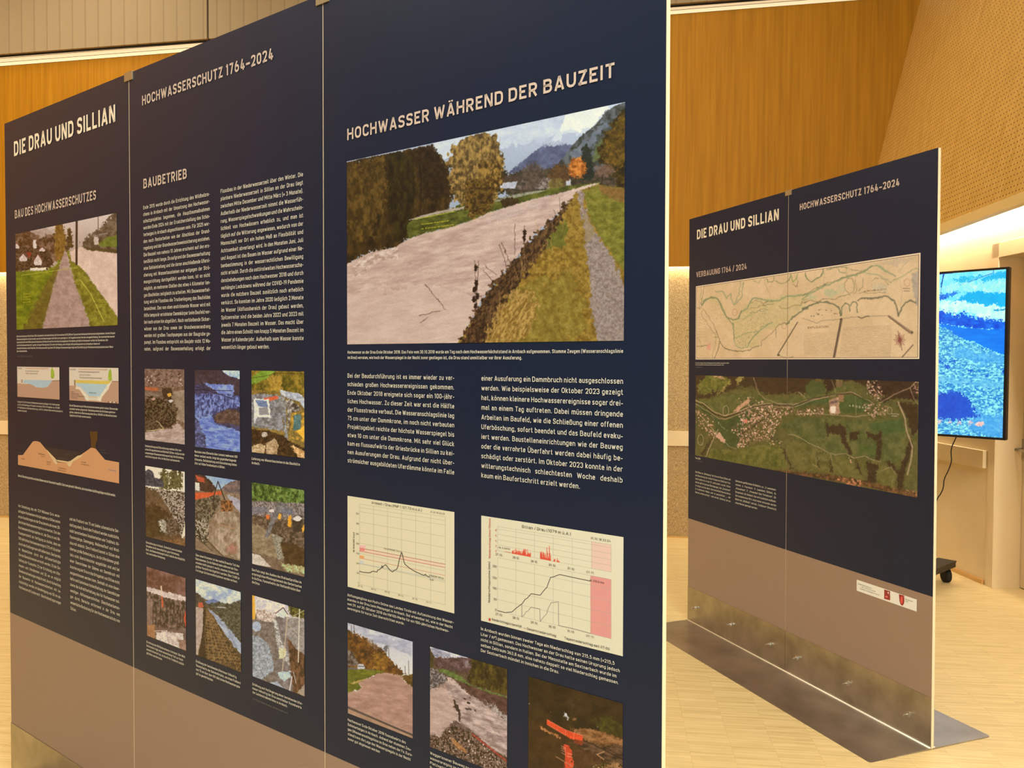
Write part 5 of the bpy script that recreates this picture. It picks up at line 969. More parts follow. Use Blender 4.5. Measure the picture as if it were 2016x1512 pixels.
P.p([(660, 1000), (720, 955), (780, 940), (805, 925), (806, 1040), (700, 1030)], '#4c3f40', '#8c7464', sc=4, con=2, rough=1.5); P.p([(470, 880), (530, 890), (600, 960), (630, 1000), (600, 1030), (470, 1010)], '#2c1c14', '#5c4030', sc=4, rough=1.5)
P.p([(480, 905), (540, 925), (548, 960), (500, 950)], '#a8442c', '#c85c3c', sc=3, rough=1); P.p([(474, 955), (510, 960), (512, 1015), (474, 1010)], '#cfc8ba', '#e6e0d2', sc=4, rough=.5)
P.p([(472, 1030), (600, 1025), (670, 1020), (665, 1045), (560, 1065), (474, 1080)], '#b84824', '#dc6438', sc=5, rough=1)
P.p([(700, 1040), (760, 1060), (805, 1090), (806, 1180), (760, 1130), (710, 1060)], '#8c8488', '#b8b0b0', sc=6, ax=2, rough=1)
P.p([(474, 1080), (560, 1065), (640, 1040), (660, 1080), (600, 1200), (560, 1260), (474, 1280)], '#30281a', '#8c7c60', sc=3, con=3, rough=2); P.p([(474, 1220), (560, 1210), (590, 1300), (560, 1400), (474, 1330)], '#302818', '#c0b094', sc=2.6, con=3.2, k='c', rough=2)
P.p([(640, 1160), (740, 1160), (800, 1230), (806, 1500), (660, 1460), (560, 1350), (590, 1240)], '#7a6448', '#bba488', sc=6, ax=1, ay=2, con=2.2, rough=2); P.e(745, 1425, 40, 34, '#8c5440', '#b87c68', sc=5, rough=5, alpha=.7)
P.p([(665, 1080), (740, 1085), (745, 1165), (660, 1160)], '#3c2818', '#b8743c', sc=3, con=3, rough=1.5); P.l([(640, 950), (610, 1060), (612, 1140)], 1.5, '#2a2018'); P.l([(640, 950), (690, 1080)], 1.8, '#33271c'); P.l([(634, 1248), (752, 1282)], 1.4, '#b08460')
P.l([(474, 1285), (600, 1400), (700, 1500)], 1.1, '#2c2014'); P.l([(474, 1330), (600, 1440)], .9, '#2c2014'); P.l([(580, 1170), (582, 1220)], 1, '#b8a888')
P.grain(.1); P.place('photograph', b2_, 'photograph of a digger on the railway embankment')
P = small((496.3, 949.3), (599.3, 963.3), (496.5, 1109.5), 200); P.t(*Q1)
P.fill('#5c4834', '#8c745a', sc=5); P.p([(892, 940), (1282, 995), (1282, 1115), (892, 1090)], '#24380c', '#7c9444', sc=4, ay=1.4, con=2.6, rough=1.5)
P.p([(892, 1090), (1050, 1095), (1282, 1110), (1282, 1230), (892, 1200)], '#5c5048', '#a4948a', sc=2.4, con=3, k='c', rough=2)
P.p([(892, 1190), (1000, 1200), (1120, 1230), (1282, 1220), (1282, 1420), (1120, 1400), (892, 1260)], '#3a2c1c', '#806850', sc=4, con=2.4, rough=2)
P.p([(895, 1245), (960, 1270), (1010, 1310), (1040, 1330), (1100, 1360), (1120, 1440), (1135, 1512), (895, 1450)], '#6c5a40', '#a8906c', sc=5, ax=2, rough=1.5)
P.p([(1040, 1320), (1125, 1355), (1100, 1400), (1130, 1500), (1090, 1512)], '#6c6450', '#b0a890', sc=2, con=2.4, rough=1); P.p([(1100, 1380), (1200, 1400), (1282, 1430), (1282, 1560), (1140, 1540)], '#33220f', '#5c4222', sc=5, rough=2)
P.p([(1090, 1100), (1120, 1100), (1180, 1140), (1170, 1150), (1110, 1130), (1060, 1250), (1020, 1350), (990, 1350), (1020, 1260)], '#4c4844', '#948c84', sc=3, rough=.8)
P.p([(895, 1135), (1010, 1135), (1020, 1165), (900, 1180)], '#5c5858', '#8c8686', sc=3, rough=1); P.p([(1110, 1140), (1190, 1150), (1200, 1190), (1110, 1175)], '#5c5a5c', '#86848a', sc=3, rough=1)
P.p([(1160, 1200), (1180, 1190), (1185, 1280), (1155, 1270)], '#e09c2c'); P.p([(1095, 1180), (1115, 1190), (1105, 1225), (1085, 1215)], '#e8a834'); P.p([(1255, 1290), (1282, 1240), (1283, 1275), (1262, 1320)], '#eaa830'); P.p([(1190, 1200), (1260, 1195), (1255, 1310), (1195, 1310)], '#241c14', '#4c4034', sc=3, rough=1); P.e(1225, 1215, 32, 18, '#d8ccb8'); P.e(1042, 1162, 20, 12, '#d8ccc0'); P.e(1015, 1205, 14, 18, '#d87030'); P.p([(895, 1460), (960, 1480), (1000, 1520), (1040, 1560), (895, 1540)], '#b8a890', '#e0d4be', sc=4, rough=1); P.p([(1100, 1530), (1282, 1560), (1282, 1610), (1150, 1590)], '#9c7c50', '#b8d090', sc=3, con=2.4, rough=3)
P.grain(.1); P.place('photograph', b2_, 'photograph of an excavator arm over a corrugated steel pipe')
P = small((289, 1115.3), (365.8, 1131.7), (289, 1250.7), 220); P.t(*Q2)
P.fill('#5c4438', '#80665a', sc=5); P.p([(95, 183), (354, 240), (354, 390), (95, 330)], '#573424', '#8c6458', sc=9, con=2, rough=1); P.p([(300, 225), (354, 240), (354, 275), (330, 250)], '#cdb8b0', '#e6d8d0', sc=4, rough=1)
P.p([(97, 325), (200, 350), (354, 390), (354, 420), (200, 390), (97, 350)], '#bca294', '#e8dcd0', sc=4, con=2.4, rough=2); P.p([(97, 350), (220, 395), (354, 420), (354, 600), (270, 590), (160, 570), (97, 560)], '#2c2018', '#8a705e', sc=3, ay=1.8, con=3, rough=1.5)
P.p([(97, 400), (140, 400), (150, 550), (160, 650), (97, 640)], '#6a5040', '#9c8070', sc=4, ay=2, rough=2); P.p([(105, 560), (155, 560), (160, 650), (100, 640)], '#8c5c34', '#b8845c', sc=4, rough=1.5)
P.p([(160, 610), (230, 600), (330, 620), (340, 720), (240, 690), (165, 655)], '#b8a090', '#efe6da', sc=4, con=2.2, rough=2); P.p([(300, 650), (354, 660), (354, 728), (310, 710)], '#7c5c48', '#b08c74', sc=3, rough=1.5)
P.l([(195, 325), (200, 390)], 2.6, '#e0c8a8'); P.l([(200, 390), (205, 450)], 3, '#c85a30'); P.l([(352, 470), (340, 520), (350, 570)], 3, '#d04a28'); P.l([(155, 600), (215, 596)], 1.4, '#c8b098')
for x in (145, 165, 190, 232, 275, 300, 330): P.l([(x, 400 + (x % 7) * 8), (x - 2, 560 + (x % 5) * 8)], 1.2, '#241812', .8)
P.grain(.12); P.place('photograph', b2_, 'photograph of the timber debris rake in snow')
P = small((385.6, 1139.8), (474.3, 1164.6), (386.8, 1288.7), 240); P.t(*Q2)
P.fill('#4a3a20', '#6c5632', sc=5); P.p([(420, 265), (718, 350), (718, 430), (640, 440), (540, 430), (420, 380)], '#94a4bc', '#e2e2d0', sc=9, con=2.4, rough=1)
P.p([(490, 420), (540, 405), (580, 425), (540, 445), (500, 445)], '#5c6c94', '#7c8cac', sc=5, rough=1); P.p([(420, 365), (450, 375), (490, 430), (500, 470), (425, 460)], '#302820', '#5a5040', sc=3, con=2, rough=2); P.p([(445, 430), (470, 425), (475, 460), (440, 460)], '#c05838')
P.p([(500, 440), (570, 425), (640, 440), (718, 410), (718, 700), (640, 600), (560, 500)], '#2c2a1c', '#6c6850', sc=3, con=2.4, rough=1.5); P.l([(565, 458), (615, 462)], 1.6, '#c8c4bc')
P.p([(500, 460), (545, 490), (600, 550), (718, 690), (718, 760), (660, 690), (580, 590), (530, 520)], '#7c8494', '#b8c0c8', sc=4, ax=2, rough=1.5, ang=.8)
P.p([(422, 455), (475, 465), (485, 500), (470, 620), (440, 765), (424, 765)], '#a08874', '#c8b09c', sc=6, rough=.8); P.p([(475, 470), (492, 480), (480, 640), (500, 780), (445, 765), (470, 620)], '#1e140a', '#4c3820', sc=3, rough=1)
P.p([(492, 480), (530, 500), (600, 610), (700, 770), (718, 860), (500, 780), (485, 640)], '#2c1e0e', '#8c6c40', sc=3, con=2.4, rough=1)
for k in range(15): y = 520 + k * 19; P.l([(490, y), (530 + k * 13, y + 12 + k * .8)], .8, '#b08c5c', .75)
for k in range(6): P.l([(498 + k * 6, 500), (510 + k * 36, 780 + k * 14)], .8, '#a98454', .75)
P.grain(.1); P.place('photograph', b2_, 'photograph of a long steel reinforcement mesh beside the river')
P = small((497.1, 1171.5), (599.6, 1199.9), (498.3, 1331.2), 260, ); P.t(*Q2)
P.fill('#5c5048', '#988c84', sc=5); P.p([(793, 372), (1136, 468), (1136, 560), (960, 520), (800, 500)], '#b8b0b8', '#f6ecd8', sc=6, con=2, rough=1); P.p([(1020, 430), (1136, 470), (1136, 540), (1040, 520)], '#2c2a10', '#8c8030', sc=4, con=2.4, rough=3)
P.p([(797, 376), (815, 382), (820, 540), (797, 540)], '#e0a030', '#f0b848', sc=5, rough=.8); P.p([(820, 480), (900, 480), (950, 500), (940, 560), (830, 540)], '#9c7c64', '#e8dccc', sc=3, con=3, rough=2)
P.p([(955, 500), (995, 468), (1020, 505), (1015, 540), (960, 520)], '#c0c4d8', '#e4e4ec', sc=4, rough=.6); P.l([(948, 502), (995, 466), (1024, 508)], 1.4, '#4c2420')
P.p([(800, 545), (930, 560), (960, 640), (975, 740), (940, 860), (960, 920), (1010, 980), (797, 905)], '#5c5044', '#8c7e70', sc=4, con=2.2, rough=2)
P.p([(798, 640), (850, 650), (900, 690), (935, 800), (930, 870), (860, 920), (798, 905)], '#767a7e', '#b6bab8', sc=3, con=2.6, rough=2); P.e(828, 585, 30, 32, '#8c94a4', '#c0c8d4', sc=4, rough=1)
P.p([(935, 530), (960, 560), (985, 680), (1040, 790), (1030, 830), (975, 760), (945, 640)], '#7c7468', '#d8d4c8', sc=3, con=3, rough=1.5); P.p([(970, 720), (1010, 720), (1010, 780), (970, 790)], '#b8b07c', '#e0dcb0', sc=3)
P.p([(1000, 520), (1136, 540), (1136, 760), (1080, 740), (1010, 640)], '#75695c', '#aca49a', sc=4, con=2, rough=1.5); P.p([(1020, 650), (1080, 730), (1136, 770), (1136, 1030), (1060, 1000), (1040, 840)], '#33200f', '#80583a', sc=3, ay=2.4, con=2.6, rough=1.5)
P.p([(955, 870), (1040, 865), (1045, 900), (1000, 930), (975, 910)], '#9cacac', '#cfdad8', sc=4, rough=1.5); P.p([(1080, 1000), (1136, 940), (1137, 1030)], '#8c7a64', '#b8a48a', sc=3, rough=1); P.p([(900, 940), (960, 930), (1010, 985), (930, 960)], '#8c949c', '#b8bec4', sc=3, rough=1)
P.l([(1022, 520), (990, 865)], 1.5, '#c8b08c'); P.l([(1098, 460), (1090, 810)], 1.8, '#e0d4b4'); P.l([(1050, 900), (1035, 990)], 2, '#ddd4cc'); P.l([(1010, 560), (1120, 660)], 1.1, '#b8a88c'); P.l([(1020, 540), (1136, 480)], 1, '#c8bca4'); P.l([(1060, 870), (1075, 940)], 1.2, '#c8bcb4')
P.grain(.1); P.place('photograph', b2_, 'photograph of a deep excavation with timber supports')

# --- first board: photograph and three section drawings
P = Pic(PA, (30.8, 461), (230.2, 418.1), (33.3, 649.2), 1.8, light=LL, sd=300); P.t(0, 180, 3.15)
P.grad('#d6bfa6', '#b59a82', 760, 960); P.p([(95, 885), (180, 865), (260, 850), (360, 900), (440, 960), (410, 1010), (330, 1060), (95, 1090)], '#3c2410', '#8c6a50', sc=7, con=2.4, rough=4)
P.p([(180, 870), (330, 835), (330, 900), (230, 920)], '#a88c78', '#d0b8a0', sc=8, rough=6, rs=12, alpha=.8); P.p([(500, 960), (560, 900), (620, 860), (680, 790), (728, 752), (728, 1005), (600, 1000), (505, 985)], '#3a2a18', '#7c664c', sc=6, con=2, rough=4)
P.p([(600, 960), (640, 925), (728, 900), (728, 975), (620, 970)], '#4c5412', '#7c8030', sc=5, rough=2); P.p([(578, 915), (608, 910), (608, 960), (578, 960)], '#b49c84', '#ceb69c', sc=4, rough=.6); P.l([(575, 910), (660, 892)], 1.4, '#a08c7c')
P.p([(505, 975), (728, 990), (728, 1010), (510, 1000)], '#3c2c14', '#5c4a24', sc=4, rough=2); P.p([(95, 970), (200, 980), (300, 990), (330, 1060), (320, 1100), (95, 1120)], '#241408', '#6c5038', sc=3, con=2.8, rough=3)
for x, y, w_, h_ in ((150, 1040, 26, 28), (240, 1055, 26, 40), (110, 970, 18, 20), (265, 990, 20, 16)): P.p([(x - w_, y), (x, y - h_), (x + w_, y), (x + w_ * .8, y + h_ * .7), (x - w_ * .8, y + h_ * .7)], '#b89c88', '#e8d4bc', sc=3, con=2, rough=.6); P.l([(x - w_, y), (x, y - h_), (x + w_, y)], 1.1, '#6c2c20')
P.p([(210, 930), (225, 930), (232, 985), (212, 985)], '#d8c4ac'); P.p([(192, 1098), (290, 1095), (290, 1112), (192, 1113)], '#e6d4bc', rough=.5); P.p([(165, 1000), (200, 1010), (190, 1040)], '#8c2c20')
P.p([(345, 1060), (340, 900), (350, 830), (375, 820), (395, 850), (410, 930), (400, 1060)], '#5c3c10', '#9c7430', sc=4, ay=1.6, con=2, rough=3); P.p([(415, 980), (420, 870), (435, 862), (448, 900), (450, 985)], '#301e0c', '#6c5024', sc=3, rough=3)
P.p([(97, 1120), (190, 1115), (290, 1112), (350, 1080), (405, 1010), (385, 1040), (330, 1200), (260, 1478), (104, 1478)], '#4c5a08', '#8a8a1c', sc=9, ax=1.6, con=1.8, rough=2); P.p([(330, 1120), (395, 1030), (330, 1250), (265, 1478), (140, 1478), (250, 1260)], '#4c3a14', '#7c6828', sc=6, rough=5, alpha=.8)
P.p([(398, 1002), (412, 1000), (425, 1080), (470, 1180), (520, 1330), (565, 1470), (262, 1478), (320, 1260), (380, 1060)], '#957562', '#b8947e', sc=6, con=1.8, rough=1)
P.p([(412, 1000), (430, 1000), (450, 1060), (500, 1080), (560, 1170), (640, 1270), (733, 1400), (733, 1465), (565, 1470), (520, 1330), (460, 1170)], '#5c5410', '#948a2c', sc=6, con=2, rough=2)
P.p([(440, 1000), (500, 975), (560, 995), (728, 1012), (731, 1395), (640, 1270), (560, 1165), (545, 1130), (490, 1090), (440, 1050)], '#c9a488', '#e2bf9f', sc=9, rough=1.5)
P.l([(475, 800), (474, 1075)], 4, '#33221a'); P.l([(605, 790), (605, 920)], 1.4, '#5c4838'); P.l([(140, 1142), (480, 1095)], 1, '#b0a83c'); P.l([(138, 1142), (138, 1300)], .8, '#8c8a2c'); P.l([(500, 1170), (560, 1250), (640, 1412)], 1.1, '#cfc050')
P.grain(.05); P.place('photograph', b1, 'photograph of a path between a meadow and the flooded river')
q = lambda x, y: (x / 3.15, 180 + y / 3.15)
words(PA, b1, [(t, q(146, 1262 + i * 17), q(190, 0)[0], 3.0) for i, t in enumerate(['Hochwasser', 'Anschlagslinie', 'im Gras', 'etwa', '1 m'])] + [('Wasserlinie', q(618, 1312), q(704, 0)[0], 2.4), ('im Gras', q(618, 1326), q(660, 0)[0], 2.4)], YEL, .01)
P = Pic(PA, (34.1, 721.8), (117.2, 722.9), (35.2, 781), 3, '#d9c29c', light=LL, sd=320); P.t(28, 715, 9.509)
P.p([(50, 375), (155, 370), (155, 380), (350, 385), (400, 430), (520, 445), (620, 430), (700, 340), (860, 330), (860, 700), (50, 700)], '#b98c68', rough=.2)
P.p([(190, 318), (700, 330), (640, 410), (560, 440), (450, 440), (380, 412), (300, 380), (190, 378)], '#a4b4ac', '#aebcb2', sc=5, rough=.3); P.p([(150, 315), (180, 315), (180, 365), (150, 365)], '#a89070', rough=.1); P.p([(700, 115), (725, 180), (738, 260), (725, 300), (690, 305), (672, 270), (678, 180)], '#8a9c24', '#a6b43c', sc=3, rough=.4); P.l([(860, 332), (700, 338)], .9, '#6c4c34')
P.place('section_drawing', b1, 'drawing of the old river bed with one green tree')
q = lambda x, y: (28 + x / 9.509, 715 + y / 9.509)
words(PA, b1, [('VORHER', q(72, 108), q(152, 0)[0], 2.6), ('30-jährliches nicht sicher', q(215, 158), q(465, 0)[0], 2.6), ('1 jährlich überschwemmt', q(215, 202), q(445, 0)[0], 2.6)], BLACK, .0)
words(PA, b1, [('Hochwasserschutz in Sillian im Bestand 2013', q(220, 106), q(642, 0)[0], 2.4), ('Hochwasserschutz Sillian nach Fertigstellung 2024', q(1215, 120), q(1752, 0)[0], 2.4)], mat('orange_ink', (.78, .45, .22), .5), .01)
P = Pic(PA, (136.6, 722.9), (233.6, 725), (137.4, 787.8), 3, '#d9c29c', light=LL, sd=340); P.t(28, 715, 9.509)
P.p([(1030, 412), (1140, 418), (1160, 340), (1180, 440), (1240, 480), (1360, 650), (1600, 660), (1790, 400), (1820, 352), (1960, 355), (1960, 760), (1030, 760)], '#b98c68', rough=.2)
P.p([(1150, 325), (1800, 345), (1760, 400), (1170, 372)], '#d0b048', '#d8ba54', sc=6, rough=.2); P.p([(1175, 375), (1750, 400), (1600, 590), (1400, 580), (1260, 440), (1180, 415)], '#a6b8b2', '#b0c0b8', sc=6, rough=.2)
P.p([(1170, 440), (1250, 455), (1330, 540), (1400, 600), (1400, 660), (1350, 650), (1320, 580), (1240, 480), (1170, 465)], '#dcc8a0', '#e8d8b4', sc=2.4, k='c', rough=.3); P.p([(1790, 370), (1760, 470), (1640, 600), (1620, 670), (1555, 660), (1560, 600), (1600, 590), (1740, 400)], '#dcc8a0', '#e8d8b4', sc=2.4, k='c', rough=.3); P.p([(1400, 585), (1560, 590), (1560, 608), (1400, 604)], '#c8b48c', rough=.1)
P.p([(1140, 325), (1165, 325), (1165, 410), (1140, 410)], '#8c7454', rough=.1); P.p([(1785, 140), (1810, 210), (1818, 330), (1790, 345), (1750, 330), (1750, 220)], '#8a9c24', '#a6b43c', sc=3, rough=.4); P.l([(1820, 352), (1960, 355)], .9, '#6c4c34')
for i, c_ in enumerate(('#5c4030', '#e8d8c0', '#6c5040', '#e8dcc8', '#5c4438')): P.e(1755 + i * 33, 681 + i * 1.4, 13, 9, c_, rough=.2)
P.place('section_drawing', b1, 'drawing of the new river bed with stone-lined slopes')
words(PA, b1, [('NACHHER', q(1045, 128), q(1158, 0)[0], 2.6), ('bis 100-jährliches Hochwasserereignis (175 m³/s)', q(1210, 172), q(1605, 0)[0], 2.8), ('zusätzlich 75 cm Freibord', q(1225, 228), q(1430, 0)[0], 2.6), ('75 cm bestehende Instandhaltung notwendig', q(1225, 280), q(1645, 0)[0], 2.8), ('Wasserhöhe', q(1405, 560), q(1540, 0)[0], 2.4),
 ('Instand', q(1060, 545), q(1130, 0)[0], 2.2), ('Drainage vorher', q(1070, 580), q(1215, 0)[0], 2.2), ('Stützkörper aus Wasserbausteinen', q(1070, 618), q(1330, 0)[0], 2.2), ('Auflastkörper', q(1070, 652), q(1195, 0)[0], 2.2)], BLACK, .0)
# third drawing: cut-out shape printed straight on the board
P = Pic(PA, (35.9, 840), (235.4, 842), (35.9, 914.9), 1.6, light=LL, sd=360)
def flat(name, pts, m, par, pan=PA, d=.0007):
    v = [pan.P(*pan.px(*p), d) for p in pts]; return obj(name, v, [tuple(range(len(v)))], m, par)
SAND = mat('sand_ink', (.83, .64, .50), .45); STONE = mat('stone_ink', (.88, .80, .66), .45); BARK = mat('bark_ink', (.33, .24, .13), .45); WATERI = mat('dusk_water_ink', (.17, .17, .22), .45)
q = lambda x, y: (28 + x / 9.509, 840 + y / 9.509)
flat('section_drawing', [q(*p) for p in [(75, 530), (165, 530), (350, 280), (385, 268), (450, 275), (490, 292), (600, 425), (740, 630), (800, 660), (1010, 680), (1060, 640), (1200, 560), (1290, 500), (1440, 395), (1480, 398), (1530, 412), (1705, 620), (1968, 668), (1968, 1062), (75, 712)]], SAND, b1)['label'] = 'sand-coloured dyke section printed on the navy ground'
flat('water_area', [q(*p) for p in [(560, 375), (700, 395), (1290, 478), (1200, 530), (1040, 650), (800, 618), (600, 430)]], WATERI, b1, d=.0004)
flat('tree_trunk', [q(*p) for p in [(1415, 90), (1560, 90), (1560, 260), (1530, 300), (1530, 405), (1440, 395), (1440, 250)]], BARK, b1, d=.0004)
for pts in ([(600, 425), (625, 440), (790, 610), (815, 690), (790, 712), (740, 670), (730, 630)], [(1290, 520), (1270, 560), (1100, 660), (1060, 750), (1020, 745), (990, 690), (1010, 650), (1060, 640), (1190, 545)], [(800, 618), (1030, 655), (1010, 680), (810, 650)]): flat('stone_lining', [q(*p) for p in pts], STONE, b1, d=.0010)
BROWNI = mat('brown_ink', (.42, .28, .20), .5)
words(PA, b1, [('Flusslauf', q(140, 605), q(205, 0)[0], 2.6), ('Wasserbausteine', q(460, 515), q(585, 0)[0], 2.6), ('bis 1 m', q(515, 565), q(585, 0)[0], 2.6), ('Steinfuß', q(610, 665), q(690, 0)[0], 2.6), ('bis 2 m', q(620, 705), q(685, 0)[0], 2.6), ('Flusssohle mit', q(835, 778), q(975, 0)[0], 2.6), ('Wasserbausteine', q(820, 820), q(975, 0)[0], 2.6), ('Drainage', q(1255, 665), q(1350, 0)[0], 2.6), ('Auflastkörper', q(1255, 710), q(1415, 0)[0], 2.6)], BROWNI, .005)
words(PA, b1, [('Grundwasser', q(1770, 818), q(1920, 0)[0], 2.8)], BLUEI, .005)
words(PA, b1, [('Radweg', q(80, 488), q(140, 0)[0], 2.4), ('Krone', q(395, 245), q(465, 0)[0], 2.2), ('Hochwasser', q(955, 515), q(1055, 0)[0], 2.4), ('Niederwasser', q(835, 595), q(985, 0)[0], 2.4), ('Binnen-', q(1630, 440), q(1715, 0)[0], 2.4), ('entwässerung', q(1630, 490), q(1735, 0)[0], 2.4)], DIM, .005)

# ================================================================== prints on the wall behind
P = Pic(PB, (1370.3, 563.7), (1812.5, 498.2), (1369.7, 707.7), 1.6, '#c9a878', light=LB, sd=400)
P.fill('#c4a070', '#d0ac7c', sc=30, con=2)
INK = '#5c5030'; GRN = '#7c8458'
P.t(1365, 540, 8.893)
P.p([(170, 545), (220, 470), (330, 420), (450, 440), (500, 540), (600, 740), (700, 790), (800, 770), (860, 640), (980, 500), (1250, 430), (1450, 420), (1640, 390), (1990, 350), (2001, 420), (1960, 560), (1660, 830), (1450, 930), (1200, 1000), (1150, 1240), (960, 1270), (760, 1260), (720, 1100), (700, 900), (560, 760), (480, 560), (400, 470), (250, 470)], '#b89f68', '#c6a772', sc=5, rough=3, con=2.4)
for pts, w_, c_ in (
 ([(170, 545), (220, 470), (330, 420), (400, 425), (450, 445), (490, 540), (560, 690), (610, 770), (700, 800), (800, 775), (850, 650), (950, 610), (1000, 500), (1040, 440), (1100, 430), (1250, 460), (1400, 480), (1500, 470), (1620, 400), (1750, 400), (1900, 380), (2000, 350)], 3.6, GRN),
 ([(170, 545), (220, 470), (330, 410), (450, 440), (500, 580), (590, 750), (700, 790), (800, 770), (850, 640)], 1, INK), ([(700, 850), (720, 1000), (720, 1130), (750, 1240), (850, 1270), (950, 1260), (1000, 1150), (1150, 1000), (1300, 880), (1380, 840)], 2, GRN),
 ([(620, 790), (700, 870), (720, 1000), (722, 1130)], 1, INK), ([(740, 1100), (870, 1040), (1000, 1010), (1160, 985), (1200, 920), (1300, 880)], 1.6, GRN), ([(970, 1200), (1040, 1100), (1150, 1000)], 1, INK), ([(1000, 520), (1100, 470), (1200, 490), (1240, 530), (1300, 490), (1380, 500)], 1, INK), ([(990, 600), (1080, 590), (1200, 560), (1400, 530)], 1, INK), ([(990, 680), (1100, 670), (1200, 620), (1310, 630)], .9, INK),
 ([(880, 810), (940, 740), (1040, 700), (1150, 650), (1290, 640)], 1.2, GRN), ([(1500, 560), (1560, 610), (1680, 590), (1780, 540), (1860, 560), (1930, 470), (2000, 440)], 1.1, INK), ([(1640, 880), (1680, 820), (1780, 720), (1900, 640), (2001, 590)], 3.2, '#5c6040'), ([(1450, 930), (1520, 870), (1640, 850)], 1.4, INK), ([(1190, 1240), (1220, 1150), (1320, 1060), (1450, 950), (1460, 1090)], 1.2, INK),
 ([(560, 1270), (700, 1320), (850, 1335), (1000, 1300), (1150, 1230)], 2.4, '#6c5c3c'), ([(480, 1160), (540, 1260), (650, 1310)], 1.6, INK), ([(480, 1160), (460, 1260), (380, 1440)], 1.6, INK), ([(160, 640), (180, 750), (300, 920), (400, 1060), (400, 1200), (360, 1300), (350, 1440)], 1.4, '#8c7c4c'), ([(170, 620), (280, 740), (380, 900), (450, 1080), (470, 1160)], 1, INK), ([(375, 1090), (450, 1092)], 1.2, INK),
 ([(400, 320), (540, 330), (600, 440), (660, 350), (690, 480), (730, 550), (800, 480), (860, 400), (880, 160)], 3, '#8c8a5c'), ([(825, 140), (830, 200), (790, 420), (720, 540)], 2, '#8c8a5c'), ([(1300, 110), (1320, 160), (1380, 170), (1420, 130), (1430, 40)], 1.8, '#6c6c40'), ([(1440, 140), (1500, 180), (1600, 180), (1690, 130), (1710, 20)], 1.8, '#6c6c40'), ([(1720, 60), (1740, 160), (1800, 120), (1830, 30)], 2.2, '#7a8038'), ([(1740, 200), (1810, 240), (1835, 130)], 1.2, INK), ([(1060, 130), (1150, 170), (1200, 110), (1260, 70)], 1.6, '#8c8a5c'), ([(1270, 90), (1260, 200), (1310, 320), (1360, 370)], 1.2, '#a08c60'),
 ([(205, 235), (150, 520), (190, 545)], 1, INK), ([(160, 235), (115, 560), (120, 620)], .9, '#8c7a50'), ([(50, 590), (130, 605), (170, 570)], 1, INK), ([(60, 1250), (140, 1245), (250, 1220), (310, 1200)], 1.6, INK), ([(60, 1110), (130, 1140), (150, 1240)], 1, '#8c7a50')): P.l(pts, w_ * .8, c_, .75, 1.0)
for k in range(9): P.l([(60, 720 + k * 45), (160, 700 + k * 50), (250, 760 + k * 42)], .7, '#a08a5c', .6, 1)
for cx_, cy_, r_ in ((735, 670, 42), (1590, 890, 42)): P.l([(cx_ + r_ * math.cos(t), cy_ + r_ * 1.35 * math.sin(t)) for t in np.arange(17) * math.pi / 8], .8, '#a06c50', .8)
P.p([(250, 1215), (318, 1205), (318, 1295), (255, 1300)], '#c88868', '#d89c7c', sc=3); P.spots([(750, 1080), (1100, 1010), (1000, 1150), (950, 1250), (760, 1240)], 110, .5, ['#6c6c3c', '#8c8450']); P.spots([(880, 800), (1280, 650), (1260, 850), (1100, 980), (920, 960)], 120, .5, ['#9c7c48', '#8c7444']); P.spots([(230, 500), (460, 520), (560, 800), (680, 1000), (500, 1000), (300, 700)], 90, .5, ['#9c8450'])
P.p([(1830, 840), (1500, 1400), (2010, 1400), (2010, 860)], '#c6a274', '#d0ac80', sc=8, alpha=.6); P.l([(1825, 835), (1480, 1385)], 1.6, '#4c3c28'); P.e(1490, 1390, 22, 14, '#4c3c28'); P.l([(1500, 1400), (1650, 1440), (1750, 1415)], .8, '#6c5838')
P.t(1580, 490, 6.871)
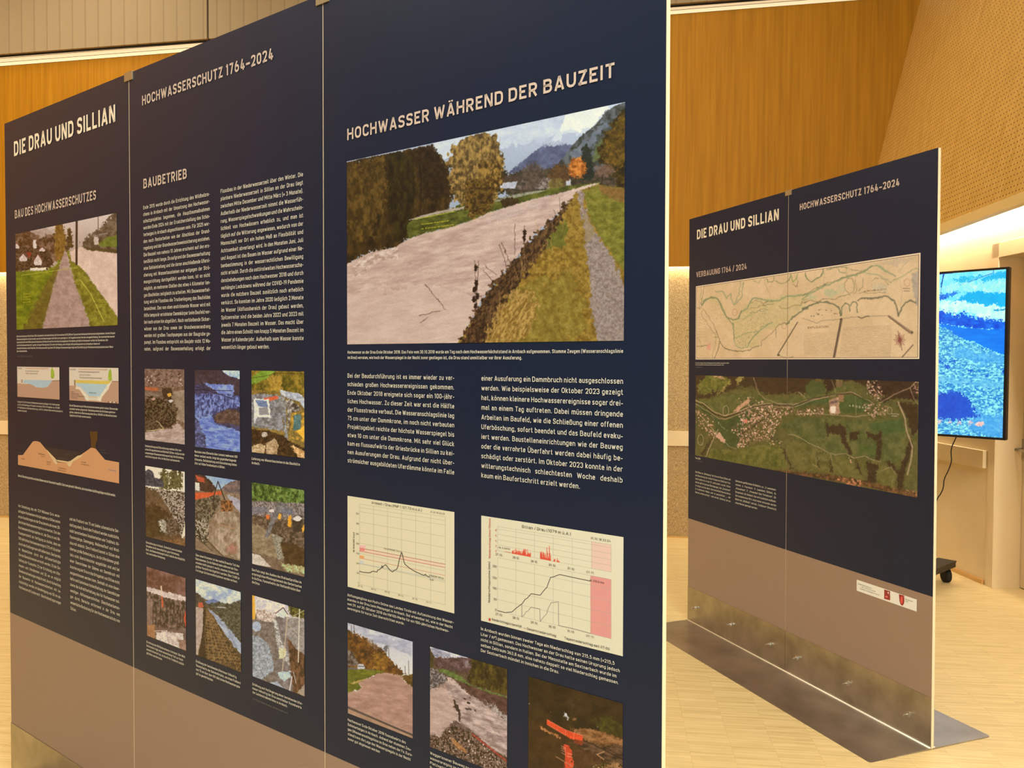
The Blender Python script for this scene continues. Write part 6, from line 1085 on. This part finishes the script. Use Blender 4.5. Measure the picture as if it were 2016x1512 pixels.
for pts, w_, c_ in (([(0, 690), (80, 620), (180, 570), (300, 510), (420, 470), (520, 420), (600, 400), (720, 370), (820, 330), (930, 260), (1020, 250), (1120, 330), (1240, 385)], 3.8, GRN), ([(0, 650), (120, 580), (280, 500), (440, 450), (560, 400), (660, 380), (800, 330), (940, 250)], 1.1, INK), ([(0, 740), (100, 700), (200, 720), (300, 680), (430, 690), (560, 640), (640, 630)], 1.2, INK), ([(820, 340), (900, 360), (1000, 370), (1100, 420), (1180, 470)], 2, GRN), ([(1180, 465), (1260, 430), (1330, 400), (1400, 340), (1500, 290), (1580, 300)], 1.6, '#7c7c50'), ([(640, 300), (740, 320), (800, 320)], 1.2, INK), ([(580, 235), (600, 300), (580, 400)], 1.2, '#8c8a5c'),
 ([(0, 820), (120, 760), (230, 730), (330, 725), (430, 760), (490, 810), (510, 900)], 3.4, '#4c5436'), ([(520, 900), (530, 780), (580, 740), (620, 760), (640, 840)], 2.4, '#4c5436'), ([(645, 780), (670, 720), (720, 720), (735, 860)], 2.4, '#4c5436'), ([(740, 700), (780, 680), (900, 680), (1020, 660), (1120, 650), (1200, 700), (1250, 760), (1285, 900)], 3.4, '#4c4a34'), ([(1290, 900), (1320, 800), (1380, 730), (1440, 700), (1520, 740)], 3.4, '#4c4a34'), ([(30, 350), (60, 430), (110, 465), (180, 430), (240, 400), (270, 340), (265, 290)], 2.6, '#5c6440'), ([(320, 300), (460, 275), (560, 270), (620, 290)], 2, '#6c6c48'), ([(480, 300), (510, 340), (570, 350)], 2, '#6c6c48'),
 ([(560, 500), (600, 420), (660, 420), (690, 500), (680, 600), (620, 620), (570, 570), (560, 500)], 1, INK), ([(700, 430), (720, 520), (730, 590), (690, 620)], .9, INK), ([(800, 420), (810, 520), (740, 580)], .9, INK), ([(750, 610), (830, 600), (900, 615), (1000, 605), (1120, 600)], 1, INK), ([(1040, 420), (1080, 430), (1150, 500)], .9, INK), ([(930, 450), (980, 400), (1020, 420)], .9, INK), ([(1270, 330), (1400, 200), (1530, 130)], 1, '#98846c'), ([(1290, 430), (1330, 560), (1300, 880)], .9, '#98846c'), ([(290, 290), (285, 500)], .8, '#98846c')): P.l(pts, w_ * .8, c_, .75, 1.0)
P.e(380, 600, 80, 55, '#9a9a6c', '#aea87c', sc=4, rough=4, alpha=.7); P.e(130, 660, 60, 30, '#a0a06c', '#b4ae7c', sc=4, rough=3, alpha=.7); P.e(520, 560, 60, 60, '#a8a070', '#b8a87c', sc=4, rough=4, alpha=.5); P.e(1030, 540, 110, 60, '#a89c78', '#b8a480', sc=4, rough=4, alpha=.5)
P.p([(1450, 360), (1580, 310), (1570, 760), (1520, 760), (1480, 600)], '#8c7c68', '#a8947c', sc=6, rough=2, alpha=.8); P.p([(960, 230), (1300, 150), (1500, 140), (1250, 260), (1000, 240)], '#a89070', '#b89c78', sc=8, rough=4, alpha=.6)
for k in range(22):
    P.l([(540 - k * 2, 1060 + k * 17), (1190 - k * .5, 1030 + k * 19)], .7, '#9c7c58', .75, .5)
    if k < 16: P.l([(20, 1140 + k * 18), (470 - k * 3, 1120 + k * 20)], .7, '#9c8058', .7, .5)
P.l([(520, 950), (420, 1450)], 4.4, '#6c5440'); P.l([(510, 960), (412, 1440)], 1, '#3c3020'); P.e(515, 945, 18, 12, '#3c2c20')
P.l([(1150, 905), (1460, 1120)], 3.6, '#8c6c50'); P.l([(1150, 915), (1440, 1130)], 1.2, '#4c3828'); P.e(1460, 1120, 16, 18, '#5c4434'); P.l([(1475, 1280), (1330, 1440)], 1.8, '#5c4434'); P.l([(0, 935), (190, 1000), (260, 965), (500, 950)], .9, '#6c5840', .7, .5); P.l([(540, 940), (740, 915), (790, 935), (880, 908), (1140, 900)], .9, '#6c5840', .7, .5); P.l([(740, 915), (790, 935), (850, 910), (890, 908)], 1.4, '#4c3828'); P.l([(860, 1450), (1130, 1447)], 1.2, '#7c6850')
for k in range(16): t = k * math.pi / 8; r_ = 62 if k % 2 else 80; P.l([(1300, 1215), (1300 + r_ * math.cos(t), 1215 + r_ * 1.15 * math.sin(t))], .9, '#6c3028')
P.l([(1275, 1100), (1330, 1350)], 1, '#5c3428'); P.e(1300, 1215, 24, 28, '#7c3c34'); P.l([(1395 + 38 * math.cos(t), 470 + 50 * math.sin(t)) for t in np.arange(17) * math.pi / 8], .8, '#b07058', .9); P.l([(1340, 545), (1435, 548)], 1, '#6c4c3c'); P.l([(1355, 578), (1430, 580)], 1, '#6c4c3c')
P.spots([(80, 820), (330, 800), (480, 880), (300, 900), (90, 910)], 12, .9, ['#6c5840'], 2)
P.grain(.05)
def frame_lines(P, w1, w2):
    H, W = P.img.shape[:2]; b = int(w1 * W / 442); c = max(1, int(w2 * W / 442))
    P.img[:b + c] = P.img[-b - c:] = hx('#4c3820'); P.img[:, :b + c] = P.img[:, -b - c:] = hx('#4c3820')
    P.img[:b] = P.img[-b:] = hx('#dcbc92'); P.img[:, :b] = P.img[:, -b:] = hx('#dcbc92')
frame_lines(P, 1.9, 1.2)
s_m = W_
P.place('antique_map', c1, 'antique ink map of a river valley', clips=[(c1, P.s0, s_m - .0014), (c2, s_m + .0014, P.s1)])
q = lambda x, y: (1580 + x / 6.871, 490 + y / 6.871)
INKB = mat('sepia_ink', (.36, .26, .18), .5)
words(PB, c2, [('EXPLICATION', q(75, 1080), q(352, 0)[0], 4.0), ('ARNBACH', q(830, 585), q(1130, 0)[0], 3.0)], INKB, .005)

P = Pic(PB, (1369.7, 738.7), (1808.9, 747.7), (1369.7, 896.5), 1.6, light=LB, sd=500)
P.fill('#3f4220', '#55532a', sc=9, con=2.2)
P.t(1340, 700, 3.877)
DK, DK2 = '#241c10', '#382c1a'
P.p([(100, 120), (560, 150), (700, 150), (1100, 180), (1100, 260), (1000, 290), (780, 300), (640, 300), (560, 240), (400, 260), (200, 350), (100, 330)], '#2a2014', DK2, sc=5, con=2, rough=4)
P.p([(130, 250), (200, 160), (260, 140), (380, 190), (360, 240), (240, 290), (150, 300)], '#3f4a18', '#6c6a30', sc=6, con=2, rough=5); P.p([(215, 150), (260, 140), (350, 185), (300, 190)], '#7c6040', '#b4946c', sc=3, con=2.4, rough=3)
P.p([(280, 300), (380, 190), (390, 210), (320, 290)], '#66602c', '#8c8444', sc=4, rough=4); P.p([(420, 190), (500, 145), (500, 165), (440, 230)], '#66602c', '#8c8444', sc=4, rough=3); P.p([(118, 330), (160, 250), (150, 290)], '#6c6430', rough=3)
P.p([(120, 340), (300, 320), (540, 300), (640, 330), (800, 340), (1000, 300), (1150, 250), (1300, 230), (1330, 240), (1180, 300), (1000, 340), (860, 380), (660, 380), (480, 390), (350, 440), (250, 430), (120, 360)], '#3a4520', '#5a5c2e', sc=6, rough=4, con=2)
P.p([(950, 250), (1000, 200), (1090, 200), (1100, 300), (960, 310)], '#34401c', '#45502a', sc=6, rough=1.5)
P.p([(1030, 165), (1070, 170), (1070, 215), (1030, 210)], '#4c4020', '#5c5028', sc=5); P.p([(1090, 170), (1800, 190), (1800, 350), (1700, 340), (1560, 320), (1440, 300), (1420, 250), (1300, 200), (1200, 230), (1110, 300)], '#20170f', '#34281a', sc=5, con=2, rough=4); P.p([(1180, 195), (1235, 200), (1232, 250), (1180, 250)], '#55482c', '#665838', sc=5)
P.p([(140, 380), (250, 450), (330, 500), (480, 440), (530, 400), (540, 470), (470, 560), (430, 700), (350, 690), (260, 580), (270, 500), (150, 410)], '#2c3c1c', '#3e4c26', sc=9, rough=2); P.p([(830, 400), (1130, 370), (1130, 330), (900, 370)], '#2f3f1e', '#40502a', sc=7, rough=2); P.p([(1200, 320), (1330, 310), (1450, 350), (1400, 440), (1240, 450), (1200, 400)], '#30421c', '#425228', sc=9, rough=2)
P.p([(760, 520), (880, 480), (1100, 480), (1300, 500), (1540, 490), (1680, 480), (1700, 560), (1720, 760), (1600, 820), (1460, 780), (1300, 760), (1140, 740), (960, 660), (820, 600)], '#384420', '#585a30', sc=12, con=2.2, rough=3)
P.p([(1440, 520), (1600, 500), (1680, 490), (1700, 580), (1560, 600), (1440, 560)], '#2f4420', '#40522a', sc=9, rough=3); P.p([(1350, 680), (1490, 690), (1490, 740), (1360, 740)], '#34461e', '#445426', sc=8, rough=3)
P.p([(820, 620), (960, 680), (1140, 750), (1300, 780), (1460, 800), (1640, 860), (1660, 1000), (1600, 1020), (1400, 960), (1200, 900), (1000, 870), (820, 850), (760, 700)], '#44461e', '#605e30', sc=9, con=2, rough=3)
P.p([(240, 700), (420, 720), (700, 660), (780, 700), (820, 860), (700, 850), (200, 770)], '#3c4418', '#60602c', sc=8, con=2.4, rough=3)
for pts in ([(1110, 540), (1200, 530), (1260, 540), (1260, 640), (1310, 750), (1290, 760), (1230, 660), (1210, 600), (1120, 590)], [(1280, 580), (1360, 570), (1340, 640), (1290, 640)], [(1410, 580), (1490, 600), (1530, 570), (1530, 700), (1510, 800), (1480, 800), (1490, 650), (1420, 620)], [(1400, 800), (1500, 830), (1480, 960), (1400, 960), (1430, 900)], [(1540, 790), (1620, 820), (1660, 880), (1720, 690), (1740, 640), (1760, 700), (1700, 880), (1680, 1050), (1640, 1040), (1640, 880)], [(1330, 780), (1370, 860), (1390, 920), (1340, 850)], [(760, 660), (860, 850), (840, 850), (790, 740)], [(1100, 480), (1130, 560), (1115, 640)], [(1640, 360), (1800, 380), (1800, 560), (1760, 620), (1720, 480)], [(1500, 350), (1600, 310), (1720, 300), (1640, 330), (1520, 370)], [(160, 740), (260, 600), (240, 640), (180, 760)], [(1040, 720), (1060, 850), (1045, 850)], [(1130, 740), (1165, 880), (1145, 870)]):
    P.p(pts, DK, DK2, sc=3, con=2, rough=3)
P.p([(700, 860), (1200, 900), (1500, 970), (1800, 1030), (1812, 1072), (1400, 985), (1000, 915), (800, 885)], '#2c2010', '#6c4c2c', sc=4, con=2.6, rough=3); P.spots([(1190, 920), (1380, 940), (1380, 990), (1190, 955)], 30, 1.8, ['#a06c48', '#8c5c3c']); P.spots([(1700, 1000), (1812, 1020), (1812, 1070), (1700, 1050)], 30, 1.6, ['#8c6844', '#6c5030'])
HOUS = ['#a88468', '#8c6c54', '#b4947c', '#5c4434', '#c4a890', '#3c3020']
for poly, n in (([(120, 400), (180, 440), (260, 470), (265, 570), (330, 640), (320, 660), (230, 610), (120, 500)], 260), ([(430, 420), (520, 400), (640, 390), (760, 410), (780, 480), (700, 640), (620, 640), (440, 700), (430, 600), (470, 540)], 900), ([(380, 530), (450, 520), (440, 590), (390, 580)], 25), ([(440, 340), (520, 310), (640, 350), (620, 380), (470, 390)], 60), ([(640, 370), (850, 390), (880, 450), (700, 470)], 170), ([(880, 420), (1090, 400), (1090, 460), (900, 465)], 150), ([(1410, 190), (1500, 180), (1540, 330), (1500, 360), (1410, 300)], 150), ([(1360, 370), (1480, 370), (1600, 380), (1560, 450), (1440, 500), (1400, 420)], 180), ([(1740, 250), (1815, 190), (1815, 310), (1770, 300)], 50), ([(600, 620), (800, 640), (860, 620), (820, 670), (700, 680)], 40), ([(430, 650), (520, 640), (540, 690), (440, 700)], 30), ([(1270, 760), (1310, 780), (1300, 820), (1270, 800)], 8)):
    P.spots(poly, n, 1.05, HOUS, 1.2)
P.p([(480, 500), (510, 485), (510, 515), (485, 515)], '#b06c58'); P.p([(1130, 350), (1200, 320), (1215, 450), (1130, 450)], '#7c6448', '#a08468', sc=4); P.p([(1140, 355), (1195, 350), (1195, 370), (1140, 378)], '#5c4c48'); P.p([(1140, 395), (1180, 390), (1180, 445), (1140, 440)], '#c8b8ac', '#e0d0c4', sc=3); P.p([(1200, 310), (1240, 310), (1240, 360), (1205, 360)], '#7c6040'); P.p([(300, 580), (345, 640), (340, 665), (270, 610)], '#a88468', '#b8947c', sc=4, rough=1); P.p([(400, 430), (520, 330), (540, 350), (440, 430)], '#9c7858', '#b08c6c', sc=4, rough=1.5)
RD = '#a08a6c'
for pts, w_ in (([(115, 345), (180, 370), (260, 430), (330, 460), (400, 445), (470, 420), (560, 385), (660, 370), (780, 380), (860, 385), (960, 350), (1080, 330), (1200, 300), (1300, 290), (1400, 340), (1460, 370)], 1.6), ([(115, 370), (200, 420), (300, 480), (350, 485), (440, 455), (540, 410), (640, 385), (780, 400), (880, 395), (1000, 350), (1180, 310)], 1.1), ([(115, 420), (180, 480), (260, 570), (330, 620)], 1.3), ([(880, 455), (960, 445), (1080, 450), (1200, 460), (1330, 470), (1420, 460), (1560, 430)], 1.1), ([(560, 180), (600, 300), (650, 340), (740, 370), (860, 375)], 1), ([(1650, 360), (1700, 480), (1720, 590), (1740, 640), (1760, 700), (1750, 780), (1720, 900)], 2.6), ([(1420, 210), (1490, 300), (1520, 350)], 1.1), ([(1510, 370), (1640, 300), (1740, 260), (1800, 200)], 1.6), ([(820, 600), (860, 600), (920, 630), (980, 665), (1040, 690), (1120, 730), (1180, 750), (1250, 740), (1320, 775), (1400, 760), (1460, 790), (1520, 800)], 1.1), ([(330, 640), (380, 690), (430, 705)], 1), ([(1000, 815), (1040, 835), (1060, 855)], .9), ([(900, 285), (950, 330)], 1.1), ([(1150, 200), (1180, 290)], 1), ([(1140, 740), (1150, 790)], .9), ([(1520, 870), (1600, 840), (1630, 900)], .9), ([(200, 760), (250, 640), (290, 560)], 1.6), ([(1740, 260), (1770, 340), (1815, 400)], 1), ([(1330, 320), (1335, 460)], .7)): P.l(pts, w_, RD, .85, .5)
for pts in ([(115, 358), (180, 385), (260, 445), (340, 472), (420, 450), (560, 395), (700, 375), (860, 392), (1000, 338), (1200, 303), (1300, 297), (1440, 365)], [(470, 590), (560, 540), (640, 490)]): P.l(pts, 1.6, '#241c12', .8, .4)
for cx_, cy_, rx_, ry_ in ((350, 425, 22, 38), (158, 638, 22, 40), (706, 580, 12, 24), (1587, 427, 18, 26), (1625, 965, 20, 34)): P.l([(cx_ + rx_ * math.cos(t), cy_ + ry_ * math.sin(t)) for t in np.arange(17) * math.pi / 8], .8, '#b8a484' if cx_ != 1625 else '#7c7444', .85)
P.img = P.img * np.array([1.10, 1.03, .98]) + np.array([.01, .0, .0]); P.grain(.1)
P.place('aerial_map', c1, 'aerial photograph of a village in a green valley', clips=[(c1, P.s0, s_m - .0014), (c2, s_m + .0014, P.s1)])
q = lambda x, y: (1340 + x / 3.877, 700 + y / 3.877)
words(PB, c2, [(ch, q(x, y), q(x + 12, 0)[0], 4.2) for ch, x, y in zip('ARNBACH', (1288, 1313, 1338, 1362, 1386, 1408, 1430), (390, 392, 396, 400, 402, 404, 406))] + [('Siedlung', q(1612, 448), q(1668, 0)[0], 2.6), ('Arnbach', q(1612, 464), q(1656, 0)[0], 2.6)], CREAM, .005)
words(PB, c1, [(ch, q(x, y), q(x + 10, 0)[0], 3.6) for ch, x, y in zip('SILLIAN', (287, 300, 315, 332, 350), (520, 534, 548, 560, 578))] + [(ch, q(x, y), q(x + 9, 0)[0], 3.6) for ch, x, y in zip('DORF', (436, 452, 468, 484), (528, 527, 526, 525))], CREAM, .005)
# logo strip
P = Pic(PB, (1686.9, 1140.9), (1805.2, 1180.5), (1686.9, 1162.9), 3, '#d8c8a0', light=LB, sd=600); P.t(1680, 1135, 14.4)
P.p([(880, 405), (1040, 455), (1040, 645), (880, 600)], '#8c2c20', rough=0); P.p([(975, 465), (1005, 470), (1005, 500), (990, 510), (975, 490)], '#e0c0b0', rough=0); P.p([(910, 535), (975, 555), (975, 585), (910, 568)], '#d06a58', rough=0)
P.p([(1280, 535), (1430, 580), (1430, 680), (1415, 750), (1370, 785), (1325, 750), (1295, 670)], '#8c2018', rough=0); P.e(1355, 660, 34, 78, '#cc4838', rough=0); P.p([(1395, 580), (1425, 590), (1420, 640)], '#b86c60', rough=0)
P.place('logo_strip', c2, 'cream strip with two red crests')
q = lambda x, y: (1680 + x / 14.4, 1135 + y / 14.4)
words(PB, c2, [('Die Bundesministerium', q(140, 215), q(525, 0)[0], 2.1), ('Land- und Forstwirtschaft', q(228, 300), q(640, 0)[0], 1.9), ('Regionen und Wasserwirtschaft', q(200, 352), q(752, 0)[0], 1.9), ('Marktgemeinde', q(1480, 650), q(1690, 0)[0], 1.9), ('Sillian', q(1485, 705), q(1555, 0)[0], 1.9)], BLACK, .0, d=.0014)

# ================================================================== screen on its rolling stand
nT = np.array([-.75, -.661, 0]); nT /= np.linalg.norm(nT); PT = CAM + ray(1983, 700) * 5.2
tp = lambda x, y, d=0: on_plane(x, y, PT, nT) + nT * d
TR = tp(1986.1, 525.1); BRt = tp(1979.9, 867.2); zt, zb_ = TR[2], BRt[2]
et = np.array([nT[1], -nT[0], 0]); et = et if et @ (TR - tp(1847, 535)) < 0 else -et       # from right edge to the left
tw = 1.92; o0 = np.array([TR[0] * .5 + BRt[0] * .5, TR[1] * .5 + BRt[1] * .5, 0])
ST = empty('screen_stand', tuple(o0 + et * tw / 2 - nT * .05), 'upright black-framed screen on a low wheeled stand, showing a blue river picture', 'screen')
PLAST = mat('black_plastic', (.10, .09, .10), .35); BLK = mat('black_steel', (.17, .15, .12), .55); RUB = mat('rubber', (.05, .045, .04), .8)
cb = .013
mb = MB(); mb.box(o0 + Z3 * zb_ - nT * .045, et * tw, Z3 * (zt - zb_), nT * .037); mb.build('screen_body', PLAST, ST, bevel=.003)
mb = MB()
for oo, aa, bb in ((o0 + Z3 * zb_, et * tw, Z3 * .014), (o0 + Z3 * (zt - .014), et * tw, Z3 * .014), (o0 + Z3 * (zb_ + .014), et * cb, Z3 * (zt - zb_ - .028)), (o0 + et * (tw - cb) + Z3 * (zb_ + .014), et * cb, Z3 * (zt - zb_ - .028))): mb.box(oo - nT * .009, aa, bb, nT * .009)
mb.build('bezel', PLAST, ST)
class TPan:
    def __init__(s): s.O = (o0 + et * tw); s.d = -et; s.k = Z3; s.n = nT
    def P(s, a, h, d=0): return s.O + s.d * a + s.k * h + s.n * d
    def px(s, x, y):
        p = on_plane(x, y, s.O, s.n) - s.O; return np.array([p @ s.d, p[2]])
TP = TPan()
lx = project(TP.P(cb, zt - .014)); P = Pic(TP, tuple(lx), (1980.2, 530), (float(lx[0]), float(project(TP.P(cb, zb_ + .014))[1])), 1.6, sd=700)
P.t(1836, 500, 7.56)
P.grad('#2ec4f4', '#1c8cf4', 200, 1100); P.fill('#6ae8fa', '#9cf2f8', sc=12)
P.p([(-1200, 260), (90, 290), (300, 270), (700, 240), (1090, 210), (1090, 235), (700, 262), (150, 320), (-1200, 420)], '#1c58d8', rough=.5); P.l([(885, 235), (885, 300), (700, 365), (340, 500)], 1.3, '#1c70d8'); P.l([(160, 300), (120, 420), (110, 600)], 2, '#1a50b8', 1, 1)
P.p([(290, 400), (450, 350), (600, 370), (700, 320), (720, 350), (600, 400), (450, 430), (290, 430)], '#1cb8ea', '#40ccf0', sc=6, con=2, rough=4); P.p([(680, 420), (760, 360), (900, 300), (1090, 270), (1090, 380), (930, 390), (740, 440)], '#18b4ee', '#30c8f4', sc=6, con=2, rough=3)
P.p([(-1200, 480), (150, 520), (300, 470), (700, 450), (1080, 420), (1075, 600), (700, 570), (450, 560), (-1200, 640)], '#8cf0f0', '#c8f4ee', sc=9, con=2.4, rough=6)
P.p([(90, 640), (200, 600), (330, 570), (380, 580), (200, 660), (90, 710)], '#1860e0', '#2890f0', sc=6, rough=4); P.p([(290, 735), (400, 660), (520, 590), (700, 575), (830, 600), (1070, 590), (1075, 800), (900, 770), (760, 800), (740, 765), (620, 750), (430, 720)], '#08aef0', '#14bcf2', sc=16, rough=3)
P.p([(-1200, 700), (90, 720), (300, 735), (450, 725), (600, 755), (740, 770), (900, 780), (1072, 800), (1070, 1010), (850, 980), (600, 950), (500, 880), (400, 900), (230, 870), (-1200, 860)], '#a8f4ee', '#e0f8f0', sc=9, con=2, rough=7, rs=7); P.p([(885, 850), (1060, 820), (1050, 845), (900, 868)], '#20a8d8', rough=2)
P.p([(-1200, 850), (90, 850), (240, 880), (300, 930), (370, 930), (440, 880), (520, 930), (620, 960), (850, 980), (1070, 1020), (1060, 1160), (800, 1140), (400, 1100), (200, 1060), (-1200, 1040)], '#0848d8', '#1878f0', sc=7, ax=2, con=2.2, rough=5)
P.p([(-1200, 1050), (200, 1060), (420, 1100), (800, 1130), (1060, 1140), (1060, 1505), (960, 1480), (850, 1440), (760, 1400), (640, 1330), (480, 1290), (300, 1200), (90, 1080)], '#0674ec', '#0c86f6', sc=8, ax=4, con=2, rough=1)
P.p([(-1200, 1020), (80, 1070), (230, 1130), (310, 1190), (450, 1280), (620, 1320), (760, 1410), (900, 1460), (1060, 1510), (1060, 2800), (-1200, 2800)], '#2484d4', '#9cf6f2', sc=2.6, ax=1.6, con=3.4, rough=3)
P.p([(300, 1400), (1060, 1540), (1060, 1640), (600, 1620), (280, 1500)], '#3ca0ec', '#64c4f4', sc=6, ax=3, con=2, rough=8, rs=9, alpha=.7); P.p([(100, 1820), (700, 1850), (1060, 1900), (1060, 2000), (600, 1960), (100, 1900)], '#50b4e8', '#78ccee', sc=6, ax=3, con=2, rough=8, rs=9, alpha=.7); P.p([(600, 2300), (1045, 2400), (1045, 2740), (500, 2600)], '#3c9ee8', '#64baf0', sc=6, ax=3, con=2, rough=8, rs=9, alpha=.8)
for x, y, r_ in ((120, 1600, 30), (190, 1680, 40), (280, 1600, 35), (560, 1740, 34), (790, 1800, 26), (1030, 1740, 26)): P.e(x, y, r_, r_ * .8, '#1450c8', '#1c70e0', sc=4, rough=4)
P.p([(-1200, 2060), (80, 2080), (280, 2030), (360, 2040), (480, 2120), (560, 2200), (600, 2280), (600, 2360), (720, 2380), (560, 2430), (300, 2460), (200, 2440), (-1200, 2440)], '#1848c4', '#205cd6', sc=8, rough=5)
for cx_ in (90, 240, 380, 540): P.e(cx_, 2478 + cx_ * .04, 36, 30, '#c8b8c8', '#f4d4d4', sc=3, con=2, rough=3, alpha=.9)
P.e(685, 2512, 66, 34, '#e8a8a0', '#fce0d8', sc=3, con=2, rough=2)
P.place('display', ST, 'glowing blue display', m=P.material('display_glow', emit=1.0), d=-.004)
cx0 = o0 + et * tw / 2 - nT * .075
for sg in (-1, 1):
    mb = MB(); mb.box(cx0 + et * (sg * .16 - .03) + Z3 * .14, et * .06, nT * .03, Z3 * 1.75); mb.build('column', BLK, ST)
mb = MB(); mb.box(cx0 - et * .4 + Z3 * 1.35, et * .8, nT * .03, Z3 * .3); mb.build('screen_mount', BLK, ST)
fw = on_plane(1862, 1146, (0, 0, 0), (0, 0, 1)) * [1, 1, 0]; rc = ((fw - cx0) @ et)                 # right rear wheel, measured from the columns
def caster(c, par):
    mb = MB(); ax = np.array([1, .0, 0]); mb.cyl(c - ax * .016 + Z3 * .05, c + ax * .016 + Z3 * .05, .05, n=24); mb.build('wheel', RUB, par)
    mb = MB(); mb.box(c + np.array([-.034, -.02, .07]), np.array([.05, 0, 0]), np.array([0, .05, 0]), Z3 * .05); mb.build('wheel_fork', BLK, par)
rear = fw; base0 = cx0 * [1, 1, 0]
for off_ in (rc, -rc):
    t1 = rear if off_ == rc else rear - et * 2 * rc; t0_ = t1 + nT * .62; u = nT; v = et
    mb = MB(); e0 = t1 - u * .035 - v * 0
    mb.hexa([t1 - v * .055 - u * .02 + Z3 * .112, t0_ - v * .055 + u * .06 + Z3 * .112, t0_ + v * .055 + u * .06 + Z3 * .112, t1 + v * .055 - u * .02 + Z3 * .112, t1 - v * .055 - u * .02 + Z3 * .148, t0_ - v * .055 + u * .06 + Z3 * .148, t0_ + v * .055 + u * .06 + Z3 * .148, t1 + v * .055 - u * .02 + Z3 * .148])
    mb.hexa([t1 - v * .06 - u * .02 + Z3 * .148, t0_ - v * .06 + u * .07 + Z3 * .148, t0_ + v * .06 + u * .07 + Z3 * .148, t1 + v * .06 - u * .02 + Z3 * .148, t1 - v * .06 - u * .02 + Z3 * .156, t0_ - v * .06 + u * .07 + Z3 * .156, t0_ + v * .06 + u * .07 + Z3 * .156, t1 + v * .06 - u * .02 + Z3 * .156])
    lg = mb.build('leg', BLK, ST); caster(t1, lg); caster(t0_, lg)
mb = MB(); q_ = cx0 * [1, 1, 0] - nT * .01; mb.box(q_ - et * abs(rc) + Z3 * .10, et * 2 * abs(rc), nT * .05, Z3 * .045); mb.build('cross_bar', BLK, ST)
# power cable hanging behind the screen
cu = bpy.data.curves.new('power_cable', 'CURVE'); cu.dimensions = '3D'; cu.bevel_depth = .0035; cu.bevel_resolution = 2
cpts = [(1884, 858), (1880, 866), (1873, 884), (1872.5, 896), (1873, 907), (1867, 926), (1859, 944), (1857, 960), (1853, 970), (1845, 983), (1842.5, 995), (1838, 1010), (1834, 1030)]
nn = nT; sp = cu.splines.new('BEZIER'); sp.bezier_points.add(len(cpts) - 1)
for bp, p in zip(sp.bezier_points, cpts): bp.co = Vector(tuple(on_plane(*p, PT - nT * .06, nT) - np.array(world_loc(ST)))); bp.handle_left_type = bp.handle_right_type = 'AUTO'
o = bpy.data.objects.new('power_cable', cu); COL.objects.link(o); cu.materials.append(RUB)
dg = bpy.context.evaluated_depsgraph_get(); me = bpy.data.meshes.new_from_object(o.evaluated_get(dg)); bpy.data.objects.remove(o)
o = bpy.data.objects.new('power_cable', me); COL.objects.link(o); o.parent = ST;
